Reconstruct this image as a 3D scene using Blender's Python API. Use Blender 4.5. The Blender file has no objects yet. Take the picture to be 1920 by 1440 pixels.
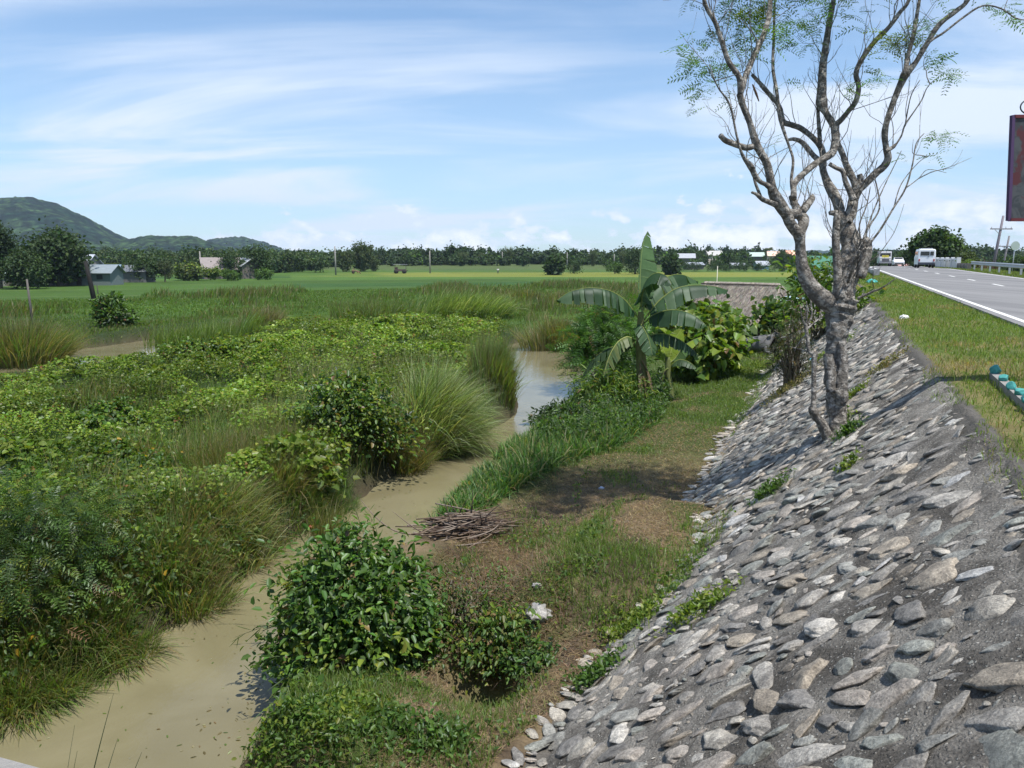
import bpy, math, random
import numpy as np
from mathutils import Vector, Matrix
rng = np.random.default_rng(7)
random.seed(7)
R = math.radians
sc = bpy.context.scene

# ------------------------------------------------------------------ camera, sky, sun, exposure
ZE = 4.6                     # eye height above the low meadow (z = 0)
PITCH = R(9.4)
FPX = 1423.0                 # focal length in pixels of the 1920 px wide photograph
cam_d = bpy.data.cameras.new('camera')
cam = bpy.data.objects.new('camera', cam_d)
sc.collection.objects.link(cam)
cam.location = (0, 0, ZE)
cam.rotation_euler = (math.pi / 2 - PITCH, 0, 0)
cam_d.sensor_fit = 'HORIZONTAL'
cam_d.sensor_width = 36
cam_d.lens = 36 * FPX / 1920
cam_d.clip_start = 0.1
cam_d.clip_end = 20000
sc.camera = cam

SUN_EL = R(67)
SUN_AZ = R(138)              # clockwise from +Y (ahead of the camera): high, to the right and a little behind
sun_dir = Vector((math.sin(SUN_AZ) * math.cos(SUN_EL), math.cos(SUN_AZ) * math.cos(SUN_EL), math.sin(SUN_EL)))
sun_d = bpy.data.lights.new('sun', 'SUN')
sun_d.energy = 5.0
sun_d.angle = R(0.55)
sun_d.color = (1.0, 0.955, 0.88)
sun = bpy.data.objects.new('sun', sun_d)
sc.collection.objects.link(sun)
sun.rotation_euler = sun_dir.to_track_quat('Z', 'Y').to_euler()

sc.view_settings.view_transform = 'Standard'
sc.view_settings.look = 'None'
sc.view_settings.gamma = 1
sc.view_settings.exposure = 0.38
sc.render.engine = 'CYCLES'
cy = sc.cycles
cy.use_denoising = True
cy.max_bounces = 7
cy.diffuse_bounces = 3
cy.glossy_bounces = 2
cy.transmission_bounces = 4
cy.transparent_max_bounces = 8
cy.volume_bounces = 0
cy.caustics_reflective = False
cy.caustics_refractive = False
cy.use_adaptive_sampling = True
cy.adaptive_threshold = 0.015


class NT:
    """tiny helper for node trees"""
    def __init__(self, tree):
        self.t = tree
        self.n = tree.nodes
        self.l = tree.links

    def new(self, typ, **kw):
        nd = self.n.new(typ)
        for k, v in kw.items():
            if k.startswith('_'):
                nd.inputs[k[1:].replace('_', ' ')].default_value = v
            else:
                setattr(nd, k, v)
        return nd

    def link(self, a, b):
        self.l.new(a, b)

    def val(self, x, sock):
        if isinstance(x, (int, float)):
            sock.default_value = x
        elif isinstance(x, (tuple, list)):
            sock.default_value = x
        else:
            self.l.new(x, sock)

    def math(self, op, a, b=0.0, c=None, clamp=False):
        nd = self.n.new('ShaderNodeMath')
        nd.operation = op
        nd.use_clamp = clamp
        self.val(a, nd.inputs[0])
        self.val(b, nd.inputs[1])
        if c is not None:
            self.val(c, nd.inputs[2])
        return nd.outputs[0]

    def ss(self, x, a, b):
        nd = self.n.new('ShaderNodeMapRange')
        nd.interpolation_type = 'SMOOTHSTEP'
        self.val(x, nd.inputs[0])
        nd.inputs[1].default_value = a
        nd.inputs[2].default_value = b
        return nd.outputs[0]

    def mix(self, f, a, b, typ='MIX'):
        nd = self.n.new('ShaderNodeMix')
        nd.data_type = 'RGBA'
        nd.blend_type = typ
        self.val(f, nd.inputs[0])
        for v, s in ((a, nd.inputs[6]), (b, nd.inputs[7])):
            if isinstance(v, (tuple, list)) and len(v) == 3:
                v = (*v, 1)
            self.val(v, s)
        return nd.outputs[2]

    def noise(self, vec, scale, detail=3, rough=0.5, dist=0.0):
        nd = self.n.new('ShaderNodeTexNoise')
        nd.inputs['Scale'].default_value = scale
        nd.inputs['Detail'].default_value = detail
        nd.inputs['Roughness'].default_value = rough
        nd.inputs['Distortion'].default_value = dist
        if vec is not None:
            self.l.new(vec, nd.inputs['Vector'])
        return nd.outputs[0]


def build_world():
    w = bpy.data.worlds.new("World")
    sc.world = w
    w.use_nodes = True
    w.node_tree.nodes.clear()
    t = NT(w.node_tree)
    out = t.new('ShaderNodeOutputWorld')
    bg = t.new('ShaderNodeBackground', _Strength=0.115)
    sky = t.new('ShaderNodeTexSky', sky_type='NISHITA')
    sky.sun_disc = False
    sky.sun_elevation = SUN_EL
    sky.sun_rotation = SUN_AZ
    sky.air_density = 1.0
    sky.dust_density = 0.4
    sky.ozone_density = 3.5
    sky.altitude = 20
    tc = t.new('ShaderNodeTexCoord')
    sep = t.new('ShaderNodeSeparateXYZ')
    t.link(tc.outputs['Generated'], sep.inputs[0])
    x, y, z = sep.outputs
    # thin high cloud: direction projected on a high plane
    zz = t.math('ADD', t.math('MAXIMUM', z, 0.0), 0.13)
    px = t.math('DIVIDE', x, zz)
    py = t.math('DIVIDE', y, zz)
    cv = t.new('ShaderNodeCombineXYZ')
    t.link(t.math('ADD', t.math('MULTIPLY', px, 0.55), t.math('MULTIPLY', py, 0.22)), cv.inputs[0])
    t.link(t.math('MULTIPLY', py, 1.15), cv.inputs[1])
    n1 = t.noise(cv.outputs[0], 0.9, 9, 0.56, 0.6)
    cv2 = t.new('ShaderNodeCombineXYZ')
    t.link(t.math('ADD', t.math('MULTIPLY', px, 0.5), 7.3), cv2.inputs[0])
    t.link(t.math('ADD', t.math('MULTIPLY', py, 0.8), 3.1), cv2.inputs[1])
    n2 = t.noise(cv2.outputs[0], 0.55, 4, 0.5, 0.3)
    c1 = t.ss(n1, 0.40, 0.64)
    c2 = t.ss(n2, 0.34, 0.56)
    cir = t.math('MULTIPLY', c1, t.math('MULTIPLY_ADD', c2, 0.75, 0.25))
    veil = t.math('MULTIPLY', t.ss(z, 0.42, 0.02), 0.30)
    cir = t.math('ADD', t.math('MULTIPLY', cir, 0.80), t.math('ADD', veil, 0.05), clamp=True)
    blue = t.mix(1.0, sky.outputs[0], (0.77, 1.0, 1.12), 'MULTIPLY')
    skyc = t.mix(cir, blue, (5.6, 6.35, 7.5))
    # small fair-weather cumulus low over the horizon
    az = t.math('ARCTAN2', x, y)
    el = t.math('ARCSINE', z)
    cv3 = t.new('ShaderNodeCombineXYZ')
    t.link(az, cv3.inputs[0])
    t.link(t.math('MULTIPLY', el, 1.6), cv3.inputs[1])
    n3 = t.noise(cv3.outputs[0], 17.0, 7, 0.58, 0.15)
    cv4 = t.new('ShaderNodeCombineXYZ')
    t.link(t.math('ADD', az, 2.0), cv4.inputs[0])
    n4 = t.noise(cv4.outputs[0], 5.0, 2, 0.5)
    amount = t.math('SUBTRACT', t.math('MULTIPLY', t.ss(az, -0.42, 0.1), 0.16), t.math('MULTIPLY', t.math('ABSOLUTE', t.math('SUBTRACT', el, 0.026)), 3.4))
    amount = t.math('ADD', amount, t.math('MULTIPLY', t.math('SUBTRACT', n4, 0.5), 0.45))
    cum = t.ss(t.math('ADD', n3, amount), 0.56, 0.63)
    shade = t.ss(t.math('ADD', n3, amount), 0.58, 0.8)
    cumc = t.mix(shade, (5.9, 6.6, 7.5), (8.4, 8.4, 8.5))
    cumf = t.math('MULTIPLY', cum, 0.9)
    fin = t.mix(cumf, skyc, cumc)
    t.link(fin, bg.inputs[0])
    t.link(bg.outputs[0], out.inputs[0])


build_world()

# ------------------------------------------------------------------ picture <-> place
CP, SP = math.cos(PITCH), math.sin(PITCH)


def ray(px, py):
    u = (px - 960) / FPX
    v = (py - 720) / FPX
    return np.array([u, CP - SP * v, -(SP + CP * v)])


def at(px, py, z=0.0):
    """point of the horizontal plane z seen at a spot of the photograph"""
    d = ray(px, py)
    return np.array([0, 0, ZE]) + d * ((z - ZE) / d[2])


def atd(px, py, depth):
    return np.array([0, 0, ZE]) + ray(px, py) * depth


TH = R(22.57)                 # heading of the road
D2 = np.array([math.sin(TH), math.cos(TH)])
N2 = np.array([math.cos(TH), -math.sin(TH)])


def bendr(t):
    """the road drifts to the right in the distance"""
    u = np.clip(np.asarray(t, float) - 80, 0, 70)
    return 0.0008 * u * u


def st(x, y):
    """(lateral, along) in the frame of the road"""
    t = x * D2[0] + y * D2[1]
    return x * N2[0] + y * N2[1] - bendr(t), t


def xy(s, t):
    s = s + bendr(t)
    return s * N2[0] + t * D2[0], s * N2[1] + t * D2[1]


def hash2(ix, iy, seed):
    h = (ix.astype(np.int64) * 374761393 + iy.astype(np.int64) * 668265263 + seed * 1442695041) & 0x7fffffff
    h = ((h ^ (h >> 13)) * 1274126177) & 0x7fffffff
    h = (h ^ (h >> 16)) & 0xffff
    return h / 65535.0


def vnoise(x, y, seed=0):
    x = np.asarray(x, float)
    y = np.asarray(y, float)
    ix = np.floor(x)
    iy = np.floor(y)
    fx = x - ix
    fy = y - iy
    fx = fx * fx * (3 - 2 * fx)
    fy = fy * fy * (3 - 2 * fy)
    a = hash2(ix, iy, seed)
    b = hash2(ix + 1, iy, seed)
    c = hash2(ix, iy + 1, seed)
    d = hash2(ix + 1, iy + 1, seed)
    return (a * (1 - fx) + b * fx) * (1 - fy) + (c * (1 - fx) + d * fx) * fy


def fbm(x, y, seed=0, octv=4):
    s = 0
    a = 0.5
    for i in range(octv):
        s = s + a * vnoise(np.asarray(x) * 2 ** i + 17.3 * i, np.asarray(y) * 2 ** i - 9.1 * i, seed + i)
        a *= 0.5
    return s / (1 - 0.5 ** octv)


def sstep(a, b, x):
    t = np.clip((np.asarray(x, float) - a) / (b - a), 0, 1)
    return t * t * (3 - 2 * t)


WZ = -0.7                     # water level
# the creek: pairs (left edge, right edge) as they show in the photograph, laid on the water plane
PAIRS = [((-1100, 1700), (900, 2600)), ((-350, 1440), (380, 1520)), ((0, 1335), (440, 1430)), ((100, 1285), (520, 1330)), ((290, 1190), (560, 1200)),
         ((420, 1115), (620, 1090)), ((560, 1012), (740, 1015)), ((650, 958), (800, 950)), ((760, 888), (880, 880)),
         ((890, 834), (965, 815)), ((985, 772), (1062, 750)), ((1010, 705), (1100, 700)), ((1012, 642), (1100, 645)),
         ((1050, 612), (1190, 600))]
C1 = []
for l_, r_ in PAIRS:
    a_, b_ = at(*l_, WZ), at(*r_, 0.0)          # left: water line, right: lip of the near bank
    b_ = b_ + (a_ - b_) * (0.45 / np.linalg.norm((a_ - b_)[:2]))
    C1.append(((a_[0] + b_[0]) / 2, (a_[1] + b_[1]) / 2, np.linalg.norm((a_ - b_)[:2]) / 2 * 0.9))
C2 = []
for (px, py, hw) in [(1215, 590, 4.0), (1120, 582, 3.4), (1040, 577, 3.2), (960, 574, 2.8), (800, 590, 2), (600, 610, 2), (400, 628, 2)]:
    p = at(px, py, WZ)
    C2.append((p[0], p[1], hw))
for (px, far_y, near_y) in [(280, 643, 656), (150, 654, 681), (0, 672, 700), (-300, 704, 742), (-900, 764, 830)]:
    a_, b_ = at(px, far_y, WZ), at(px, near_y, 0.0)
    b_ = b_ + (a_ - b_) * (0.45 / np.linalg.norm((a_ - b_)[:2]))
    C2.append(((a_[0] + b_[0]) / 2, (a_[1] + b_[1]) / 2, np.linalg.norm((a_ - b_)[:2]) / 2 * 0.9))


def chan(x, y, pts):
    best = np.full(np.shape(x), 1e9)
    for (x0, y0, w0), (x1, y1, w1) in zip(pts[:-1], pts[1:]):
        dx, dy = x1 - x0, y1 - y0
        L = dx * dx + dy * dy
        t = np.clip(((x - x0) * dx + (y - y0) * dy) / L, 0, 1)
        d = np.hypot(x - x0 - t * dx, y - y0 - t * dy) - (w0 + t * (w1 - w0))
        best = np.minimum(best, d)
    return best


def water_d(x, y):
    return np.minimum(chan(x, y, C1), chan(x, y, C2))


def zroad(t):
    t = np.asarray(t, float)
    return 3.1 + 0.0060 * np.clip(t, -50, 85) - 0.005 * np.clip(t - 85, 0, 65) - 0.02 * np.clip(t - 150, 0, 100)


S_TOE, S_CREST, S_ROAD0, S_ROAD1 = -2.3, 1.4, 3.75, 10.75
def toe_s(t):
    """lateral position of the foot of the stone slope"""
    t = np.asarray(t, float)
    return S_TOE + 0.1 + 0.72 * sstep(7.6, 9.4, t) * sstep(13.2, 12.2, t) + 0.3 * (fbm(t * 0.6, t * 0 + 3, 31, 2) - 0.5)


MOUND = at(640, 1390, 0.3)
PIT = at(905, 1310, -0.4)
PIT2 = at(700, 1290, -0.4)


def H(x, y, fine=True):
    x = np.asarray(x, float)
    y = np.asarray(y, float)
    s, t = st(x, y)
    wd = water_d(x, y)
    wd = wd + 0.35 * (fbm(x * 1.1, y * 1.1, 5, 3) - 0.5)
    base = 0.30 * (fbm(x * 0.35, y * 0.35, 11, 3) - 0.5) * sstep(120, 40, np.hypot(x, y))
    base = base + 2.0 * sstep(250, 360, y) + 4.5 * sstep(340, 560, y)
    base = base + 0.35 * np.exp(-((x - MOUND[0]) ** 2 + (y - MOUND[1]) ** 2) / 1.1 ** 2)
    # bench rises a little towards the stone slope
    base = base + 0.12 * sstep(-5, -2.3, s) * (s < 5)
    z = base + (WZ - 0.55 - base) * sstep(0.75, -0.35, wd)
    zc = zroad(t) - 0.13
    toe = S_TOE
    zs = (zc) * np.clip((s - toe) / (S_CREST - toe), 0, 1)
    # earth lies over the foot of the stones, higher in one stretch
    zt = 0.02 + (toe_s(t) - S_TOE) * zc / (S_CREST - S_TOE)
    base = np.where(s > -5.2, base + (np.maximum(zt, base) - base) * sstep(-4.4, -2.5, s), base)
    base = base - 0.75 * np.exp(-((x - PIT[0]) ** 2 / 0.45 ** 2 + (y - PIT[1]) ** 2 / 0.75 ** 2)) - 0.5 * np.exp(-((x - PIT2[0]) ** 2 / 0.7 ** 2 + (y - PIT2[1]) ** 2 / 0.3 ** 2))
    z = base + (WZ - 0.55 - base) * sstep(0.75, -0.35, wd)
    # slight bulges of the stone slope
    if fine:
        zs = zs + 0.10 * (fbm(s * 0.9, t * 0.9, 77, 3) - 0.5) * sstep(-2.3, -1.5, s) * sstep(3.0, 1.0, s)
    zr = np.where(s > 14, zc - (zc) * sstep(14, 21, s), zc)
    emb = np.where(s < S_CREST, zs, zr)
    emb = np.where((s > S_CREST) & (s < 14), zc + 0.03 * (fbm(x * .8, y * .8, 3, 3) - .5) + 0.085 * sstep(S_ROAD0 - 1.6, S_ROAD0 - .3, s) * sstep(S_ROAD1 + 1.5, S_ROAD1 + .3, s) - 0.22 * sstep(S_ROAD0 - 0.12, S_ROAD0 + .5, s) * sstep(S_ROAD1 + .12, S_ROAD1 - .5, s), emb)
    far = sstep(210, 150, t) * sstep(-60, -40, t)
    emb = np.where(s > toe, emb, -9)
    z = np.where(emb * far > z, emb * far, z)
    return z


def hz(x, y):
    return float(H(np.array([x]), np.array([y]))[0])


def gp(px, py):
    """where the sight line of a photo pixel meets the terrain"""
    d = ray(px, py)
    k = np.concatenate([np.linspace(1.5, 60, 2400), np.linspace(60, 900, 2000)])
    z = ZE + d[2] * k
    g = H(d[0] * k, d[1] * k)
    i = int(np.argmax(z < g))
    return np.array([d[0] * k[i], d[1] * k[i], g[i]])


# ------------------------------------------------------------------ object helpers
def link(o, parent=None):
    sc.collection.objects.link(o)
    if parent is not None:
        o.parent = parent
        o.location = Vector(o.location) - Vector(parent.location) if False else o.location
    return o


def tag(o, label=None, cat=None, group=None, kind=None):
    for k, v in (('label', label), ('category', cat), ('group', group), ('kind', kind)):
        if v:
            o[k] = v
    return o


def empty(name, loc, label, cat, group=None, rz=0.0):
    o = bpy.data.objects.new(name, None)
    o.empty_display_size = 0.2
    sc.collection.objects.link(o)
    o.location = [float(v) for v in loc]
    o.rotation_euler = (0, 0, rz)
    return tag(o, label, cat, group)


WF = {}                       # things whose parts are modelled in world coordinates: name -> origin


def worldly(root):
    WF[root.name] = np.array(root.location, float)
    return root


class Geo:
    """collects vertices / faces / colours; build() links them as one mesh object"""
    def __init__(self):
        self.V, self.F, self.C, self.M = [], [], [], []
        self.n = 0

    def add(self, V, faces, col=(1, 1, 1), mi=0):
        V = np.asarray(V, float).reshape(-1, 3)
        if len(V) == 0:
            return
        c = np.asarray(col, float)
        if c.ndim == 1:
            c = np.tile(c, (len(V), 1))
        self.V.append(V)
        self.C.append(c)
        if isinstance(faces, np.ndarray):
            faces = [faces]
        for f in faces:
            f = np.asarray(f, np.int64)
            if len(f):
                self.F.append(f + self.n)
                self.M.append(np.full(len(f), mi, np.int32))
        self.n += len(V)

    def build(self, name, mats, parent=None, smooth=True, origin=None):
        V = np.concatenate(self.V)
        C = np.concatenate(self.C)
        if parent is not None and parent.name in WF:      # modelled in world coordinates
            V = V - WF[parent.name]
        if origin is not None:
            V = V - np.asarray(origin, float)
        if not isinstance(mats, (list, tuple)):
            mats = [mats]
        nl = sum(f.size for f in self.F)
        nf = sum(len(f) for f in self.F)
        me = bpy.data.meshes.new(name)
        me.vertices.add(len(V))
        me.vertices.foreach_set('co', V.astype(np.float32).ravel())
        me.loops.add(nl)
        me.loops.foreach_set('vertex_index', np.concatenate([f.ravel() for f in self.F]).astype(np.int32))
        sizes = np.concatenate([np.full(len(f), f.shape[1], np.int32) for f in self.F])
        starts = np.concatenate([[0], np.cumsum(sizes)[:-1]]).astype(np.int32)
        me.polygons.add(nf)
        me.polygons.foreach_set('loop_start', starts)
        me.polygons.foreach_set('loop_total', sizes)
        me.polygons.foreach_set('material_index', np.concatenate(self.M))
        me.polygons.foreach_set('use_smooth', np.full(nf, smooth, bool))
        ca = me.color_attributes.new('col', 'FLOAT_COLOR', 'POINT')
        ca.data.foreach_set('color', np.concatenate([C, np.ones((len(C), 1))], 1).astype(np.float32).ravel())
        for m in mats:
            me.materials.append(m)
        me.update(calc_edges=True)
        me.validate()
        o = bpy.data.objects.new(name, me)
        sc.collection.objects.link(o)
        if parent is not None:
            o.parent = parent
            if parent.name in WF:
                WF[o.name] = WF[parent.name]
        elif origin is not None:
            o.location = [float(v) for v in origin]
        return o


def rot_cols(a, b, c):
    return np.stack([a, b, c], -1)


def norm(v):
    return v / np.maximum(np.linalg.norm(v, axis=-1, keepdims=True), 1e-9)


def box(g, c, size, rz=0.0, col=(1, 1, 1), mi=0, tilt=None):
    x, y, z = np.asarray(size) / 2
    P = np.array([[-x, -y, -z], [x, -y, -z], [x, y, -z], [-x, y, -z], [-x, -y, z], [x, -y, z], [x, y, z], [-x, y, z]])
    if tilt is not None:
        P = P @ np.array(tilt).T
    ca, sa = math.cos(rz), math.sin(rz)
    P = P @ np.array([[ca, sa, 0], [-sa, ca, 0], [0, 0, 1]])
    F = np.array([[0, 3, 2, 1], [4, 5, 6, 7], [0, 1, 5, 4], [1, 2, 6, 5], [2, 3, 7, 6], [3, 0, 4, 7]])
    g.add(P + np.asarray(c), F, col, mi)


def tube(g, pts, rad, sides=8, col=(1, 1, 1), mi=0, rough=0.0, seed=0, cap=True, sub=0):
    P = np.asarray(pts, float)
    r = np.broadcast_to(np.asarray(rad, float), (len(P),)).copy()
    if sub:                       # Catmull-Rom refinement
        n = len(P)
        T = []
        Rr = []
        for i in range(n - 1):
            p0, p1, p2, p3 = P[max(i - 1, 0)], P[i], P[i + 1], P[min(i + 2, n - 1)]
            for k in range(sub):
                u = k / sub
                T.append(0.5 * ((2 * p1) + (-p0 + p2) * u + (2 * p0 - 5 * p1 + 4 * p2 - p3) * u * u + (-p0 + 3 * p1 - 3 * p2 + p3) * u ** 3))
                Rr.append(r[i] * (1 - u) + r[i + 1] * u)
        T.append(P[-1])
        Rr.append(r[-1])
        P = np.array(T)
        r = np.array(Rr)
    n = len(P)
    tan = np.gradient(P, axis=0)
    tan = norm(tan)
    ref = np.array([0.31, 0.9, 0.2])
    A = norm(np.cross(tan, ref))
    for i in range(1, n):
        a = A[i - 1] - tan[i] * np.dot(A[i - 1], tan[i])
        A[i] = a / max(np.linalg.norm(a), 1e-9)
    B = np.cross(tan, A)
    th = np.linspace(0, 2 * math.pi, sides, endpoint=False)
    rr = r[:, None] * np.ones(sides)[None, :]
    if rough:
        ii, jj = np.meshgrid(np.arange(n), np.arange(sides), indexing='ij')
        w = fbm(ii * 0.35 + seed * 3.7, np.cos(jj / sides * 2 * math.pi) * 1.3 + seed, seed, 3) + fbm(ii * 0.3, np.sin(jj / sides * 2 * math.pi) * 1.3 + 5, seed + 9, 3) - 1
        rr = rr * (1 + rough * 2 * w)
    V = P[:, None, :] + rr[..., None] * (np.cos(th)[None, :, None] * A[:, None, :] + np.sin(th)[None, :, None] * B[:, None, :])
    V = V.reshape(-1, 3)
    i = np.arange(n - 1)[:, None] * sides
    j = np.arange(sides)[None, :]
    j2 = (j + 1) % sides
    F = np.stack([i + j, i + j2, i + sides + j2, i + sides + j], -1).reshape(-1, 4)
    Fs = [F]
    if cap:
        V = np.concatenate([V, P[:1], P[-1:]])
        a0 = n * sides
        jj = np.arange(sides)
        Fs.append(np.stack([np.full(sides, a0), (jj + 1) % sides, jj], -1))
        Fs.append(np.stack([np.full(sides, a0 + 1), (n - 1) * sides + jj, (n - 1) * sides + (jj + 1) % sides], -1))
    g.add(V, Fs, col, mi)
    return P, r


def pick_cols(n, pal, var=0.18):
    pal = np.asarray(pal, float)
    c = pal[rng.integers(0, len(pal), n)]
    return np.clip(c * (1 + var * rng.standard_normal((n, 1))) * (1 + 0.06 * rng.standard_normal((n, 3))), 0.004, 1)


def leaves(g, P, along, nrm, L, W, cols, fold=0.25, kind='leaf', mi=0):
    """broad leaves: two folded halves each (6 points)"""
    n = len(P)
    a = norm(along)
    nn = norm(nrm - a * np.sum(nrm * a, -1, keepdims=True))
    b = np.cross(nn, a)
    L = np.broadcast_to(L, (n,))[:, None]
    W = np.broadcast_to(W, (n,))[:, None]
    if kind == 'heart':
        prof = [(0, 0, 0), (0.12, 0.52, fold), (0.62, 0.40, fold), (1, 0, -0.12), (0.62, -0.40, fold), (0.12, -0.52, fold)]
    elif kind == 'thin':
        prof = [(0, 0, 0), (0.3, 0.5, fold), (0.7, 0.36, fold), (1, 0, -0.25), (0.7, -0.36, fold), (0.3, -0.5, fold)]
    else:
        prof = [(0, 0, 0), (0.3, 0.45, fold), (0.7, 0.38, fold * .8), (1, 0, -0.15), (0.7, -0.38, fold * .8), (0.3, -0.45, fold)]
    V = np.stack([P + a * L * u + b * W * v + nn * W * w for u, v, w in prof], 1).reshape(-1, 3)
    i = np.arange(n)[:, None] * 6
    F = np.concatenate([i + np.array([[0, 3, 2, 1]]), i + np.array([[0, 5, 4, 3]])])
    g.add(V, F, np.repeat(cols, 6, 0), mi)


def blades(g, P, bend, L, W, cols, up=1.0, seg=3, mi=0, curl=1.0):
    """grass blades: base P, horizontal bend vector (x, y), length, width"""
    n = len(P)
    L = np.broadcast_to(L, (n,))
    W = np.broadcast_to(W, (n,))
    bd = np.concatenate([bend, np.zeros((n, 1))], 1)
    bl = np.linalg.norm(bd, axis=1)
    side = np.stack([-bd[:, 1], bd[:, 0], np.zeros(n)], 1)
    rr = rng.standard_normal((n, 3)) * 0.6
    rr[:, 2] *= 0.2
    side = norm(norm(side) + rr)
    V = []
    bu = bd / np.maximum(bl, 1e-6)[:, None]
    c = P.copy()
    th0 = np.clip(bl, 0, 1.5) * 0.35
    for k in range(seg + 1):
        u = k / seg
        if k:
            th = th0 + np.clip(bl, 0, 2.0) * 1.25 * curl * (u - .5 / seg)
            c = c + (bu * np.sin(th)[:, None] + np.array([0, 0, 1.0]) * (np.cos(th) * up)[:, None]) * (L / seg)[:, None]
        w = W * (1 - u ** 1.6) * 0.5 * (0.6 + 0.8 * min(u * 3, 1) * (1 if k else 0.6))
        if k < seg:
            V.append(c - side * w[:, None])
            V.append(c + side * w[:, None])
        else:
            V.append(c)
    m = 2 * seg + 1
    V = np.stack(V, 1).reshape(-1, 3)
    i = np.arange(n)[:, None] * m
    F4 = np.concatenate([i + np.array([[2 * k, 2 * k + 1, 2 * k + 3, 2 * k + 2]]) for k in range(seg - 1)]) if seg > 1 else np.zeros((0, 4), int)
    F3 = i + np.array([[2 * seg - 2, 2 * seg - 1, 2 * seg]])
    g.add(V, [F4, F3], np.repeat(cols, m, 0), mi)


def fronds(g, P, along, nrm, L, cols, pairs=7, lw=0.16, ll=0.34, mi=0, droop=0.25):
    """feathery pinnate leaves: pairs of thin leaflets on an (invisible thin) drooping rachis"""
    n = len(P)
    a = norm(along)
    nn = norm(nrm - a * np.sum(nrm * a, -1, keepdims=True))
    b = np.cross(nn, a)
    L = np.broadcast_to(L, (n,))
    for k in range(pairs):
        u = (k + 0.6) / pairs
        c = P + a * (L * u)[:, None] + np.array([0, 0, -1.0]) * (L * droop * u * u)[:, None]
        ln = (L * ll * (1 - 0.5 * abs(u - 0.45) * 1.6))[:, None]
        for sg in (-1, 1):
            d = norm(b * sg + a * 0.45 - nn * 0.15 + 0.12 * rng.standard_normal((n, 3)))
            wv = a * (L * lw / 2)[:, None]
            V = np.stack([c, c + d * ln * 0.5 + wv * 0.5, c + d * ln, c + d * ln * 0.5 - wv * 0.5], 1).reshape(-1, 3)
            F = np.arange(n)[:, None] * 4 + np.array([[0, 1, 2, 3]])
            g.add(V, F, np.repeat(cols, 4, 0), mi)
    # rachis sliver
    wv = b * (L * 0.012)[:, None]
    tip = P + a * L[:, None] + np.array([0, 0, -1.0]) * (L * droop)[:, None]
    V = np.stack([P - wv, P + wv, tip], 1).reshape(-1, 3)
    g.add(V, np.arange(n)[:, None] * 3 + np.array([[0, 1, 2]]), np.repeat(cols * 0.9, 3, 0), mi)


def unit(n):
    return norm(rng.standard_normal((n, 3)))


# ------------------------------------------------------------------ materials
def mat(name):
    m = bpy.data.materials.new(name)
    m.use_nodes = True
    m.node_tree.nodes.clear()
    t = NT(m.node_tree)
    out = t.new('ShaderNodeOutputMaterial')
    return m, t, out


def leaf_mat(name, trans=0.42, gloss=0.02, rough=0.45, tcol=(1.5, 1.6, 0.6)):
    m, t, out = mat(name)
    at_ = t.new('ShaderNodeAttribute', attribute_name='col')
    geo = t.new('ShaderNodeNewGeometry')
    nz = t.noise(geo.outputs['Position'], 9.0, 2, 0.5)
    c = t.mix(1.0, at_.outputs[0], t.mix(nz, (0.75, 0.78, 0.75), (1.25, 1.2, 1.2)), 'MULTIPLY')
    df = t.new('ShaderNodeBsdfDiffuse')
    t.link(c, df.inputs[0])
    tr = t.new('ShaderNodeBsdfTranslucent')
    t.link(t.mix(1.0, c, tcol, 'MULTIPLY'), tr.inputs[0])
    m1 = t.new('ShaderNodeMixShader')
    m1.inputs[0].default_value = trans
    t.link(df.outputs[0], m1.inputs[1])
    t.link(tr.outputs[0], m1.inputs[2])
    gl = t.new('ShaderNodeBsdfGlossy')
    gl.inputs['Roughness'].default_value = rough
    gl.inputs[0].default_value = (0.9, 0.95, 1, 1)
    m2 = t.new('ShaderNodeMixShader')
    m2.inputs[0].default_value = gloss
    t.link(m1.outputs[0], m2.inputs[1])
    t.link(gl.outputs[0], m2.inputs[2])
    t.link(m2.outputs[0], out.inputs[0])
    return m


def pbr(name, color=None, rough=0.7, metal=0.0, vary=0.15, scale=6.0, bump=0.0, bscale=30.0, attr=False, spec=0.4, detail=4, color2=None, c2=(0.45, 0.65)):
    """painted / stone / wood surface with noise in colour and relief"""
    m, t, out = mat(name)
    b = t.new('ShaderNodeBsdfPrincipled')
    tc = t.new('ShaderNodeTexCoord')
    co = tc.outputs['Object']
    n = t.noise(co, scale, detail, 0.6)
    if attr:
        a = t.new('ShaderNodeAttribute', attribute_name='col')
        base = a.outputs[0]
    else:
        base = (*color, 1)
    if color2 is not None:
        n2 = t.noise(co, scale * 0.6, 5, 0.65, 0.3)
        base = t.mix(t.ss(n2, c2[0], c2[1]), base, (*color2, 1))
    lo, hi = 1 - vary, 1 + vary
    c = t.mix(1.0, base, t.mix(n, (lo, lo, lo), (hi, hi, hi)), 'MULTIPLY')
    t.link(c, b.inputs['Base Color'])
    b.inputs['Roughness'].default_value = rough
    b.inputs['Metallic'].default_value = metal
    b.inputs['Specular IOR Level'].default_value = spec
    if bump:
        bp = t.new('ShaderNodeBump')
        bp.inputs['Strength'].default_value = 1.0
        bp.inputs['Distance'].default_value = bump
        t.link(t.noise(co, bscale, 5, 0.65), bp.inputs['Height'])
        t.link(bp.outputs[0], b.inputs['Normal'])
    t.link(b.outputs[0], out.inputs[0])
    return m


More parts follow.
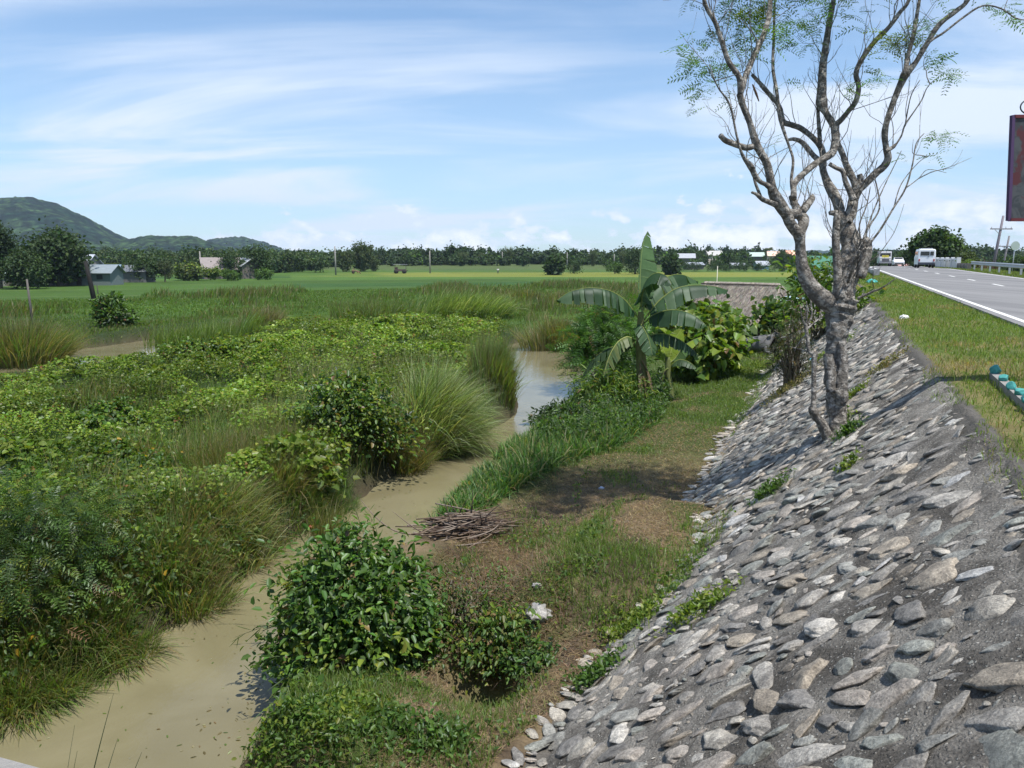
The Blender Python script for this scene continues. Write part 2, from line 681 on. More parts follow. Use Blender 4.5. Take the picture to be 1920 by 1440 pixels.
M = {}
M['leaf'] = leaf_mat('leaf')
M['leaf_gloss'] = leaf_mat('glossy_leaf', 0.36, 0.022, 0.42)
M['grass'] = leaf_mat('grass_blade', 0.50, 0.02, 0.5)
M['far_leaf'] = leaf_mat('tree_leaf', 0.28, 0.012, 0.6)
M['banana'] = leaf_mat('banana_leaf', 0.32, 0.014, 0.45, (1.3, 1.5, 0.4))
M['bark'] = pbr('bark', (0.16, 0.145, 0.128), 0.9, vary=0.75, scale=20, bump=0.10, bscale=15, detail=8, color2=(0.40, 0.375, 0.34), c2=(0.46, 0.60), spec=.15)
M['wood'] = pbr('dry_wood', attr=True, rough=0.85, vary=0.35, scale=14, bump=0.01, bscale=40, spec=.2)
M['plain'] = pbr('painted_surface', attr=True, rough=0.6, vary=0.12, scale=3, bump=0.002, bscale=20)
M['gloss'] = pbr('vehicle_paint', attr=True, rough=0.28, vary=0.06, scale=2)
M['glass'] = pbr('dark_glass', (0.02, 0.023, 0.028), 0.08, vary=0.1, spec=0.6)
M['rubber'] = pbr('rubber', (0.02, 0.02, 0.02), 0.85, vary=0.2)
M['metal'] = pbr('galvanised_metal', (0.45, 0.47, 0.49), 0.45, 0.6, vary=0.15, scale=4)
M['tin'] = pbr('tin_roof', attr=True, rough=0.42, metal=0.25, vary=0.3, scale=2.0)
M['concrete'] = pbr('concrete', (0.24, 0.23, 0.215), 0.9, vary=0.3, scale=5, bump=0.012, bscale=35, color2=(0.22, 0.21, 0.2), c2=(.5, .7))
M['thatch'] = pbr('thatch', attr=True, rough=0.95, vary=0.35, scale=5, bump=0.02, bscale=30, spec=.1)
M['plastic'] = pbr('plastic_bag', attr=True, rough=0.35, vary=0.15, scale=12, bump=0.01, bscale=18)
M['hide'] = pbr('grey_hide', (0.13, 0.13, 0.135), 0.8, vary=0.3, scale=3, bump=0.006, bscale=40)


def ground_material():
    m, t, out = mat('ground_soil_and_turf')
    b = t.new('ShaderNodeBsdfPrincipled')
    a = t.new('ShaderNodeAttribute', attribute_name='col')
    geo = t.new('ShaderNodeNewGeometry')
    pos = geo.outputs['Position']
    n1 = t.noise(pos, 2.2, 6, 0.7)
    n2 = t.noise(pos, 28.0, 4, 0.7)
    c = t.mix(1.0, a.outputs[0], t.mix(n1, (0.45, 0.47, 0.45), (1.5, 1.48, 1.5)), 'MULTIPLY')
    c = t.mix(1.0, c, t.mix(n2, (0.45, 0.45, 0.45), (1.5, 1.5, 1.5)), 'MULTIPLY')
    t.link(c, b.inputs['Base Color'])
    b.inputs['Roughness'].default_value = 0.95
    b.inputs['Specular IOR Level'].default_value = 0.15
    bp = t.new('ShaderNodeBump')
    bp.inputs['Distance'].default_value = 0.05
    t.link(t.math('ADD', t.noise(pos, 9.0, 6, 0.7), t.math('MULTIPLY', n2, 0.5)), bp.inputs['Height'])
    t.link(bp.outputs[0], b.inputs['Normal'])
    t.link(b.outputs[0], out.inputs[0])
    return m


M['ground'] = ground_material()


def stone_material():
    m, t, out = mat('riprap_stone')
    b = t.new('ShaderNodeBsdfPrincipled')
    a = t.new('ShaderNodeAttribute', attribute_name='col')
    geo = t.new('ShaderNodeNewGeometry')
    pos = geo.outputs['Position']
    n1 = t.noise(pos, 9.0, 8, 0.72, 0.3)
    n2 = t.noise(pos, 60.0, 5, 0.7)
    n3 = t.noise(pos, 3.0, 5, 0.65, 0.6)
    c = t.mix(1.0, a.outputs[0], t.mix(t.ss(n1, .3, .7), (0.55, 0.55, 0.56), (1.35, 1.34, 1.32)), 'MULTIPLY')
    c = t.mix(1.0, c, t.mix(t.ss(n2, .25, .75), (0.6, 0.6, 0.6), (1.4, 1.4, 1.4)), 'MULTIPLY')
    c = t.mix(t.math('MULTIPLY', t.ss(n3, .50, .72), .6), c, (0.075, 0.070, 0.066, 1))
    t.link(c, b.inputs['Base Color'])
    b.inputs['Roughness'].default_value = 0.82
    b.inputs['Specular IOR Level'].default_value = 0.3
    bp = t.new('ShaderNodeBump')
    bp.inputs['Distance'].default_value = 0.035
    t.link(t.math('ADD', n1, t.math('MULTIPLY', n2, 0.35)), bp.inputs['Height'])
    t.link(bp.outputs[0], b.inputs['Normal'])
    t.link(b.outputs[0], out.inputs[0])
    return m


def mortar_material():
    m, t, out = mat('weathered_mortar')
    b = t.new('ShaderNodeBsdfPrincipled')
    geo = t.new('ShaderNodeNewGeometry')
    pos = geo.outputs['Position']
    n1 = t.noise(pos, 1.6, 6, 0.65, 0.4)
    v = t.new('ShaderNodeTexVoronoi')
    v.inputs['Scale'].default_value = 34
    t.link(pos, v.inputs['Vector'])
    n2 = t.noise(pos, 45.0, 5, 0.75)
    c = t.mix(t.ss(n1, .38, .62), (0.11, 0.10, 0.088, 1), (0.30, 0.28, 0.25, 1))
    c = t.mix(1.0, c, t.mix(t.ss(n2, .25, .75), (0.5, 0.5, 0.5), (1.5, 1.5, 1.5)), 'MULTIPLY')
    peb = t.ss(v.outputs['Distance'], 0.36, 0.20)
    sel = t.ss(t.noise(pos, 23.0, 2, .5), .50, .56)
    c = t.mix(t.math('MULTIPLY', peb, t.math('MULTIPLY', sel, .8)), c, (0.50, 0.49, 0.45, 1))
    t.link(c, b.inputs['Base Color'])
    b.inputs['Roughness'].default_value = 0.9
    b.inputs['Specular IOR Level'].default_value = 0.25
    bp = t.new('ShaderNodeBump')
    bp.inputs['Distance'].default_value = 0.045
    t.link(t.math('ADD', n2, t.math('MULTIPLY', peb, 0.5)), bp.inputs['Height'])
    t.link(bp.outputs[0], b.inputs['Normal'])
    t.link(b.outputs[0], out.inputs[0])
    return m


def water_material():
    m, t, out = mat('muddy_water')
    b = t.new('ShaderNodeBsdfPrincipled')
    geo = t.new('ShaderNodeNewGeometry')
    pos = geo.outputs['Position']
    n = t.noise(pos, 0.38, 5, 0.55, 1.2)
    c = t.mix(t.ss(n, .3, .7), (0.150, 0.132, 0.074, 1), (0.188, 0.168, 0.100, 1))
    t.link(c, b.inputs['Base Color'])
    b.inputs['Roughness'].default_value = 0.07
    b.inputs['IOR'].default_value = 1.33
    bp = t.new('ShaderNodeBump')
    bp.inputs['Distance'].default_value = 0.005
    mp = t.new('ShaderNodeMapping')
    t.link(pos, mp.inputs[0])
    mp.inputs['Scale'].default_value = (1.6, 1.0, 1.0)
    t.link(t.math('ADD', t.noise(mp.outputs[0], 3.0, 4, 0.6, .4), t.math('MULTIPLY', t.noise(mp.outputs[0], 14.0, 3, 0.6), 0.25)), bp.inputs['Height'])
    t.link(bp.outputs[0], b.inputs['Normal'])
    t.link(b.outputs[0], out.inputs[0])
    return m


def road_material():
    m, t, out = mat('worn_road_surface')
    b = t.new('ShaderNodeBsdfPrincipled')
    geo = t.new('ShaderNodeNewGeometry')
    pos = geo.outputs['Position']
    mp = t.new('ShaderNodeMapping')
    mp.inputs['Rotation'].default_value = (0, 0, TH)
    mp.inputs['Scale'].default_value = (1.0, 0.06, 1.0)
    t.link(pos, mp.inputs[0])
    n1 = t.noise(mp.outputs[0], 0.9, 5, 0.6)
    n2 = t.noise(pos, 40, 4, .7)
    c = t.mix(t.ss(n1, .3, .7), (0.125, 0.122, 0.122, 1), (0.205, 0.20, 0.196, 1))
    c = t.mix(1.0, c, t.mix(n2, (0.75, 0.75, 0.75), (1.25, 1.25, 1.25)), 'MULTIPLY')
    t.link(c, b.inputs['Base Color'])
    b.inputs['Roughness'].default_value = 0.85
    t.link(b.outputs[0], out.inputs[0])
    return m


M['stone'] = stone_material()
M['mortar'] = mortar_material()
M['water'] = water_material()
M['road'] = road_material()
M['paint'] = pbr('road_paint', (0.62, 0.62, 0.60), 0.8, vary=0.25, scale=8)


# ------------------------------------------------------------------ setting: ground, water, road, hills
def build_ground():
    a1 = np.linspace(R(-48), R(48), 620)
    a2 = np.linspace(R(48), R(312), 150)[1:-1]
    ang = np.concatenate([a1, a2])
    rad = np.concatenate([[0.0], np.geomspace(0.6, 4200, 760)])
    A, Rd = np.meshgrid(ang, rad, indexing='ij')
    X = np.sin(A) * Rd
    Y = np.cos(A) * Rd
    Z = H(X, Y)
    s, t = st(X, Y)
    wd = water_d(X, Y)
    # micro relief (clods) on the near bench
    near = sstep(40, 12, Rd)
    Z = Z + near * 0.05 * (fbm(X * 6, Y * 6, 91, 3) - 0.5)
    # base colours of the ground by what it is
    n = fbm(X * .5, Y * .5, 21, 4)
    n2 = fbm(X * .12, Y * .12, 22, 3)
    turf = np.array([0.075, 0.105, 0.028])
    dark = np.array([0.030, 0.045, 0.016])
    soil = np.array([0.085, 0.062, 0.044])
    straw = np.array([0.205, 0.150, 0.092])
    mud = np.array([0.11, 0.088, 0.055])
    paddy = np.array([0.060, 0.118, 0.020])
    paddy2 = np.array([0.035, 0.082, 0.018])
    yel = np.array([0.165, 0.185, 0.035])

    def lerp(c, b, f):
        f = f[..., None]
        return c * (1 - f) + b * f
    C = np.tile(dark, X.shape + (1,)).astype(float)
    left = s < -2.3
    # far paddies with plots
    rot = X * 0.96 + Y * 0.28 + 4 * (fbm(X * .01, Y * .01, 3, 2) - .5)
    rot2 = -X * 0.28 + Y * 0.96
    plot = hash2(np.floor(rot / 46), np.floor(rot2 / 21), 5)
    pc = paddy[None, None] * (0.72 + 0.55 * plot[..., None])
    pc = lerp(pc, paddy2, sstep(.6, .9, plot) * 1.0)
    pc = pc * (0.82 + 0.36 * fbm(X * .35, Y * .35, 8, 3)[..., None])
    fb = np.abs((rot2 / 21) % 1 - .5) * -21 + 10.5
    pc = lerp(pc, np.array([0.10, 0.14, 0.04]), sstep(0.9, 0.3, fb) * .7)
    field = sstep(44, 62, Y + X * 0.25 + 6 * (n - .5)) * (left | (s > 16))
    C = lerp(C, pc, field)
    ys = sstep(188, 196, Y + X * .02) * sstep(262, 250, Y) * sstep(-60, -20, X + 26 * (n2 - .5) * 2) * sstep(420, 350, X)
    C = lerp(C, yel * 1.0, ys * (0.72 + 0.4 * plot))
    far = sstep(262, 300, Y)
    C = lerp(C, np.array([0.075, 0.105, 0.035]), far)
    C = lerp(C, np.array([0.03, 0.045, 0.018]), sstep(345, 360, Y))
    # right bench between creek and stones
    bench = ((s > -14) & (s < -1.5) & (chan(X, Y, C1) > 0.05) & (Y < 62) & (X * 1.0 > -3.0 + 0 * X)).astype(float)
    right_side = bench * (st(X, Y)[0] > -12)
    cb = lerp(np.tile(turf * .8, X.shape + (1,)), straw, sstep(.35, .62, fbm(X * .6, Y * .6, 41, 4)) * sstep(18.5, 14, Y) * .9)
    cb = lerp(cb, soil, sstep(.50, .68, fbm(X * 1.3, Y * 1.3, 42, 4)) * sstep(17, 10, Y))
    c1 = chan(X, Y, C1)
    isr = ((chan(X, Y, C1) > 0) & (s > -9) & (X > np.interp(Y, [p[1] for p in C1], [p[0] for p in C1]))).astype(float)
    C = lerp(C, cb, isr * (1 - field))
    # verge beside the road
    verge = sstep(S_CREST - .05, S_CREST + .25, s + .35 * (n - .5)) * sstep(200, 150, t)
    vc = lerp(np.tile(np.array([0.100, 0.135, 0.030]), X.shape + (1,)), np.array([0.19, 0.165, 0.07]), sstep(.42, .7, fbm(X * .7, Y * .7, 55, 4)))
    C = lerp(C, vc, verge)
    # wet mud near the water
    C = lerp(C, mud * .75, sstep(0.55, 0.0, wd) * (1 - field * .3))
    sh = ((s > toe_s(t) + .0) & (s < S_CREST + .1) & (t < 180) & (t > -20)).astype(float)
    C = lerp(C, np.array([0.12, 0.112, 0.10]), sh)
    g = Geo()
    na, nr = X.shape
    i = np.arange(na)[:, None] * nr
    i2 = ((np.arange(na) + 1) % na)[:, None] * nr
    j = np.arange(nr - 1)[None, :]
    F = np.stack([i + j, i + j + 1, i2 + j + 1, i2 + j], -1).reshape(-1, 4)
    g.add(np.stack([X, Y, Z], -1).reshape(-1, 3), F[:, ::-1] if False else F, C.reshape(-1, 3))
    o = g.build('ground', M['ground'])
    tag(o, 'green meadow, paddies and earth banks of the plain', None, None, 'structure')


def build_water():
    g = Geo()
    n = 40
    xs = np.linspace(-130, 90, n)
    ys = np.linspace(-60, 120, n)
    X, Y = np.meshgrid(xs, ys, indexing='ij')
    i = np.arange(n - 1)[:, None] * n
    j = np.arange(n - 1)[None, :]
    g.add(np.stack([X, Y, np.full_like(X, WZ)], -1).reshape(-1, 3), np.stack([i + j, i + n + j, i + n + j + 1, i + j + 1], -1).reshape(-1, 4))
    o = g.build('water', M['water'])
    tag(o, 'muddy olive brown creek winding between grassy banks', None, None, 'structure')


def build_road():
    tt = np.concatenate([np.linspace(-60, 80, 60), np.linspace(82, 152, 40)])

    def strip(g, s0, s1, t, dz, col=(1, 1, 1)):
        x0, y0 = xy(s0, t)
        x1, y1 = xy(s1, t)
        z = zroad(t) + dz
        n = len(t)
        V = np.concatenate([np.c_[x0, y0, z], np.c_[x1, y1, z]])
        i = np.arange(n - 1)
        g.add(V, np.stack([i, i + n, i + n + 1, i + 1], -1), col)
    g = Geo()
    strip(g, S_ROAD0, S_ROAD1, tt, 0)
    for sgn, se in ((-1, S_ROAD0), (1, S_ROAD1)):          # slab edges
        x0, y0 = xy(se, tt)
        z = zroad(tt)
        n = len(tt)
        V = np.concatenate([np.c_[x0, y0, z], np.c_[x0, y0, z - .22]])
        i = np.arange(n - 1)
        g.add(V, np.stack([i, i + n, i + n + 1, i + 1], -1))
    o = g.build('road', M['road'])
    tag(o, 'grey two lane road on the embankment', None, None, 'structure')
    g = Geo()
    strip(g, 3.95, 4.09, tt, .004)
    strip(g, 10.40, 10.52, tt, .004)
    for k in range(-4, 19):
        t0 = 3.0 + k * 7.6
        strip(g, 7.28, 7.42, np.linspace(t0, t0 + 2.6, 3), .004)
    o = g.build('road_marking', M['paint'])
    tag(o, 'white edge lines and centre dashes of the road', None, None, 'structure')


def hill_material():
    m, t, out = mat('forested_hillside')
    b = t.new('ShaderNodeBsdfPrincipled')
    geo = t.new('ShaderNodeNewGeometry')
    pos = geo.outputs['Position']
    n1 = t.noise(pos, 0.010, 6, 0.6, 0.5)
    n2 = t.noise(pos, 0.09, 5, 0.75)
    v = t.new('ShaderNodeTexVoronoi')
    v.inputs['Scale'].default_value = 0.055
    t.link(pos, v.inputs['Vector'])
    vd = t.ss(v.outputs['Distance'], .75, .15)
    c = t.mix(t.ss(t.math('ADD', n1, t.math('MULTIPLY', vd, .10)), .48, .66), (0.010, 0.029, 0.015, 1), (0.034, 0.064, 0.024, 1))
    c = t.mix(1.0, c, t.mix(t.ss(n2, .35, .65), (0.35, 0.35, 0.35), (1.7, 1.7, 1.6)), 'MULTIPLY')
    t.link(c, b.inputs['Base Color'])
    b.inputs['Roughness'].default_value = 0.95
    b.inputs['Specular IOR Level'].default_value = 0.1
    bp = t.new('ShaderNodeBump')
    bp.inputs['Distance'].default_value = 9.0
    c = t.mix(1.0, c, t.mix(vd, (0.5, 0.5, 0.5), (1.35, 1.35, 1.3)), 'MULTIPLY')
    t.link(c, b.inputs['Base Color'])
    t.link(t.math('SUBTRACT', n2, v.outputs['Distance']), bp.inputs['Height'])
    t.link(bp.outputs[0], b.inputs['Normal'])
    t.link(b.outputs[0], out.inputs[0])
    return m


def build_hills():
    hm = hill_material()

    def ridge(label, dist, depth, prof, seed):
        # prof: skyline of the hill as (px, py) read off the photograph
        px = np.array([p[0] for p in prof], float)
        py = np.array([p[1] for p in prof], float)
        n = 260
        m = 90
        u = np.linspace(px[0], px[-1], n)
        # smooth skyline
        sky = np.interp(u, px, py)
        k = np.ones(7) / 7
        sky = np.convolve(np.pad(sky, 3, 'edge'), k, 'valid')
        az = np.arctan2((u - 960) / FPX, 1.0)
        hgt = ZE + (484 - sky) / FPX * dist
        v = np.linspace(-1, 1, m)
        Uu, Vv = np.meshgrid(np.arange(n), v, indexing='ij')
        X = np.tan(az)[:, None] * dist + 0 * Vv
        Y = dist + Vv * depth
        X = X * (Y / dist)
        shape = np.where(Vv < 0, np.cos(np.clip(-Vv, 0, 1) * math.pi / 2) ** 0.8, np.cos(Vv * math.pi / 2))
        warp = (fbm(X / 170, Y / 170, seed, 4) - .5)
        Z = hgt[:, None] * shape
        Z = Z * (1 + 0.5 * warp * (1 - shape) * 2) - 3
        Z = Z + np.sqrt(np.clip(shape, 0, 1)) * (16 * (fbm(X / 22, Y / 22, seed + 5, 3) - .5) * (dist / 1800))
        g = Geo()
        i = np.arange(n - 1)[:, None] * m
        j = np.arange(m - 1)[None, :]
        F = np.stack([i + j, i + m + j, i + m + j + 1, i + j + 1], -1).reshape(-1, 4)
        g.add(np.stack([X, Y, Z], -1).reshape(-1, 3), F)
        o = g.build('hill', hm)
        tag(o, label, None, None, 'structure')
    ridge('tall forested hill at the far left', 1700, 520,
          [(-700, 470), (-520, 440), (-330, 405), (-150, 388), (-40, 384), (20, 377), (65, 374), (100, 379), (150, 396), (190, 416), (230, 440), (262, 452), (300, 466), (360, 486)], 3)
    ridge('low wooded ridge in the middle of the range', 1450, 330,
          [(120, 486), (190, 462), (250, 449), (290, 441), (330, 443), (365, 442), (385, 446), (410, 455), (440, 468), (480, 486)], 13)
    ridge('low hill tapering off to the right', 2300, 520,
          [(330, 486), (370, 462), (410, 449), (440, 445), (470, 446), (500, 454), (525, 463), (548, 471), (590, 480), (640, 488)], 23)
    # thin far rise behind the plain on the right
    ridge('faint far rise along the horizon', 3200, 500,
          [(1050, 488), (1200, 476), (1400, 470), (1500, 472), (1620, 469), (1800, 472), (2000, 474), (2300, 486)], 33)


build_ground()
build_water()
build_road()
build_hills()


# ------------------------------------------------------------------ the stone embankment
def ico(sub):
    p = (1 + 5 ** .5) / 2
    V = [(-1, p, 0), (1, p, 0), (-1, -p, 0), (1, -p, 0), (0, -1, p), (0, 1, p), (0, -1, -p), (0, 1, -p), (p, 0, -1), (p, 0, 1), (-p, 0, -1), (-p, 0, 1)]
    V = [np.array(v) / np.linalg.norm(v) for v in V]
    F = [(0, 11, 5), (0, 5, 1), (0, 1, 7), (0, 7, 10), (0, 10, 11), (1, 5, 9), (5, 11, 4), (11, 10, 2), (10, 7, 6), (7, 1, 8), (3, 9, 4), (3, 4, 2), (3, 2, 6), (3, 6, 8), (3, 8, 9), (4, 9, 5), (2, 4, 11), (6, 2, 10), (8, 6, 7), (9, 8, 1)]
    for _ in range(sub):
        cache = {}
        nf = []

        def mid(a, b):
            k = (min(a, b), max(a, b))
            if k not in cache:
                m = V[a] + V[b]
                V.append(m / np.linalg.norm(m))
                cache[k] = len(V) - 1
            return cache[k]
        for a, b, c in F:
            ab, bc, ca = mid(a, b), mid(b, c), mid(c, a)
            nf += [(a, ab, ca), (b, bc, ab), (c, ca, bc), (ab, bc, ca)]
        F = nf
    return np.array(V), np.array(F)


ICO = {k: ico(k) for k in (1, 2, 3)}


def rock_verts(sub, size, seed, flat=1.0):
    """angular rounded boulder: a sphere cut by random planes, then scaled"""
    V, F = ICO[sub]
    rs = np.random.default_rng(seed)
    V = V.copy()
    for _ in range(9):
        d = rs.standard_normal(3) * (1, 1, .45)
        d /= np.linalg.norm(d)
        h = rs.uniform(0.58, 0.88)
        pr = V @ d
        over = np.clip(pr - h, 0, None)
        V = V - over[:, None] * d * 0.93
    V = V * (1 + 0.16 * (fbm(V[:, 0] * 2.2 + seed, V[:, 1] * 2.2 + V[:, 2] * 1.7, seed % 97, 3) - .5)[:, None] * 2)
    return V * np.asarray(size), F


def build_embankment():
    g = Geo()
    # mortar face: fine sheet a little above the ground sheet
    ss_ = np.linspace(S_TOE - 0.12, S_CREST + 0.15, 110)
    tt = np.concatenate([np.linspace(1.42, 22, 520), np.geomspace(22, 150, 170)[1:]])
    S, T = np.meshgrid(ss_, tt, indexing='ij')
    X, Y = xy(S, T)
    Z = H(X, Y)
    near = sstep(45, 15, T)
    rel = (0.06 * (fbm(S * 3.1, T * 3.1, 61, 4) - .5) + 0.055 * (fbm(S * 9, T * 9, 62, 4) - .5)) * near
    edge = sstep(-.05, 0.25, S - toe_s(T) + .35 * (fbm(X * .9, Y * .9, 66, 3) - .5)) * sstep(S_CREST + .1, S_CREST - .3, S + .9 * (fbm(X * .8, Y * .8, 67, 3) - .5))
    Z = Z + 0.075 * edge - 0.05 + rel
    n, m = S.shape
    i = np.arange(n - 1)[:, None] * m
    j = np.arange(m - 1)[None, :]
    F = np.stack([i + j, i + m + j, i + m + j + 1, i + j + 1], -1).reshape(-1, 4)
    g.add(np.stack([X, Y, Z], -1).reshape(-1, 3), F, (1, 1, 1), 0)
    # stones, packed by dart throwing, long axes roughly across the view
    cell = {}
    cnt = 0
    tilt = math.atan2(3.0, S_CREST - S_TOE)
    nS = np.array([N2[0], N2[1], 0.0])
    dT = np.array([D2[0], D2[1], 0.0])
    up = np.array([0, 0, 1.0])
    e1 = nS * math.cos(tilt) + up * math.sin(tilt)       # up the slope
    e3 = -nS * math.sin(tilt) + up * math.cos(tilt)      # out of the slope
    placed = []
    tries = 0
    rs = np.random.default_rng(3)
    grid = {}
    PAL = np.array([(0.30, 0.295, 0.285), (0.26, 0.27, 0.265), (0.37, 0.36, 0.335), (0.21, 0.21, 0.21), (0.30, 0.275, 0.24), (0.44, 0.435, 0.42), (0.27, 0.29, 0.28), (0.34, 0.32, 0.30)])
    for rnd, (lo, hi, tries_n, tmax) in enumerate([(0.15, 0.26, 5000, 34), (0.10, 0.16, 24000, 34), (0.055, 0.10, 42000, 24), (0.15, 0.24, 16000, 110), (0.018, 0.045, 16000, 12)]):
        for _ in range(tries_n):
            s = rs.uniform(S_TOE - .15, S_CREST + 0.05)
            t = rs.uniform(1.5, min(34, tmax + 2)) if tmax <= 34 else rs.uniform(33, 110)
            if tmax == 24 and t > 22:
                continue
            a = rs.uniform(lo, hi)
            if s + a * .7 > 1.36:
                continue
            asp = rs.uniform(0.38, 0.75)
            b = a * asp
            # fewer stones show towards the crest, where mortar covers them
            bare = fbm(np.array([s * .8]), np.array([t * .8]), 88, 3)[0]
            if s < float(toe_s(np.array([t]))[0]) - .02 + .30 * rs.random() - .10:
                continue
            if s > 0.55 and rs.random() < 0.10 + 0.35 * (s > .95):
                continue
            if t < 5.8 and bare > .56 and rs.random() < .35:
                continue
            ang = rs.normal(1.9, 0.5)                 # long axis angle from the along-road axis
            rr = (a + b) / 2 * 0.93
            gx, gy = int(s / .5), int(t / .5)
            ok = True
            for ix in (-1, 0, 1):
                for iy in (-1, 0, 1):
                    for (s2, t2, a2, b2, c2, n2_) in grid.get((gx + ix, gy + iy), ()):
                        ds, dt = s - s2, t - t2
                        # ellipse test in the frame of the other stone, inflated by this one
                        u = dt * c2[0] + ds * c2[1]
                        v = -dt * c2[1] + ds * c2[0]
                        if (u / (a2 + rr * .52)) ** 2 + (v / (b2 + rr * .36)) ** 2 < 1:
                            ok = False
                            break
                    if not ok:
                        break
                if not ok:
                    break
            if not ok:
                continue
            grid.setdefault((gx, gy), []).append((s, t, a, b, (math.cos(ang), math.sin(ang)), 0))
            placed.append((s, t, a, b, ang, rs.integers(0, 1 << 30)))
    sP = np.array([p[0] for p in placed])
    tP = np.array([p[1] for p in placed])
    xP, yP = xy(sP, tP)
    zP = H(xP, yP)
    tilts = np.clip(np.arctan2(H(*xy(sP + .15, tP)) - H(*xy(sP - .15, tP)), .3), .1, .85)
    for k, (s, t, a, b, ang, seed) in enumerate(placed):
        dcam = math.hypot(xP[k], yP[k])
        sub = 3 if dcam < 9 and a > .06 else 2 if dcam < 20 and a > .05 else 1
        tilt = tilts[k]
        e1 = nS * math.cos(tilt) + up * math.sin(tilt)
        e3 = -nS * math.sin(tilt) + up * math.cos(tilt)
        thick = b * rs.uniform(0.26, 0.42)
        V, F = rock_verts(sub, (a, b, thick), int(seed) % 100000)
        # local frame
        ax = dT * math.cos(ang) + e1 * math.sin(ang)
        ay = np.cross(e3, ax)
        tl = rs.normal(0, .13)
        az = norm(e3 + ax * tl + ay * rs.normal(0.10, .14))
        ax = norm(ax - az * np.dot(ax, az))
        ay = np.cross(az, ax)
        W = V[:, :1] * ax + V[:, 1:2] * ay + V[:, 2:] * az
        W = W + np.array([xP[k], yP[k], zP[k]]) + e3 * (0.028 - thick * rs.uniform(0.25, 0.70)) - e3 * .02 * float(sstep(.7, 1.2, s))
        c = PAL[rs.integers(0, len(PAL))] * rs.uniform(.85, 1.25) * np.array([1.05, 1.0, .93])
        if rs.random() < .02:
            c = np.array([0.48, 0.47, 0.45])
        g.add(W, F, c, 1)
    o = g.build('embankment', [M['mortar'], M['stone']])
    tag(o, 'grouted rubble stone slope below the road', None, None, 'structure')
    return len(placed)


print('stones', build_embankment())
# ------------------------------------------------------------------ vegetation helpers
GREENS = [(0.072, 0.135, 0.024), (0.055, 0.112, 0.022), (0.092, 0.16, 0.030), (0.066, 0.118, 0.032)]
YGREEN = [(0.150, 0.205, 0.028), (0.122, 0.185, 0.028), (0.175, 0.218, 0.038), (0.095, 0.158, 0.026)]
DARKG = [(0.030, 0.060, 0.018), (0.038, 0.072, 0.020), (0.026, 0.050, 0.018)]
STRAW = [(0.24, 0.19, 0.09), (0.20, 0.16, 0.08), (0.30, 0.24, 0.12), (0.16, 0.12, 0.06)]
GRASSG = [(0.115, 0.185, 0.038), (0.092, 0.155, 0.034), (0.14, 0.205, 0.052), (0.15, 0.195, 0.055)]
FEATHER = [(0.27, 0.34, 0.14), (0.21, 0.29, 0.10), (0.34, 0.39, 0.20), (0.44, 0.46, 0.30)]
BROWNG = [(0.15, 0.14, 0.06), (0.19, 0.165, 0.08), (0.115, 0.13, 0.042), (0.24, 0.20, 0.10)]


def in_poly(px, py, poly):
    inside = np.zeros(len(px), bool)
    n = len(poly)
    j = n - 1
    for i in range(n):
        xi, yi = poly[i]
        xj, yj = poly[j]
        c = ((yi > py) != (yj > py)) & (px < (xj - xi) * (py - yi) / (yj - yi + 1e-12) + xi)
        inside ^= c
        j = i
    return inside


def sample_region(poly_px, n, z=0.0, bias=1.0, pts=None):
    """n points on the land inside a region; denser close to the viewer (about 1/distance^bias)"""
    W = np.array([at(px, py, z)[:2] for px, py in poly_px])
    x0, y0 = W.min(0)
    x1, y1 = W.max(0)
    out = []
    tot = 0
    y0c = max(y0, 2.0)
    while tot < n:
        m = n * 6
        x = rng.uniform(x0, x1, m)
        if bias:
            u = rng.random(m)
            if abs(bias - 1) < 1e-6:
                y = y0c * (y1 / y0c) ** u
            else:
                e = 1 - bias
                y = (y0c ** e + u * (y1 ** e - y0c ** e)) ** (1 / e)
        else:
            y = rng.uniform(y0, y1, m)
        k = in_poly(x, y, W)
        out.append(np.c_[x, y][k])
        tot += k.sum()
    P = np.concatenate(out)[:n]
    return P


def on_ground(P, dz=0.0):
    return np.c_[P, H(P[:, 0], P[:, 1]) + dz]


def bendv(n, mean=(0.25, 0.0), spread=0.35):
    return np.array(mean) + spread * rng.standard_normal((n, 2))


def tussock(name, pos, rad, L, n, pal, label, cat='grass clump', wind=(0.3, -0.05), W=0.012, spread=0.45, mats=None, group=None, lean_out=0.6, seg=4, thin_base=0.4, extra=None):
    """one clump of long blades growing from a common base"""
    pos = np.asarray(pos, float)
    r = rad * np.sqrt(rng.random(n)) * thin_base
    th = rng.uniform(0, 2 * math.pi, n)
    k = 9                                  # a clump is several tufts, each with its own lean and length
    sub_c = rng.standard_normal((k, 2)) * rad * .33
    sub_l = rng.standard_normal((k, 2)) * .22
    sub_h = rng.uniform(.72, 1.08, k)
    ki = rng.integers(0, k, n)
    r = r * .75
    B = np.c_[pos[0] + r * np.cos(th) + sub_c[ki, 0], pos[1] + r * np.sin(th) + sub_c[ki, 1]]
    z = H(B[:, 0], B[:, 1]) - 0.05
    z = np.maximum(z, WZ - 0.1)
    out = np.c_[np.cos(th), np.sin(th)] * (r / (rad * thin_base))[:, None] * lean_out
    b = out + np.array(wind) + sub_l[ki] + spread * 0.5 * rng.standard_normal((n, 2))
    g = Geo()
    Ls = L * rng.uniform(0.45, 1.1, n) * sub_h[ki]
    blades(g, np.c_[B, z], b, Ls, W * rng.uniform(.6, 1.3, n), pick_cols(n, pal), seg=seg)
    if extra:
        extra(g)
    o = g.build(name, M['grass'], origin=pos)
    tag(o, label, cat, group)
    return o


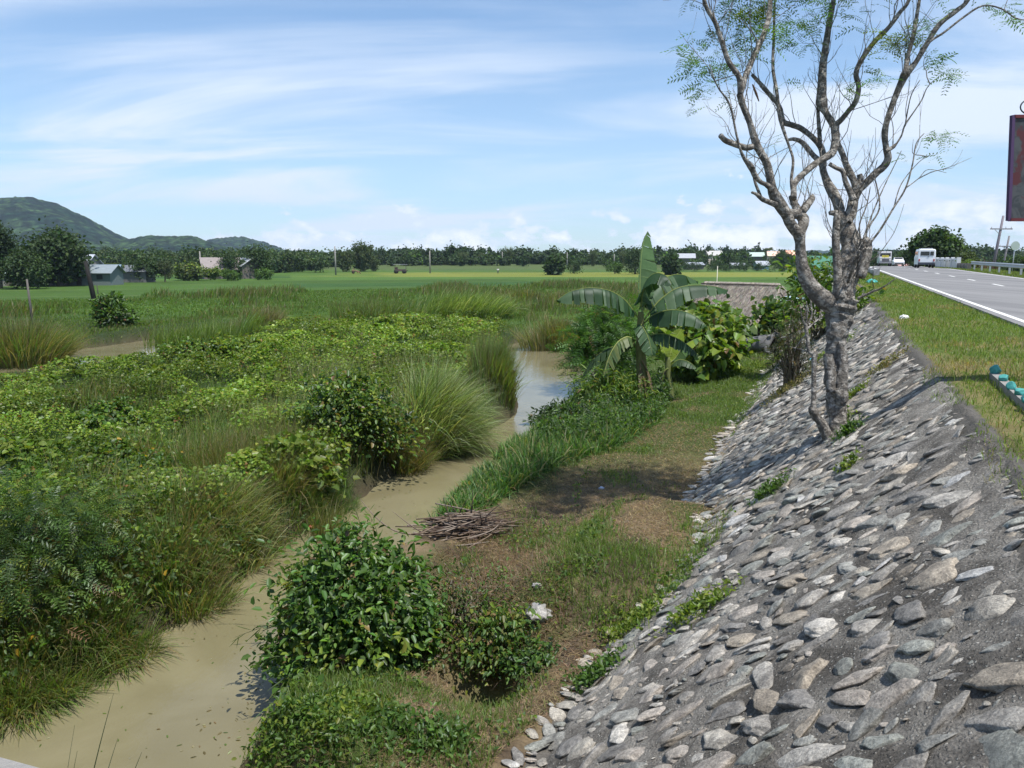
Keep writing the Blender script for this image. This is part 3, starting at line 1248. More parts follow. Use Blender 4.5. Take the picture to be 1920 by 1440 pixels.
def bush(name, pos, rx, ry, rz, n, size, pal, label, cat='bush', kind='leaf', clumps=40, spread=0.22, base=0.15, matl='leaf', twigs=18, group=None, pal2=None, frac2=0.0, asp=0.5, shell=0.6, droop=0.0, rot=0.0):
    """leafy bush: stems and twigs, leaves gathered in clumps at the outside of the volume"""
    pos = np.asarray(pos, float)
    root = empty(name, pos, label, cat, group)
    k = clumps
    d = unit(k)
    d[:, 2] = np.abs(d[:, 2]) * 1.0 - 0.12
    d = norm(d)
    rr = shell + (1 - shell) * rng.random(k) ** 0.6
    rr = rr * (0.66 + 0.5 * rng.random(k))
    c = d * rr[:, None] * np.array([rx, ry, rz]) + np.array([0, 0, rz * base])
    ca, sa = math.cos(rot), math.sin(rot)
    c[:, :2] = c[:, :2] @ np.array([[ca, sa], [-sa, ca]])
    idx = rng.integers(0, k, n)
    sc_ = min(rx, ry, rz) * spread * (0.6 + 0.8 * rng.random(k))[idx]
    P = c[idx] + rng.standard_normal((n, 3)) * sc_[:, None] * np.array([1.25, 1.25, 0.8])
    outw = norm(P + 1e-6)
    nr = norm(np.array([0, 0, 1.0]) + 0.55 * outw + 0.45 * rng.standard_normal((n, 3)))
    al = norm(outw * [1, 1, 0.3] + 0.8 * rng.standard_normal((n, 3)) + np.array([0, 0, -0.35 - droop]))
    cols = pick_cols(n, pal)
    if pal2 is not None:
        f = rng.random(k)[idx] < frac2
        cols[f] = pick_cols(int(f.sum()), pal2)
    S = size * rng.uniform(0.4, 1.3, n) * (0.75 + .5 * rng.random(k))[idx]
    cols = cols * (0.75 + .5 * rng.random(k))[idx][:, None]
    old = rng.random(n) < .03
    cols[old] = pick_cols(int(old.sum()), [(.20, .15, .05), (.16, .10, .05)])
    g = Geo()
    Pw = P
    if kind == 'frond':
        fronds(g, Pw, al, nr, S, cols, pairs=6)
    else:
        leaves(g, Pw, al, nr, S, S * asp, cols, kind=kind)
    g.build('foliage', M[matl], root)
    g2 = Geo()
    for q in range(twigs):
        e = c[rng.integers(0, k)] * rng.uniform(.75, 1.0)
        b0 = np.array([rng.normal(0, rx * .12), rng.normal(0, ry * .12), -0.15])
        mid = (b0 + e) / 2 + rng.standard_normal(3) * min(rx, rz) * .08 + [0, 0, .1 * rz]
        tube(g2, [b0, mid, e], [0.018 * rz + .004, 0.012 * rz + .003, 0.004], 5, (0.12, 0.10, 0.07), sub=3, cap=False)
    g2.build('stems', M['wood'], root)
    return root


# ------------------------------------------------------------------ left bank, vines, meadow
def left_land():
    """ground cover west of the creek"""
    # creeping vines, heart shaped leaves in low mounds
    poly = [(-260, 700), (60, 712), (180, 690), (300, 660), (470, 618), (640, 600), (800, 598), (930, 606), (990, 640), (980, 690), (900, 740), (800, 800), (700, 850), (560, 930), (430, 1000), (300, 1060), (100, 1120), (-300, 1200)]
    n = 125000
    P = sample_region(poly, n, 0.0, 1.35)
    wd = water_d(P[:, 0], P[:, 1])
    clump = fbm(P[:, 0] * .8, P[:, 1] * .8, 301, 3)
    patch = fbm(P[:, 0] * .16 + 3, P[:, 1] * .16, 302, 3)
    c2d = chan(P[:, 0], P[:, 1], C2)
    keep = (wd > 0.5) & (c2d > 1.2) & (clump + .25 * (patch - .5) > 0.36 + 0.10 * (rng.random(n) - .5))
    P = P[keep]
    clump = clump[keep]
    patch = patch[keep]
    n = len(P)
    low = sstep(.8, 5, c2d[keep]) * .85 + .15
    mound = 0.05 + 0.75 * sstep(0.36, 0.68, clump) * (0.6 + .8 * patch) * low
    z = H(P[:, 0], P[:, 1]) + mound * (1 - 0.55 * rng.random(n) ** 1.6)
    dist = np.hypot(P[:, 0], P[:, 1])
    S = (0.070 + 0.0013 * dist) * rng.uniform(.7, 1.3, n)
    cols = pick_cols(n, YGREEN + [(0.10, 0.175, 0.02)], .2)
    red = (fbm(P[:, 0] * 1.4, P[:, 1] * 1.4, 305, 2) > .74) & (rng.random(n) < .28)
    cols[red] = pick_cols(int(red.sum()), [(0.17, 0.085, 0.030), (0.20, 0.13, 0.04), (0.14, 0.07, 0.03)])
    nr = norm(np.array([0, 0, 1.0]) + 0.5 * rng.standard_normal((n, 3)))
    al = norm(rng.standard_normal((n, 3)) * [1, 1, .35])
    spn = fbm(P[:, 0] * .45 + 9, P[:, 1] * .45, 361, 4)
    cols = cols * (0.62 + .75 * sstep(.3, .7, spn))[:, None] * (0.8 + .4 * fbm(P[:, 0] * .13, P[:, 1] * .13, 362, 2))[:, None]
    sp2 = fbm(P[:, 0] * .6, P[:, 1] * .6 + 4, 363, 3)
    S = S * (0.7 + .55 * sstep(.45, .7, sp2))
    g = Geo()
    leaves(g, np.c_[P, z], al, nr, S, S * .95, cols, kind='heart', fold=.12)
    o = g.build('creeping_vines', M['leaf_gloss'])
    tag(o, 'low mat of bright green heart-leaved creeping vines', None, None, 'stuff')

    # short grass between the vines
    n = 95000
    P = sample_region([(-300, 655), (200, 618), (500, 570), (960, 566), (1040, 600), (1000, 720), (900, 830), (650, 950), (560, 1000), (420, 1100), (290, 1180), (0, 1320), (-400, 1450)], n, 0.0, 1.3)
    wd = water_d(P[:, 0], P[:, 1])
    P = P[wd > 0.25]
    n = len(P)
    low = sstep(.3, 5, chan(P[:, 0], P[:, 1], C2)) * .85 + .15
    tall = fbm(P[:, 0] * .3, P[:, 1] * .3, 311, 3)
    L = low * (0.22 + 0.55 * sstep(.45, .68, tall)) * rng.uniform(.5, 1.2, n)
    dist = np.hypot(P[:, 0], P[:, 1])
    cols = pick_cols(n, GRASSG)
    br = tall + .3 * (rng.random(n) - .5) > .60
    cols[br] = pick_cols(int(br.sum()), BROWNG + GRASSG[:2])
    g = Geo()
    blades(g, on_ground(P, -.03), bendv(n, (.2, -.05), .3), L, 0.008 + dist * .00055, cols, seg=3)
    # tall dry seed stalks standing over the vines
    n = 7000
    P = sample_region([(430, 800), (520, 720), (640, 690), (900, 690), (900, 760), (760, 830), (560, 900), (380, 1000), (250, 1060), (200, 980)], n, 0.0, 1.2)
    P = P[(water_d(P[:, 0], P[:, 1]) > .3) & (fbm(P[:, 0] * .7, P[:, 1] * .7, 371, 3) > .42)]
    n = len(P)
    blades(g, on_ground(P, -.03), bendv(n, (.2, -.05), .25), rng.uniform(.7, 1.35, n), .010, pick_cols(n, [(.30, .27, .14), (.24, .25, .11), (.36, .31, .18), (.20, .24, .09)]), seg=3)
    o = g.build('meadow_grass', M['grass'])
    tag(o, 'mixed green and brownish grass growing between the vines', None, None, 'stuff')

    # tall rank grass hanging over the left creek bank
    n = 62000
    P = sample_region([(-520, 1130), (-60, 990), (200, 880), (420, 800), (560, 830), (650, 930), (640, 975), (545, 1020), (410, 1125), (280, 1190), (90, 1290), (-40, 1350), (-520, 1560)], n, -0.1, 1.2)
    wd = water_d(P[:, 0], P[:, 1])
    P = P[wd > -0.05]
    wd = wd[wd > -0.05]
    n = len(P)
    cl = fbm(P[:, 0] * 1.1, P[:, 1] * 1.1, 321, 3)
    z = H(P[:, 0], P[:, 1])
    L = (0.45 + 0.75 * sstep(.35, .7, cl)) * rng.uniform(.55, 1.2, n)
    mean = np.array([0.30, -0.18])
    b = mean + 0.42 * rng.standard_normal((n, 2))
    ed = sstep(.9, .1, wd)[:, None]
    b = b + ed * np.array([0.25, -0.15])
    L = L * (1 - .45 * ed[:, 0])
    cols = pick_cols(n, GRASSG + GREENS)
    f = (fbm(P[:, 0] * .8, P[:, 1] * .8, 322, 3) + .35 * (rng.random(n) - .5)) > .52
    cols[f] = pick_cols(int(f.sum()), STRAW[:3] + BROWNG)
    g = Geo()
    blades(g, np.c_[P, z - .05], b, L, 0.012 * rng.uniform(.5, 1.5, n), cols, seg=4)
    # broad weed leaves mixed in
    m = 30000
    Q = sample_region([(-520, 1130), (-60, 990), (200, 900), (420, 840), (600, 880), (640, 960), (545, 1010), (410, 1110), (280, 1180), (90, 1280), (-40, 1350), (-520, 1560)], m, -0.1, 1.2)
    wq = water_d(Q[:, 0], Q[:, 1])
    ok = (wq > .05) & (fbm(Q[:, 0] * 1.3, Q[:, 1] * 1.3, 330, 3) > .50)
    Q = Q[ok]
    m = len(Q)
    zq = H(Q[:, 0], Q[:, 1]) + rng.uniform(.1, 1.0, m) * (0.35 + .7 * fbm(Q[:, 0], Q[:, 1], 331, 2))
    cq = pick_cols(m, GREENS + YGREEN[:2])
    yl = rng.random(m) < .025
    cq[yl] = (0.42, 0.27, 0.03)
    S = .085 * rng.uniform(.5, 1.4, m)
    leaves(g, np.c_[Q, zq], norm(rng.standard_normal((m, 3))), norm(np.array([0, -.2, 1.0]) + .55 * rng.standard_normal((m, 3))), S, S * .6, cq, kind='heart')
    o = g.build('bank_grass', M['grass'])
    tag(o, 'rank tangled grass and weeds hanging over the left creek bank', None, None, 'stuff')

    # middle distance: rough grass before the paddies
    n = 70000
    P = sample_region([(-300, 640), (-300, 570), (200, 560), (600, 545), (1250, 530), (1300, 570), (1180, 600), (960, 590), (600, 600), (300, 640)], n, 0.0, .6)
    wd = water_d(P[:, 0], P[:, 1])
    P = P[wd > .2]
    n = len(P)
    tall = fbm(P[:, 0] * .12, P[:, 1] * .12, 341, 3)
    dist = np.hypot(P[:, 0], P[:, 1])
    L = (0.25 + 1.1 * sstep(.48, .68, tall)) * rng.uniform(.5, 1.2, n)
    cols = pick_cols(n, GRASSG + YGREEN[:2])
    f = tall + .25 * (rng.random(n) - .5) > .60
    cols[f] = pick_cols(int(f.sum()), BROWNG + GRASSG[:2])
    g = Geo()
    blades(g, on_ground(P, -.03), bendv(n, (.25, -.0), .25), L, 0.01 + dist * .0009, cols, seg=2)
    o = g.build('field_margin_grass', M['grass'])
    tag(o, 'rough tall grass along the near edge of the paddies', None, None, 'stuff')


def right_land():
    # tall soft grass on the right creek bank
    n = 26000
    P = sample_region([(800, 985), (830, 930), (950, 850), (990, 800), (1060, 760), (1120, 735), (1210, 760), (1240, 800), (1150, 850), (1060, 880), (960, 930), (880, 985)], n, -0.1, 1.0)
    wd = chan(P[:, 0], P[:, 1], C1)
    P = P[wd > 0.35]
    wd = wd[wd > 0.35]
    n = len(P)
    L = np.minimum(.55, .10 + .28 * wd) * rng.uniform(.35, 1.35, n) * (.45 + 1.1 * fbm(P[:, 0] * 2.2, P[:, 1] * 2.2, 403, 3))
    keep = fbm(P[:, 0] * 1.7, P[:, 1] * 1.7, 404, 3) > .36
    P, L = P[keep], L[keep]
    n = len(P)
    g = Geo()
    blades(g, on_ground(P, -.03), bendv(n, (-.05, -.15), .7), L, 0.024 * rng.uniform(.5, 1.4, n), pick_cols(n, [(0.085, 0.185, 0.045), (0.070, 0.15, 0.038), (0.13, 0.24, 0.07), (0.05, 0.11, 0.03), (0.17, 0.24, 0.09), (.26, .24, .12)]), seg=4)
    m = 16000
    Q = sample_region([(1000, 850), (1040, 790), (1090, 730), (1200, 700), (1260, 760), (1240, 800), (1140, 850)], m, -0.05, .8)
    ok = chan(Q[:, 0], Q[:, 1], C1) > .9
    Q = Q[ok]
    m = len(Q)
    zq = H(Q[:, 0], Q[:, 1]) + rng.uniform(.05, .75, m) * (.3 + fbm(Q[:, 0] * 1.2, Q[:, 1] * 1.2, 402, 2))
    S = .10 * rng.uniform(.5, 1.4, m)
    leaves(g, np.c_[Q, zq], unit(m), norm(np.array([0, -.2, 1.0]) + .5 * rng.standard_normal((m, 3))), S, S * .5, pick_cols(m, GREENS + DARKG[:1]))
    o = g.build('creek_side_grass', M['grass'])
    tag(o, 'lush fresh green grass and weeds along the right side of the creek', None, None, 'stuff')

    # short cropped grass of the bench, with dead grass litter
    n = 100000
    P = sample_region([(420, 1500), (560, 1290), (880, 1100), (860, 1010), (960, 930), (1080, 860), (1200, 800), (1240, 700), (1330, 660), (1420, 640), (1560, 620), (1500, 700), (1430, 800), (1370, 1000), (1430, 1010), (1380, 1100), (1280, 1200), (1120, 1270), (940, 1440), (900, 1520)], n, 0.05, 1.5)
    s, t = st(P[:, 0], P[:, 1])
    wd = chan(P[:, 0], P[:, 1], C1)
    toe = toe_s(t) + .25 + 0.5 * (fbm(P[:, 0] * .9, P[:, 1] * .9, 66, 3) - .5)
    inpit = ((P[:, 0] - PIT[0]) / .4) ** 2 + ((P[:, 1] - PIT[1]) / .6) ** 2 < 1
    ok = (wd > np.where(P[:, 1] < 9, -.35, .15)) & (s < toe + .15) & ~inpit
    P = P[ok]
    n = len(P)
    dist = np.hypot(P[:, 0], P[:, 1])
    g1 = fbm(P[:, 0] * .9, P[:, 1] * .9, 411, 4)
    bare = sstep(22, 16, P[:, 1]) * sstep(9.5, 12, P[:, 1])                  # trodden straw-coloured patch under the tree
    green = g1 - .16 * bare + .10 * sstep(8.5, 7.0, P[:, 1]) + .14 * sstep(17, 22, P[:, 1])
    isg = green + .26 * (rng.random(n) - .5) > .52
    L = np.where(isg, .12, .09) * rng.uniform(.5, 1.6, n) * (.6 + .9 * fbm(P[:, 0] * 2, P[:, 1] * 2, 412, 2))
    cols = pick_cols(n, GRASSG + YGREEN[1:2])
    cols[~isg] = pick_cols(int((~isg).sum()), [(0.27, 0.20, 0.12), (0.21, 0.155, 0.095), (0.33, 0.26, 0.16), (0.15, 0.11, 0.07)])
    sp = np.where(isg, .5, 1.7)[:, None]
    b = sp * rng.standard_normal((n, 2))
    up = np.where(isg, 1.0, .32)
    g = Geo()
    for q in (True, False):
        k = isg == q
        blades(g, on_ground(P[k], -.004 if q else .006), b[k], L[k] * (1 if q else 1.1), (0.0045 + dist[k] * .0004), cols[k], seg=2 if q else 3, up=1.0 if q else .3, curl=1 if q else .3)
    m = 15000
    Q = P[isg][rng.integers(0, int(isg.sum()), m)] + rng.normal(0, .05, (m, 2))
    Q = Q[fbm(Q[:, 0] * 1.7, Q[:, 1] * 1.7, 415, 3) > .54]
    m = len(Q)
    S = .045 * rng.uniform(.6, 1.4, m)
    leaves(g, on_ground(Q, .0) + np.c_[np.zeros((m, 2)), rng.uniform(.02, .11, m)], unit(m), norm(np.array([0, 0, 1.0]) + .4 * rng.standard_normal((m, 3))), S, S * .7, pick_cols(m, GREENS + YGREEN[:2]), kind='heart')
    # dead brush and litter around the thicket
    n = 9000
    P = sample_region([(780, 1060), (860, 1000), (990, 960), (1060, 1040), (1080, 1170), (1000, 1260), (900, 1200), (820, 1120)], n, .05, 1.0)
    P = P[chan(P[:, 0], P[:, 1], C1) > .3]
    n = len(P)
    hgt = rng.random(n) < .25
    blades(g, on_ground(P, .0), 1.3 * rng.standard_normal((n, 2)), np.where(hgt, .42, .2) * rng.uniform(.4, 1.2, n), .006, pick_cols(n, [(.22, .15, .09), (.15, .10, .06), (.30, .22, .14), (.10, .065, .045), (.12, .13, .045)]), seg=3, up=.55)
    o = g.build('bench_grass', M['grass'])
    tag(o, 'thin cropped grass and dry straw litter on the bench below the stones', None, None, 'stuff')

    # grass verge along the road
    n = 85000
    t = 2.2 * (75 / 2.2) ** rng.random(n)
    s = rng.uniform(S_CREST - .25, S_ROAD0 + .05, n)
    x, y = xy(s, t)
    e = S_CREST + 0.45 * (fbm(x * .8, y * .8, 67, 3) - .5) * 2
    ok = (s > e) & (t > 2.2) & ((s > e + .35) | (rng.random(n) < .5))
    x, y, s, t = x[ok], y[ok], s[ok], t[ok]
    n = len(x)
    v = fbm(x * .8, y * .8, 420, 4)
    cols = pick_cols(n, [(0.125, 0.185, 0.035), (0.105, 0.165, 0.03), (0.15, 0.20, 0.05)])
    dr = v + .25 * (rng.random(n) - .5) > .66
    cols[dr] = pick_cols(int(dr.sum()), STRAW[:3])
    g = Geo()
    blades(g, np.c_[x, y, H(x, y) - .01], .6 * rng.standard_normal((n, 2)), .085 * rng.uniform(.5, 1.5, n), .004 + t * .0005, cols, seg=2)
    # beyond the road
    n2_ = 22000
    t = rng.uniform(22, 110, n2_)
    s = rng.uniform(S_ROAD1 - .05, 15, n2_)
    x, y = xy(s, t)
    blades(g, np.c_[x, y, H(x, y) - .01], .5 * rng.standard_normal((n2_, 2)), .16 * rng.uniform(.5, 1.5, n2_), .01 + t * .0006, pick_cols(n2_, [(0.12, 0.165, 0.035), (0.14, 0.17, 0.05)]), seg=2)
    o = g.build('verge_grass', M['grass'])
    tag(o, 'short yellowish green grass of the road verge', None, None, 'stuff')

    # weeds in the joints of the stone slope
    g = Geo()
    for (px, py, rad, m, pal, hgt) in [(1440, 930, .22, 260, GREENS, .16), (1590, 880, .12, 120, YGREEN, .14), (1588, 818, .16, 220, GREENS, .16), (1580, 800, .12, 120, YGREEN, .2), (1500, 640, .8, 1500, YGREEN, .22), (1440, 690, .8, 1600, YGREEN, .2), (1380, 700, .6, 900, YGREEN, .2), (1475, 735, .55, 600, BROWNG, .2), (1555, 665, .6, 500, YGREEN, .18),
                                       (1310, 1150, .3, 420, YGREEN, .12), (1180, 1180, .35, 600, YGREEN, .14), (1110, 1280, .25, 320, GREENS, .12), (1130, 1260, .2, 200, GREENS, .1), (1660, 690, .3, 200, BROWNG, .1), (1600, 745, .2, 160, YGREEN, .12), (560, 1350, .35, 500, GREENS, .12), (640, 1345, .4, 700, YGREEN, .12), (740, 1370, .35, 500, GREENS, .12), (500, 1410, .35, 500, GREENS + YGREEN, .15), (830, 1400, .3, 400, GREENS, .12), (600, 1420, .4, 500, GREENS, .12)]:
        c = gp(px, py)
        P = c[:2] + rng.standard_normal((m, 2)) * rad * .5
        z = H(P[:, 0], P[:, 1]) + .03 + rng.random(m) * hgt
        S = .055 * rng.uniform(.5, 1.4, m)
        leaves(g, np.c_[P, z], unit(m), norm(np.array([0, 0, 1.0]) + .5 * rng.standard_normal((m, 3))), S, S * .6, pick_cols(m, pal))
        m2 = m // 2
        P = c[:2] + rng.standard_normal((m2, 2)) * rad * .5
        blades(g, on_ground(P, .02), .5 * rng.standard_normal((m2, 2)), hgt * rng.uniform(.5, 1.6, m2), .007, pick_cols(m2, pal), seg=3)
    o = g.build('weeds', M['leaf'])
    tag(o, 'small weeds rooted in the joints of the stone slope', None, None, 'stuff')


left_land()
right_land()


# ------------------------------------------------------------------ individual clumps and bushes
def clump_at(name, px, py, z=0.0):
    p = at(px, py, z)
    return np.array([p[0], p[1], hz(p[0], p[1])])


def plants():
    tussock('grass_clump', clump_at('', 822, 802), .72, 2.2, 6000, FEATHER + GRASSG[:2] + BROWNG[:1], 'largest pale feathery grass clump arching over the creek', wind=(.62, -.02), W=.019, lean_out=.7, spread=.6, thin_base=.85, seg=6)
    tussock('grass_clump', clump_at('', 925, 738), .7, 2.1, 5200, GRASSG + BROWNG[:2], 'tall upright reed clump beside the pale water bend', wind=(.10, -.02), W=.02, lean_out=.2, spread=.32, thin_base=.95)
    tussock('grass_clump', clump_at('', 745, 828), .7, 1.2, 3200, BROWNG + STRAW[:1] + GRASSG[:1], 'brownish matted grass clump left of the feathery one', wind=(.35, -.15), W=.013, lean_out=.8, thin_base=.8)
    tussock('grass_clump', clump_at('', 640, 790), 1.7, 1.05, 6500, BROWNG[2:] + GRASSG + STRAW[:1], 'olive grass clump with dry seed heads behind the dark shrub', wind=(.15, -.05), W=.011, lean_out=.5, thin_base=1.0, spread=.35)
    tussock('grass_clump', clump_at('', 480, 905), 1.15, 1.2, 6500, STRAW[:2] + BROWNG + GRASSG, 'dry fawn grass clump in the middle of the left bank', wind=(.3, -.2), W=.010, lean_out=.7, thin_base=.85)
    tussock('grass_clump', clump_at('', 612, 985, WZ + .25), .35, 1.0, 420, [(0.22, 0.21, 0.09), (0.16, 0.18, 0.06), (0.27, 0.25, 0.12)], 'small upright yellowish grass tuft at the water edge', wind=(.12, -.03), W=.010, lean_out=.4, spread=.2, thin_base=.8)
    tussock('grass_clump', clump_at('', 15, 655), 2.3, 2.6, 9000, BROWNG + GRASSG[:2], 'big brown and green grass clump at the far left water bend', wind=(.25, -.1), W=.03, lean_out=.8, thin_base=.85)
    tussock('grass_clump', clump_at('', 865, 596), 3.0, 2.8, 5000, FEATHER[:3] + GRASSG, 'windblown pale grass clump in front of the far paddies', wind=(.55, -.1), W=.045, lean_out=.5, thin_base=.9)
    tussock('grass_clump', clump_at('', 1060, 632), 1.7, 2.5, 4500, BROWNG + [(0.15, 0.15, 0.05)] + GRASSG[:1], 'reddish brown grass clump behind the feathery shrub', wind=(.3, -.1), W=.03, lean_out=.7, thin_base=.9)
    tussock('grass_clump', clump_at('', 970, 566), 4.2, 2.4, 3600, BROWNG + GRASSG[:2], 'dark based grass clump on the far mud bank', wind=(.2, -.05), W=.06, lean_out=.5, thin_base=1.0)
    tussock('grass_clump', clump_at('', 1090, 566), 3.8, 2.2, 2600, BROWNG + GRASSG[:2], 'dull olive grass clump right of the far mud bank', wind=(.2, -.05), W=.06, lean_out=.4, thin_base=1.0)
    tussock('grass_clump', clump_at('', 700, 600), 2.6, 2.0, 3600, GRASSG + BROWNG[:1], 'green wispy grass clump left of the windblown one', wind=(.3, -.05), W=.04, lean_out=.4, thin_base=1.0)
    tussock('grass_clump', clump_at('', 400, 625), 2.8, 1.9, 3600, GRASSG + YGREEN[:1], 'fresh green grass clump beyond the vines on the left', wind=(.3, -.05), W=.035, lean_out=.4, thin_base=1.0)
    tussock('grass_clump', clump_at('', 480, 612), 1.8, 1.6, 2200, BROWNG, 'small brown grass clump beyond the vines on the left', wind=(.2, -.05), W=.035, lean_out=.5, thin_base=1.0)
    tussock('grass_clump', clump_at('', 570, 905, -.1), .85, .55, 7000, [(0.085, 0.16, 0.03), (0.11, 0.185, 0.04), (0.07, 0.12, 0.03)], 'low fine bright green cushion of grass above the small tuft', wind=(.1, -.05), W=.008, lean_out=.8, thin_base=1.0)
    tussock('grass_clump', clump_at('', 40, 1235, -.2), .6, .75, 2200, [(0.16, 0.17, 0.05), (0.22, 0.19, 0.07), (0.13, 0.11, 0.05)] + GRASSG, 'drooping yellowish grass clump at the lower left water edge', wind=(.2, -.35), W=.012, lean_out=1.2, thin_base=.8)
    tussock('grass_clump', clump_at('', 205, 1160, -.2), .6, .7, 2200, GRASSG + STRAW[:2], 'dark drooping grass clump on the left bank near the water', wind=(.3, -.3), W=.011, lean_out=1.0, thin_base=.8)

    tussock('grass_clump', clump_at('', 415, 970), .8, 1.1, 3000, FEATHER + STRAW[:3] + GRASSG[:2], 'pale fawn and green grass clump left of the dry one', wind=(.3, -.2), W=.012, lean_out=.7, thin_base=.9)
    tussock('grass_clump', clump_at('', 300, 1050), .8, .85, 2600, GRASSG + STRAW[:3] + FEATHER[:1], 'tall green grass clump on the near left bank', wind=(.3, -.2), W=.012, lean_out=.7, thin_base=.9)
    tussock('grass_clump', clump_at('', 560, 850), 1.0, 1.25, 3200, FEATHER[:2] + BROWNG, 'soft pale grass clump just left of the dark shrub', wind=(.3, -.1), W=.013, lean_out=.6, thin_base=.9)
    bush('shrub', clump_at('', 655, 865, -.2), 1.15, 1.0, 1.3, 7000, .125, GREENS + YGREEN[:1] + DARKG[:1], 'round dark glossy shrub overhanging the creek', 'shrub', clumps=60, matl='leaf_gloss', base=.35, pal2=YGREEN, frac2=.2, asp=.62, spread=.2)
    bush('shrub', clump_at('', 545, 905, -.1), .9, .8, .7, 2600, .15, YGREEN, 'small light green large-leaved shrub left of the dark shrub', 'shrub', clumps=30, base=.2, asp=.8, kind='heart')
    bush('shrub', clump_at('', 216, 612), 1.15, 1.0, 1.75, 3600, .28, GREENS + DARKG[:1], 'isolated round bush beside the leaning black post', 'bush', clumps=46, base=.2, spread=.2)
    bush('shrub', clump_at('', 40, 1130, 0), 1.05, .9, 1.15, 3600, .22, GREENS + DARKG, 'dark feathery shrub at the left edge of the picture', 'shrub', kind='frond', clumps=50, base=.4, pal2=YGREEN, frac2=.12)
    bush('shrub', clump_at('', 170, 1060, 0), .8, .7, .85, 1500, .24, GREENS, 'smaller feathery shrub with bluish leaf sprays on the left bank', 'shrub', kind='frond', clumps=30, base=.3)
    bush('shrub', clump_at('', 365, 672), 1.7, 1.3, .75, 2600, .16, YGREEN[1:] + GREENS, 'low glossy bush patch rising from the vines right of the far left bend', 'bush', clumps=40, base=.2, asp=.8, kind='heart', matl='leaf_gloss')
    bush('shrub', clump_at('', 450, 664), 1.5, 1.2, .7, 2000, .15, YGREEN + GREENS[:1], 'low bright bush patch in the vines beside the low glossy patch', 'bush', clumps=36, base=.2, asp=.8, kind='heart')
    bush('shrub', clump_at('', 760, 622), 2.6, 1.6, .8, 2600, .18, YGREEN + GREENS[:2], 'long low leafy patch at the far edge of the vines', 'bush', clumps=44, base=.2, asp=.8, kind='heart')
    bush('shrub', clump_at('', 200, 790), 1.1, .9, .5, 1800, .12, GREENS + YGREEN[:1], 'low dark leafy hump in the vines at the left', 'bush', clumps=30, base=.2, asp=.8, kind='heart')
    bush('shrub', at(930, 1330, -.9) * [1, 1, 0] + [0, 0, -.55], .42, .34, .75, 1900, .07, GREENS + YGREEN[:1] + [(.16, .17, .05)], 'trailing vines hanging down into the dark pit before the stones', 'vines', kind='heart', clumps=40, base=.5, spread=.35, droop=.8, twigs=26)
    # the big bush in the foreground
    c = at(665, 1205, 0.0)
    c = np.array([c[0], c[1], -.45])
    bush('shrub', c, 1.0, .85, 1.25, 14500, .105, GREENS + [(0.07, 0.15, 0.03)], 'large dense bush with broad glossy leaves in the foreground', 'bush', clumps=110, matl='leaf_gloss', base=.35, pal2=YGREEN, frac2=.10, asp=.55, spread=.17, twigs=30)
    c2 = at(865, 1165, 0.0)
    c2 = np.array([c2[0], c2[1], -.35])
    bush('shrub', c2, .8, .7, .8, 3600, .06, [(0.07, 0.085, 0.03), (0.13, 0.10, 0.05), (0.16, 0.11, 0.065), (0.10, 0.07, 0.045)], 'tangled brownish thicket of vines and dry twigs right of the large bush', 'thicket', clumps=90, base=.3, spread=.22, twigs=150, pal2=GREENS, frac2=.3)
    c3 = at(1010, 1240, 0.0)
    c3 = np.array([c3[0], c3[1], -.15])
    bush('shrub', c3, .33, .3, .38, 1100, .075, GREENS + DARKG[:1], 'small leafy weed bush at the foot of the stones', 'bush', clumps=24, base=.3)
    # banks beside the banana plants
    bush('shrub', clump_at('', 1140, 705, 0), 1.5, 1.4, 2.0, 3600, .50, [(0.075, 0.165, 0.03), (0.10, 0.20, 0.04), (0.055, 0.12, 0.03)], 'bright feathery shrub between the creek and the banana plant', 'shrub', kind='frond', clumps=60, base=.35, spread=.25)
    bush('shrub', clump_at('', 1318, 712, 0), 1.25, 1.1, 1.6, 2200, .30, YGREEN + GREENS[:3], 'tall shrub with large heart-shaped leaves right of the banana plants', 'shrub', kind='heart', clumps=46, base=.45, asp=.85, droop=.5, matl='leaf_gloss')
    bush('shrub', clump_at('', 1305, 662, 0), 1.9, 1.6, 1.75, 3600, .34, YGREEN[:2] + GREENS[:3], 'wide shrub with large leaves in front of the thatched roof', 'shrub', kind='heart', clumps=60, base=.45, asp=.85, droop=.5, matl='leaf_gloss')
    bush('shrub', clump_at('', 1060, 800, 0), .8, .7, .55, 2600, .15, DARKG + GREENS[:1], 'low dark weedy bush at the creek edge left of the banana plant', 'bush', kind='thin', clumps=40, base=.3, asp=.3)
    bush('shrub', clump_at('', 1150, 770, 0), 1.0, .9, .9, 3400, .22, GREENS[:2] + YGREEN[:1], 'spiky green undergrowth at the foot of the banana plant', 'bush', kind='thin', clumps=50, base=.4, asp=.16)
    # dark fine shrub behind the tree
    p = atd(1488, 640, 19.5)
    bush('shrub', (p[0], p[1], hz(p[0], p[1])), .5, .5, 1.7, 2600, .16, [(0.05, 0.05, 0.03), (0.08, 0.07, 0.045), (0.04, 0.06, 0.025)], 'wispy dark brownish bush behind the trunk of the roadside tree', 'bush', kind='thin', clumps=60, base=.3, asp=.10, spread=.3, twigs=40)
    p = atd(1545, 560, 27)
    bush('shrub', (p[0], p[1], hz(p[0], p[1])), 1.5, 1.2, 2.0, 2600, .22, YGREEN[:2] + GREENS, 'fresh green bush seen through the fork of the roadside tree', 'bush', clumps=46, base=.35)


plants()
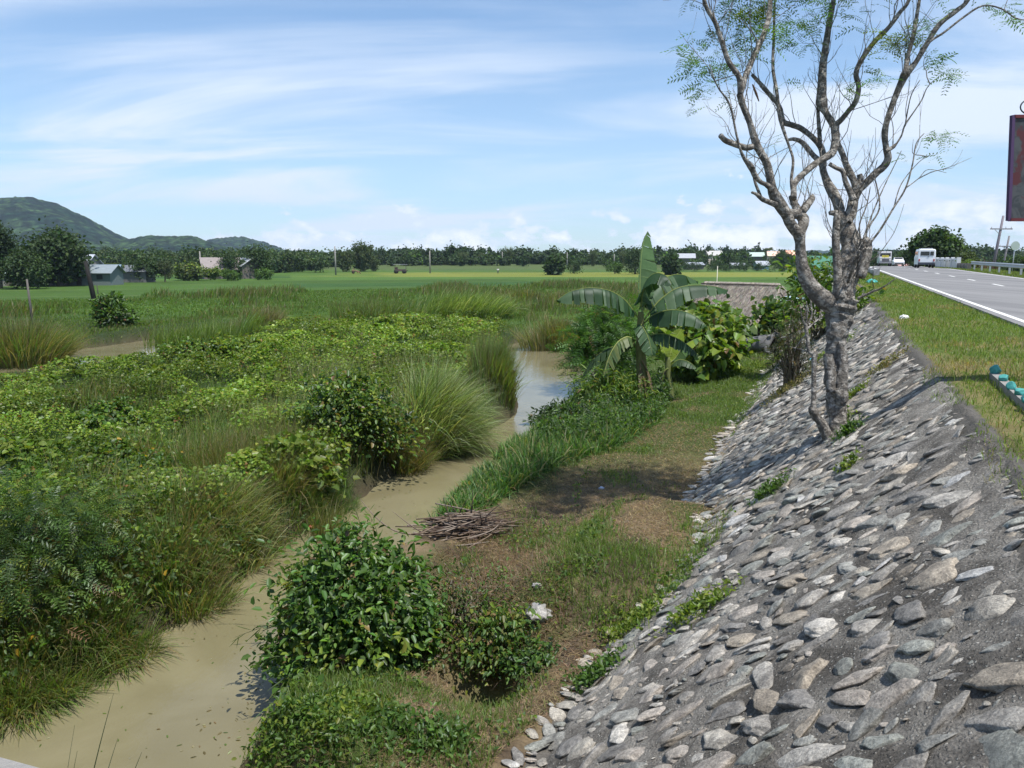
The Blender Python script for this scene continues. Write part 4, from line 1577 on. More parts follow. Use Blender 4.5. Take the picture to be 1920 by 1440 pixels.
# ------------------------------------------------------------------ the big roadside tree
def img_tube(g, pts, depth0, ddepth=0.0, dz=None, sides=8, col=(1, 1, 1), rough=0.05, seed=0, sub=4, mi=0):
    """limb given by (x, y, radius) as measured in the photograph, set at a real distance"""
    n = len(pts)
    dd = np.linspace(0, ddepth, n) if np.isscalar(ddepth) else np.asarray(ddepth)
    P = np.array([atd(p[0], p[1], depth0 + dd[i]) for i, p in enumerate(pts)])
    r = np.array([p[2] / FPX * (depth0 + dd[i]) for i, p in enumerate(pts)])
    return tube(g, P, r, sides, col, mi, rough=rough, seed=seed, sub=sub)


def twigs_from(g, P, r, n, L, seed, up=0.9, depthvar=0.5, ends=None, rad=0.012, spread=0.55):
    rs = np.random.default_rng(seed)
    for _ in range(n):
        k = rs.integers(int(len(P) * .15), len(P) - 1)
        d = norm(rs.standard_normal(3) * spread + np.array([0, 0, up]))
        l = L * rs.uniform(.45, 1.15)
        pts = [P[k]]
        dd = d.copy()
        m = 5
        for q in range(m):
            dd = norm(dd + rs.standard_normal(3) * .22 + np.array([0, 0, .12]))
            pts.append(pts[-1] + dd * l / m)
        rr = np.linspace(rad * rs.uniform(.6, 1.2), 0.0022, m + 1)
        Pt, _r = tube(g, pts, rr, 5, (1, 1, 1), sub=2, cap=False)
        if ends is not None:
            ends.append(pts[-1])
        for w in range(rs.integers(1, 4)):
            k2 = rs.integers(2, m)
            d2 = norm(dd + rs.standard_normal(3) * .7)
            l2 = l * rs.uniform(.25, .5)
            tube(g, [pts[k2], pts[k2] + d2 * l2 * .5, pts[k2] + norm(d2 + [0, 0, .4]) * l2], [rr[k2] * .6, rr[k2] * .4, .0015], 4, (1, 1, 1), cap=False)


def roadside_tree():
    D = 11.2
    base = gp(1572, 822)
    root = worldly(empty('roadside_tree', base, 'tall gnarled half bare tree with grey bark growing out of the stone slope', 'tree'))
    gT = Geo()
    # trunk, flared at the foot
    img_tube(gT, [(1576, 880, 38), (1574, 850, 31), (1574, 826, 22), (1572, 800, 17.5), (1569, 760, 17), (1567, 715, 18), (1566, 670, 17), (1567, 640, 17), (1571, 612, 22), (1576, 585, 26), (1580, 562, 27)], D, 0.0, sides=28, rough=.22, seed=1, sub=10)
    img_tube(gT, [(1553, 664, 8.5), (1553, 672, 9.5), (1556, 700, 9.5), (1558, 735, 9)], D - .16, 0, sides=10, rough=.1, seed=2)      # stub grown against the trunk
    img_tube(gT, [(1578, 640, 7), (1580, 690, 10), (1577, 735, 11), (1574, 760, 5)], D - .15, 0, sides=10, rough=.25, seed=44)
    img_tube(gT, [(1570, 726, 12), (1576, 742, 15), (1580, 756, 9)], D - .12, 0, sides=10, rough=.3, seed=45)
    # root and thin side stem
    img_tube(gT, [(1566, 850, 13), (1558, 832, 12), (1549, 812, 10), (1540, 794, 9), (1530, 781, 8), (1524, 770, 9), (1522, 762, 5)], D - .1, -.1, sides=9, rough=.15, seed=4)
    img_tube(gT, [(1524, 772, 6.5), (1526, 745, 4.6), (1526, 700, 4.2), (1527, 660, 5.2)], D - .2, 0, sides=8, rough=.08, seed=5)
    img_tube(gT, [(1527, 664, 4.6), (1517, 658, 3.6), (1514, 632, 3.4), (1511, 615, 3.4), (1510, 606, 3)], D - .2, 0, sides=7, rough=.1, seed=6)
    for q, e in enumerate([[(1511, 612, 2.2), (1504, 596, 1.6), (1500, 575, 1)], [(1511, 612, 2.4), (1513, 590, 1.6), (1512, 565, 1)], [(1512, 610, 2.2), (1522, 592, 1.6), (1520, 562, .9)], [(1512, 618, 2), (1528, 604, 1.6), (1544, 590, 1)], [(1514, 625, 1.6), (1500, 640, 1.1), (1489, 660, .8)], [(1516, 660, 2), (1500, 655, 1.3), (1480, 650, .8)]]):
        img_tube(gT, e, D - .2, 0.1 * (q - 2), sides=5, seed=q)
    gT.build('trunk', M['bark'], root)

    gL = Geo()
    limbs = []

    def limb(pts, dd, d0=0.0, sides=10, rough=.09):
        pts = [(x_, y_, r_ * (.74 if r_ < 16 else .84)) for x_, y_, r_ in pts]
        limbs.append(img_tube(gL, pts, D + d0, dd, sides=sides, rough=rough, seed=len(limbs) + 11, sub=5))
    # left limb
    limb([(1577, 588, 24), (1557, 570, 22), (1532, 551, 20), (1515, 530, 17), (1505, 502, 14.5), (1502, 476, 13), (1500, 453, 13.5), (1498, 436, 15)], -.25, sides=16)
    limb([(1498, 440, 14), (1484, 422, 13), (1475, 404, 13.5), (1463, 384, 15), (1453, 368, 14), (1447, 350, 11), (1438, 308, 9.5), (1418, 270, 10), (1406, 230, 7.4), (1393, 198, 7.2), (1387, 177, 9)], -.55, -.25, sides=14)
    limb([(1387, 180, 8), (1396, 149, 7), (1413, 106, 7.2), (1431, 67, 7.2), (1442, 28, 7), (1446, -30, 6), (1455, -120, 4), (1448, -220, 2)], .5, -.8)
    limb([(1388, 176, 7.5), (1386, 145, 7), (1367, 117, 6.2), (1353, 78, 5.6), (1341, 42, 5.2), (1323, 10, 5), (1314, -40, 4.4), (1300, -120, 3), (1305, -190, 1.4)], -.5, -.8)
    limb([(1418, 272, 8), (1400, 277, 8), (1380, 271, 7.6), (1361, 264, 7.2), (1351, 254, 6.4)], -.3, -.6)
    limb([(1455, 384, 8), (1440, 378, 6.5), (1430, 374, 6), (1418, 364, 4.2), (1410, 361, 3)], -.3, -.5)
    limb([(1447, 354, 8), (1436, 346, 5.5), (1426, 341, 5.5), (1415, 328, 7), (1408, 313, 8), (1396, 298, 5), (1388, 280, 3.6), (1380, 248, 3), (1371, 205, 2.6), (1362, 185, 2.4), (1344, 160, 1.6), (1330, 120, 1)], -.6, -.6, sides=8)
    limb([(1428, 372, 4), (1417, 345, 3.5), (1412, 325, 3)], 0, -.6, sides=7)
    # crossing limb to the middle crown
    limb([(1498, 440, 14), (1507, 415, 13.5), (1498, 400, 12), (1490, 383, 8.5), (1485, 368, 9)], .2, -.25, sides=12)
    limb([(1470, 398, 13), (1486, 402, 13), (1502, 400, 11)], .0, -.3, sides=12)
    limb([(1503, 398, 10), (1513, 385, 9.5), (1522, 372, 8), (1524, 366, 3)], .2, -.2, rough=.25)
    limb([(1488, 372, 8), (1489, 348, 6.8), (1498, 334, 8), (1514, 319, 8), (1533, 304, 8.2), (1552, 293, 9), (1563, 281, 10), (1567, 255, 10), (1563, 232, 9.5)], .5, -.25, sides=12)
    limb([(1563, 235, 9), (1549, 212, 8), (1541, 193, 13.5), (1541, 162, 11.5), (1543, 124, 9.5), (1548, 88, 8.5), (1555, 42, 7.6), (1562, 5, 6), (1570, -60, 4.5), (1560, -160, 2)], .5, .3, sides=12)
    limb([(1565, 235, 8), (1578, 224, 6.5), (1590, 209, 6.5), (1604, 191, 6.4), (1610, 163, 6.2), (1605, 138, 6.8), (1615, 113, 6.2), (1640, 78, 6), (1665, 53, 5.6), (1686, 25, 5), (1704, 0, 4.6), (1716, -60, 3.2), (1730, -130, 1.5)], -.6, .25)
    limb([(1490, 375, 5), (1484, 340, 4), (1487, 300, 3.2), (1478, 270, 3), (1463, 222, 5), (1456, 170, 4.6), (1449, 124, 4), (1451, 71, 3.4), (1452, 28, 3), (1455, -40, 1.6)], .4, -.2, sides=8)
    # right limb
    limb([(1577, 592, 26), (1582, 545, 25), (1592, 505, 27), (1600, 478, 27), (1596, 453, 22), (1588, 435, 18.5), (1585, 416, 17)], .25, .05, sides=18, rough=.14)
    limb([(1615, 520, 12), (1622, 480, 14), (1625, 458, 11), (1622, 445, 6)], .1, -.1, sides=12, rough=.3)
    limb([(1575, 560, 14), (1571, 520, 11), (1569, 480, 10), (1567, 449, 9.5), (1569, 410, 8.5), (1570, 400, 5)], -.1, -.15, sides=12)
    limb([(1586, 420, 14), (1576, 404, 12.5), (1571, 380, 12.5), (1561, 360, 12.5), (1551, 342, 10), (1544, 322, 8.4), (1540, 306, 8), (1524, 290, 6.4), (1505, 268, 6), (1490, 261, 5), (1478, 262, 3.6)], .5, .2, sides=12)
    limb([(1572, 401, 8), (1560, 399, 6.5), (1555, 400, 5)], 0, .1)
    limb([(1544, 312, 8), (1541, 280, 8), (1524, 258, 7), (1502, 241, 7), (1484, 234, 7), (1467, 227, 8), (1461, 200, 6), (1440, 173, 5), (1424, 155, 4.6), (1410, 140, 4)], .5, .6)
    limb([(1538, 276, 6), (1536, 240, 5), (1534, 212, 4.6), (1535, 190, 4)], 0, .5, sides=7)
    limb([(1586, 418, 14), (1596, 396, 13), (1600, 374, 12.5), (1609, 354, 13), (1612, 345, 10)], .1, .2, sides=14)
    limb([(1608, 356, 11), (1627, 340, 9.5), (1644, 323, 9), (1658, 311, 9.4), (1665, 296, 9.4), (1661, 275, 7.5), (1659, 250, 8), (1665, 220, 7.4), (1679, 181, 7.4), (1690, 155, 9), (1697, 140, 10.5), (1716, 118, 6.4), (1736, 85, 6.2), (1761, 46, 6.2), (1792, 21, 6), (1815, 0, 5), (1838, -50, 3.5), (1870, -100, 1.5)], -.8, .3, sides=12)
    limb([(1697, 140, 7), (1702, 105, 5), (1711, 74, 5), (1718, 35, 4.4), (1725, -10, 3.4), (1730, -80, 1.5)], .4, -.4, sides=8)
    limb([(1727, 100, 3), (1744, 78, 3), (1771, 60, 2.8), (1807, 32, 2.6), (1842, 11, 2.2), (1877, 16, 2), (1905, 34, 1.6), (1940, 40, 1)], -.3, -.4, sides=6)
    limb([(1661, 284, 5), (1674, 276, 4.6), (1680, 270, 3)], 0, -.2, sides=7)
    limb([(1676, 277, 2.8), (1690, 255, 2.2), (1697, 234, 2), (1712, 212, 1.8), (1728, 188, 1.6), (1738, 165, 1.2), (1752, 150, .8)], -.3, -.2, sides=5)
    limb([(1697, 236, 1.8), (1703, 202, 1.5), (1710, 175, 1.3), (1725, 150, .9)], -.3, -.3, sides=5)
    limb([(1611, 350, 9), (1613, 335, 8), (1611, 327, 6)], 0, .3)
    limb([(1604, 358, 9), (1602, 342, 9), (1593, 323, 8.4), (1585, 305, 7.4), (1580, 290, 7), (1573, 274, 6.4), (1568, 262, 6)], .1, .25)
    limb([(1600, 376, 9), (1594, 360, 7), (1585, 340, 6.2), (1580, 321, 6), (1568, 315, 5), (1555, 307, 5)], 0, .1, sides=8)
    for e, dd in [([(1625, 462, 3), (1640, 445, 2.8), (1653, 427, 2.8), (1676, 389, 2.4), (1698, 353, 2.2), (1711, 308, 1.9), (1718, 269, 1.5), (1733, 250, 1)], -.3),
                  ([(1620, 455, 2.6), (1626, 430, 2.4), (1649, 391, 2.2), (1643, 345, 1.8), (1638, 330, 1.4), (1645, 300, 1)], .2),
                  ([(1614, 450, 2.4), (1612, 420, 2), (1625, 385, 1.6), (1632, 350, 1)], .2),
                  ([(1618, 450, 2.2), (1636, 400, 1.8), (1660, 345, 1.4), (1682, 300, 1.1), (1690, 283, .8)], .4),
                  ([(1676, 389, 1.6), (1690, 345, 1.3), (1722, 305, 1), (1745, 290, .8)], .1),
                  ([(1698, 353, 1.4), (1722, 335, 1.1), (1740, 318, .8), (1775, 324, .5)], .1),
                  ([(1610, 448, 2), (1603, 420, 1.5), (1607, 395, .8)], .1),
                  ([(1608, 560, 4), (1640, 545, 3), (1652, 541, 2.2), (1680, 522, 1)], -.5),
                  ([(1590, 530, 4), (1600, 500, 3), (1612, 470, 1.5)], -.5)]:
        limb(e, dd, -.1, sides=5, rough=0)
    gL.build('limbs', M['bark'], root)

    gt = Geo()
    ends = []
    for k, (P, r) in enumerate(limbs):
        ln = np.sum(np.linalg.norm(np.diff(P, axis=0), axis=1))
        if r.max() < .03:
            m = 1
        elif k < 1:
            m = 2
        else:
            m = int(1 + ln * 5.5)
        if P[-1][0] < P[0][0] - .3 and P[:, 2].max() < 6.6:
            continue
        if P[:, 0].max() > 6.3:
            m = max(1, m // 2)
        twigs_from(gt, P, r, m, .9, 500 + k, ends=ends if P[:, 2].max() > 7.5 else None, rad=.0075, up=1.15)
    # bundle of dead sprouts around the fork
    P = np.array([atd(x, y, D - .1) for x, y in [(1590, 560), (1600, 520), (1608, 490), (1612, 470), (1560, 575)]])
    twigs_from(gt, P, None, 34, .35, 900, rad=.006, up=.5, spread=1.1)
    gt.build('twigs', M['bark'], root)

    # feathery leaf sprays
    sprays = [(1300, 95, 42, 60), (1330, 140, 34, 46), (1310, 175, 26, 26), (1290, 120, 22, 22), (1340, 60, 26, 30), (1375, 20, 34, 60), (1405, 35, 30, 90), (1430, 20, 30, 80), (1410, -20, 60, 120), (1380, 80, 30, 50), (1360, 120, 30, 40), (1410, 75, 30, 50), (1350, 170, 30, 20),
              (1460, 60, 26, 26), (1480, 75, 22, 30), (1470, 50, 20, 20), (1505, 50, 26, 30), (1530, 45, 20, 26), (1520, 80, 16, 14), (1540, 10, 26, 26), (1580, 20, 26, 14), (1500, -40, 80, 100), (1600, 45, 16, 10),
              (1655, 75, 20, 34), (1690, 72, 22, 44), (1680, 88, 18, 30), (1725, 52, 22, 20), (1735, 45, 16, 10), (1620, 130, 22, 24), (1640, 148, 18, 20), (1605, 155, 14, 10), (1745, 105, 14, 18), (1765, 110, 12, 12), (1768, 128, 16, 20), (1788, 140, 14, 16), (1715, 60, 16, 14),
              (1755, 252, 14, 16), (1778, 246, 9, 10), (1768, 262, 12, 14), (1630, 178, 10, 8), (1585, 170, 10, 8), (1700, 296, 8, 6), (1760, 292, 8, 6), (1895, 30, 18, 20), (1880, 15, 20, 18), (1850, 10, 20, 10), (1700, -50, 80, 80), (1800, -60, 80, 70), (1600, -60, 80, 60), (1330, -50, 60, 60), (1480, 150, 12, 6), (1460, 250, 10, 6), (1500, 160, 10, 6)]
    sprays += [(1450, -170, 150, 800), (1600, -190, 150, 800), (1740, -210, 150, 700), (1350, -150, 110, 300), (1540, -280, 160, 700), (1660, -300, 150, 300), (1840, -150, 110, 200)]      # upper crown, above the picture
    Ps, bright = [], []
    for (x, y, rad, m) in sprays:
        c = atd(x, y, D + rng.normal(0, .35))
        rw = rad / FPX * D * .8
        Ps.append(c + rng.standard_normal((int(m * .62), 3)) * rw * np.array([.6, .6, .5]))
        bright.append(np.full(int(m * .62), 1 if (x, y) in ((1405, 35), (1430, 20), (1690, 72), (1655, 75), (1680, 88)) else 0))
    P = np.concatenate(Ps)
    br = np.concatenate(bright)
    n = len(P)
    cols = pick_cols(n, [(0.085, 0.17, 0.04), (0.065, 0.135, 0.035), (0.11, 0.19, 0.05)])
    cols[br == 1] = pick_cols(int(br.sum()), [(0.14, 0.20, 0.02), (0.17, 0.21, 0.02)])
    g = Geo()
    al = norm(rng.standard_normal((n, 3)) * [1, 1, .25] + [0, 0, -.15])
    nr = norm(np.array([0, 0, 1.0]) + .35 * rng.standard_normal((n, 3)))
    fronds(g, P, al, nr, .25 * rng.uniform(.6, 1.2, n), cols, pairs=6, lw=.17, ll=.32)
    g.build('foliage', M['leaf'], root)
    # a long dry seed pod
    g = Geo()
    img_tube(g, [(1411, 158, .8), (1413, 163, 1.8), (1418, 176, 2.2), (1423, 190, .8)], D - .6, 0, sides=6, col=(.08, .05, .03))
    g.build('seed_pod', M['wood'], root)
    return root


# ------------------------------------------------------------------ banana plants
def banana_leaf(parent, pts, depth, ddep, width, hang=0.6, name='leaf', col=(0.045, 0.085, 0.03), col2=None, tear=0.5, asym=(1.0, 1.0), side_dir=None, midc=(0.20, 0.24, 0.07)):
    """midrib through photo points at a real depth; two torn half-blades hanging from it"""
    n = len(pts)
    P0 = np.array([atd(p[0], p[1], depth + ddep * i / (n - 1)) for i, p in enumerate(pts)])
    m = 44
    # resample with Catmull-Rom
    g = Geo()
    tmp = Geo()
    P, _ = tube(tmp, P0, 0.01, 4, sub=12)
    seg = np.r_[0, np.cumsum(np.linalg.norm(np.diff(P, axis=0), axis=1))]
    u = np.linspace(0, seg[-1], m)
    P = np.stack([np.interp(u, seg, P[:, k]) for k in range(3)], 1)
    T = norm(np.gradient(P, axis=0))
    upv = np.array([0, 0, 1.0])
    if side_dir is None:
        S = norm(np.cross(T, upv) + 1e-6)
    else:
        S = norm(np.asarray(side_dir, float) - T * (T @ np.asarray(side_dir, float))[:, None])
    Nn = norm(np.cross(S, T))
    uu = np.linspace(0, 1, m)
    prof = np.clip(uu - .10, 0, 1) / .9
    w = width * np.clip(np.sin(np.clip(prof, 0, 1) ** .75 * math.pi) ** .55, 0, 1)
    w[prof <= 0] = 0
    rs = np.random.default_rng(len(sc.objects) + 5)
    for sg, am in ((-1, asym[0]), (1, asym[1])):
        k = 0
        while k < m - 1:
            ln = int(rs.integers(1, 5)) if rs.random() < tear else int(rs.integers(4, 9))
            e = min(k + ln, m - 1)
            idx = np.arange(k, e + 1)
            ang = min(1.42, hang * rs.uniform(.85, 1.12))      # how far this torn strip hangs
            lenf = rs.uniform(.86, 1.04)
            V = []
            nv = 5
            tt = np.linspace(0, 1, nv)
            cen = P[(idx[0] + idx[-1]) // 2]
            for ii, q in enumerate(idx):
                for v in tt:
                    shrink = 1 - 0.26 * v * tear
                    base = P[q] * shrink + (1 - shrink) * cen
                    o1, d1 = 0.0, 0.0
                    for w_ in np.linspace(0, v, 6)[1:]:        # bends over near the midrib, then hangs straight
                        aa = ang * min(1.0, .35 + 2.2 * w_) - .15
                        o1 += math.cos(aa) * v / 5
                        d1 += math.sin(aa) * v / 5
                    V.append(base + S[q] * sg * w[q] * am * lenf * o1 + Nn[q] * .016 * (q % 2) * min(1, v * 3) - upv * w[q] * am * lenf * d1)
            V = np.array(V)
            L_ = len(idx)
            i = np.arange(L_ - 1)[:, None] * nv
            j = np.arange(nv - 1)[None, :]
            F = np.stack([i + j, i + nv + j, i + nv + j + 1, i + j + 1], -1).reshape(-1, 4)
            c = np.array(col) * rs.uniform(.7, 1.3)
            if col2 is not None and rs.random() < .35:
                c = np.array(col2)
            g.add(V, F, c)
            k = e
    o = g.build(name, M['banana'], parent)
    g = Geo()
    tube(g, P, np.linspace(.026, .005, m), 6, midc)
    g.build('midrib', M['banana'], o)
    return o


def bananas():
    D = 22.0
    b = gp(1209, 772)
    D = b[1] * CP - (b[2] - ZE) * SP * 1.0
    D = (b[1] - 0) / (CP - SP * (772 - 720) / FPX)
    root = worldly(empty('banana_plant', b, 'tall banana plant with broad torn dark green leaves and one upright leaf', 'banana plant', 'banana plants on the creek bench'))
    g = Geo()
    img_tube(g, [(1208, 782, 12), (1207, 765, 11.5), (1206, 730, 11), (1203, 690, 10), (1201, 650, 9), (1201, 610, 7), (1202, 585, 5)], D, 0, sides=14, col=(0.13, 0.135, 0.045), rough=.06, seed=3)
    g.build('pseudostem', M['wood'], root)
    dg, dg2 = (0.030, 0.068, 0.028), (0.06, 0.11, 0.05)
    Z = lambda L: [(1000 + x / 3.2, 400 + y / 3.2) for x, y in L]
    banana_leaf(root, Z([(655, 600), (640, 500), (640, 400), (648, 260), (662, 170), (686, 108)]), D, 0.2, .56, hang=.25, tear=.35, asym=(.12, 1.0), side_dir=(1, .25, 0), col=(0.085, 0.15, 0.065), midc=(.22, .28, .10))
    banana_leaf(root, Z([(640, 640), (600, 585), (540, 512), (450, 462), (335, 447), (220, 470), (138, 525)]), D, -.5, .66, hang=1.25, tear=.75, col=dg, col2=dg2)
    banana_leaf(root, Z([(665, 640), (700, 590), (760, 520), (850, 455), (950, 432), (1080, 438), (1170, 462)]), D, .5, .62, hang=1.15, tear=.45, col=dg, col2=dg2)
    banana_leaf(root, Z([(665, 660), (720, 610), (800, 583), (880, 583), (960, 610), (1020, 655), (1036, 680)]), D, -.8, .58, hang=1.2, tear=.6, col=dg, col2=dg2)
    banana_leaf(root, Z([(650, 600), (690, 500), (760, 410), (830, 372), (900, 370), (990, 410)]), D, 1.2, .6, hang=1.1, tear=.4, col=dg, col2=dg2)
    banana_leaf(root, Z([(648, 560), (655, 480), (690, 390), (740, 358), (800, 378), (832, 430)]), D, -.9, .6, hang=1.0, tear=.35, col=dg, col2=dg2)
    banana_leaf(root, Z([(640, 780), (600, 755), (560, 742), (505, 775), (455, 860), (420, 980)]), D, -.5, .46, hang=1.2, tear=.95, col=(0.07, 0.115, 0.04), col2=(.12, .15, .05), midc=(.33, .36, .12))
    banana_leaf(root, Z([(635, 810), (580, 790), (480, 800), (400, 840), (340, 900), (290, 985)]), D, .5, .44, hang=1.0, tear=.9, col=(0.04, 0.07, 0.03))
    banana_leaf(root, Z([(650, 690), (640, 665), (655, 680), (690, 750), (715, 850)]), D, -.5, .42, hang=.9, tear=.5, col=dg, col2=dg2)
    banana_leaf(root, Z([(660, 760), (720, 728), (790, 725), (880, 760), (950, 810), (990, 850)]), D, -.3, .44, hang=1.2, tear=.85, col=(.045, .08, .035), col2=dg2)
    # dead leaves hanging along the stem
    for pts, wd_ in ([[(650, 880), (690, 960), (710, 1050), (735, 1090)], .10], [[(640, 900), (650, 1040), (660, 1130), (680, 1210)], .12], [[(660, 980), (680, 1080), (690, 1180), (700, 1225)], .07]):
        banana_leaf(root, Z(pts), D - .2, 0, wd_, hang=.5, tear=.9, name='dead_leaf', col=(.16, .12, .085), midc=(.2, .14, .08))
    # younger plant
    b2 = gp(1256, 748)
    D2_ = b2[1] / (CP - SP * (748 - 720) / FPX)
    r2 = worldly(empty('banana_plant', b2, 'smaller young banana plant with a yellow green leaf standing behind the tall one', 'banana plant', 'banana plants on the creek bench'))
    g = Geo()
    img_tube(g, [(1257, 752, 8), (1256, 735, 7.5), (1253, 700, 6), (1252, 670, 4.5)], D2_, 0, sides=12, col=(0.10, 0.12, 0.04), rough=.06, seed=8)
    g.build('pseudostem', M['wood'], r2)
    yg = (0.17, 0.24, 0.025)
    banana_leaf(r2, Z([(810, 920), (800, 880), (785, 830), (760, 770)]), D2_, 0, .42, hang=.3, tear=.1, asym=(.3, 1), side_dir=(1, .3, 0), col=yg, midc=(.3, .36, .1))
    banana_leaf(r2, Z([(815, 920), (820, 850), (850, 760), (890, 690)]), D2_, .2, .42, hang=.5, tear=.1, col=yg, midc=(.3, .36, .1), side_dir=(1, .2, .2))
    banana_leaf(r2, Z([(815, 900), (850, 870), (900, 800), (960, 760), (1010, 740)]), D2_, .3, .40, hang=.7, tear=.2, col=(.07, .13, .04), col2=yg)
    banana_leaf(r2, Z([(820, 920), (870, 880), (930, 890), (980, 930)]), D2_, -.4, .34, hang=.9, tear=.3, col=(.045, .08, .035))
    banana_leaf(r2, Z([(810, 930), (785, 950), (775, 1010), (785, 1080)]), D2_ - .1, 0, .16, hang=.7, tear=.4, name='dead_leaf', col=(.055, .05, .035))


roadside_tree()
bananas()


# ------------------------------------------------------------------ trees of the plain
def crown(g, c, rx, ry, rz, n, size, pal, clumps=26, flat=.0, mi=0, shell=.55, up=0.9):
    k = clumps
    d = unit(k)
    d[:, 2] = d[:, 2] * .9 + flat
    d = norm(d)
    cc = d * (shell + (1 - shell) * rng.random(k))[:, None] * np.array([rx, ry, rz])
    idx = rng.integers(0, k, n)
    s = min(rx, rz) * .26 * (0.6 + .8 * rng.random(k))[idx]
    P = cc[idx] + rng.standard_normal((n, 3)) * s[:, None]
    ow = norm(P / np.array([rx, ry, rz]))
    nr = norm(ow * .7 + np.array([0, 0, up]) + .5 * rng.standard_normal((n, 3)))
    S = size * rng.uniform(.6, 1.3, n)
    tone = (0.75 + 0.5 * rng.random(k))[idx][:, None]
    leaves(g, P + np.asarray(c), unit(n), nr, S, S * .8, pick_cols(n, pal) * tone, mi=mi, fold=.2)


TREEPAL = [(0.034, 0.062, 0.022), (0.046, 0.078, 0.026), (0.055, 0.090, 0.030), (0.038, 0.066, 0.028)]
BAMPAL = [(0.075, 0.105, 0.040), (0.060, 0.090, 0.035), (0.095, 0.12, 0.05)]


def tree(px, py_base, py_top, wpx, y, label, cat='tree', name='tree', pal=TREEPAL, n=1600, group=None, asp=None, trunk=True, flat=.1, size=None, clumps=26, rz_frac=.5):
    z0 = None
    # stand it on the terrain at distance y
    x = (px - 960) / FPX * y
    z0 = hz(x, y)
    top = ZE + (484 - py_top) / FPX * y
    h = max(top - z0, 1.0)
    rx = wpx / 2 / FPX * y
    root = empty(name, (x, y, z0), label, cat, group)
    g = Geo()
    rz = h * rz_frac
    crown(g, (0, 0, h - rz * .95), rx * .8, rx * .8, rz * .85, int(n * 1.5), size or rx * .12, pal, clumps, flat)
    g.build('crown', M['far_leaf'], root)
    if trunk:
        g = Geo()
        tube(g, [(0, 0, -.3), (.02 * h, 0, h * .3), (-.01 * h, 0.02 * h, h * .6)], [h * .035, h * .026, h * .012], 7, (0.12, 0.10, 0.08), sub=3)
        for q in range(4):
            a = rng.uniform(0, 6.28)
            tube(g, [(.02 * h, 0, h * .28), (math.cos(a) * rx * .3, math.sin(a) * rx * .3, h * .45), (math.cos(a) * rx * .6, math.sin(a) * rx * .6, h * .65)], [h * .016, h * .011, h * .004], 5, (0.12, 0.10, 0.08), sub=2)
        g.build('trunk', M['wood'], root)
    return root


def bamboo(px, py_top, wpx, y, label, n=2600, pal=BAMPAL, group=None):
    x = (px - 960) / FPX * y
    z0 = hz(x, y)
    h = ZE + (484 - py_top) / FPX * y - z0
    rx = wpx / 2 / FPX * y
    root = empty('bamboo_clump', (x, y, z0), label, 'bamboo', group)
    g = Geo()
    gs = Geo()
    m = 26
    for q in range(m):
        a = rng.uniform(0, 6.28)
        lean = rng.uniform(.1, 1.0) * rx * .9
        hh = h * rng.uniform(.6, 1.0)
        b0 = np.array([math.cos(a) * rx * .2, math.sin(a) * rx * .2, 0])
        tip = np.array([math.cos(a) * lean, math.sin(a) * lean, hh])
        mid = np.array([math.cos(a) * lean * .45, math.sin(a) * lean * .45, hh * .7])
        tube(gs, [b0, mid, tip], [.07, .05, .02], 5, (.14, .15, .06), sub=3, cap=False)
        k = n // m
        u = rng.uniform(.15, 1.02, k)
        P = ((1 - u) ** 2)[:, None] * b0 + (2 * u * (1 - u))[:, None] * mid * 1.05 + (u ** 2)[:, None] * tip
        P = P + rng.standard_normal((k, 3)) * rx * .12
        S = rx * .17 * rng.uniform(.6, 1.3, k)
        leaves(g, P, norm(rng.standard_normal((k, 3)) + [0, 0, -.8]), norm(rng.standard_normal((k, 3)) + [0, -.2, .8]), S, S * .45, pick_cols(k, pal) * rng.uniform(.8, 1.2))
    g.build('foliage', M['far_leaf'], root)
    gs.build('stalks', M['wood'], root)
    return root


def coco(px, py_top, y, label, r=None, name='palm_tree'):
    x = (px - 960) / FPX * y
    z0 = hz(x, y)
    h = ZE + (484 - py_top) / FPX * y - z0
    root = empty(name, (x, y, z0), label, 'palm')
    g = Geo()
    R_ = r or h * .3
    hc = h - R_ * .5
    n = 22
    for q in range(n):
        a = q * 2.4
        e = rng.uniform(-.1, 1.0)
        d = np.array([math.cos(a) * math.cos(e), math.sin(a) * math.cos(e), math.sin(e)])
        k = 60
        u = np.linspace(.1, 1, k)
        P = np.array([0, 0, hc]) + d * (R_ * u)[:, None] + np.array([0, 0, -1]) * (R_ * .55 * u ** 2)[:, None]
        sd = norm(np.cross(d, [0, 0, 1.0]))
        al = norm(sd * np.where(np.arange(k) % 2, 1, -1)[:, None] + d * .4 + np.array([0, 0, -.5]))
        leaves(g, P, al, np.tile(np.array([0, 0, 1.0]), (k, 1)) + .2 * rng.standard_normal((k, 3)), R_ * .3 * (1.1 - .6 * u), R_ * .07, pick_cols(k, [(.07, .10, .035), (.10, .12, .04)]))
    g.build('crown', M['far_leaf'], root)
    g = Geo()
    tube(g, [(0, 0, -.3), (.04 * h, 0, h * .5), (0, 0, hc)], [.26, .18, .14], 7, (.2, .18, .15), sub=4)
    g.build('trunk', M['wood'], root)
    return root


ORDN = ['first', 'second', 'third', 'fourth', 'fifth', 'sixth', 'seventh', 'eighth', 'ninth', 'tenth', 'eleventh', 'twelfth', 'thirteenth', 'fourteenth', 'fifteenth', 'last']


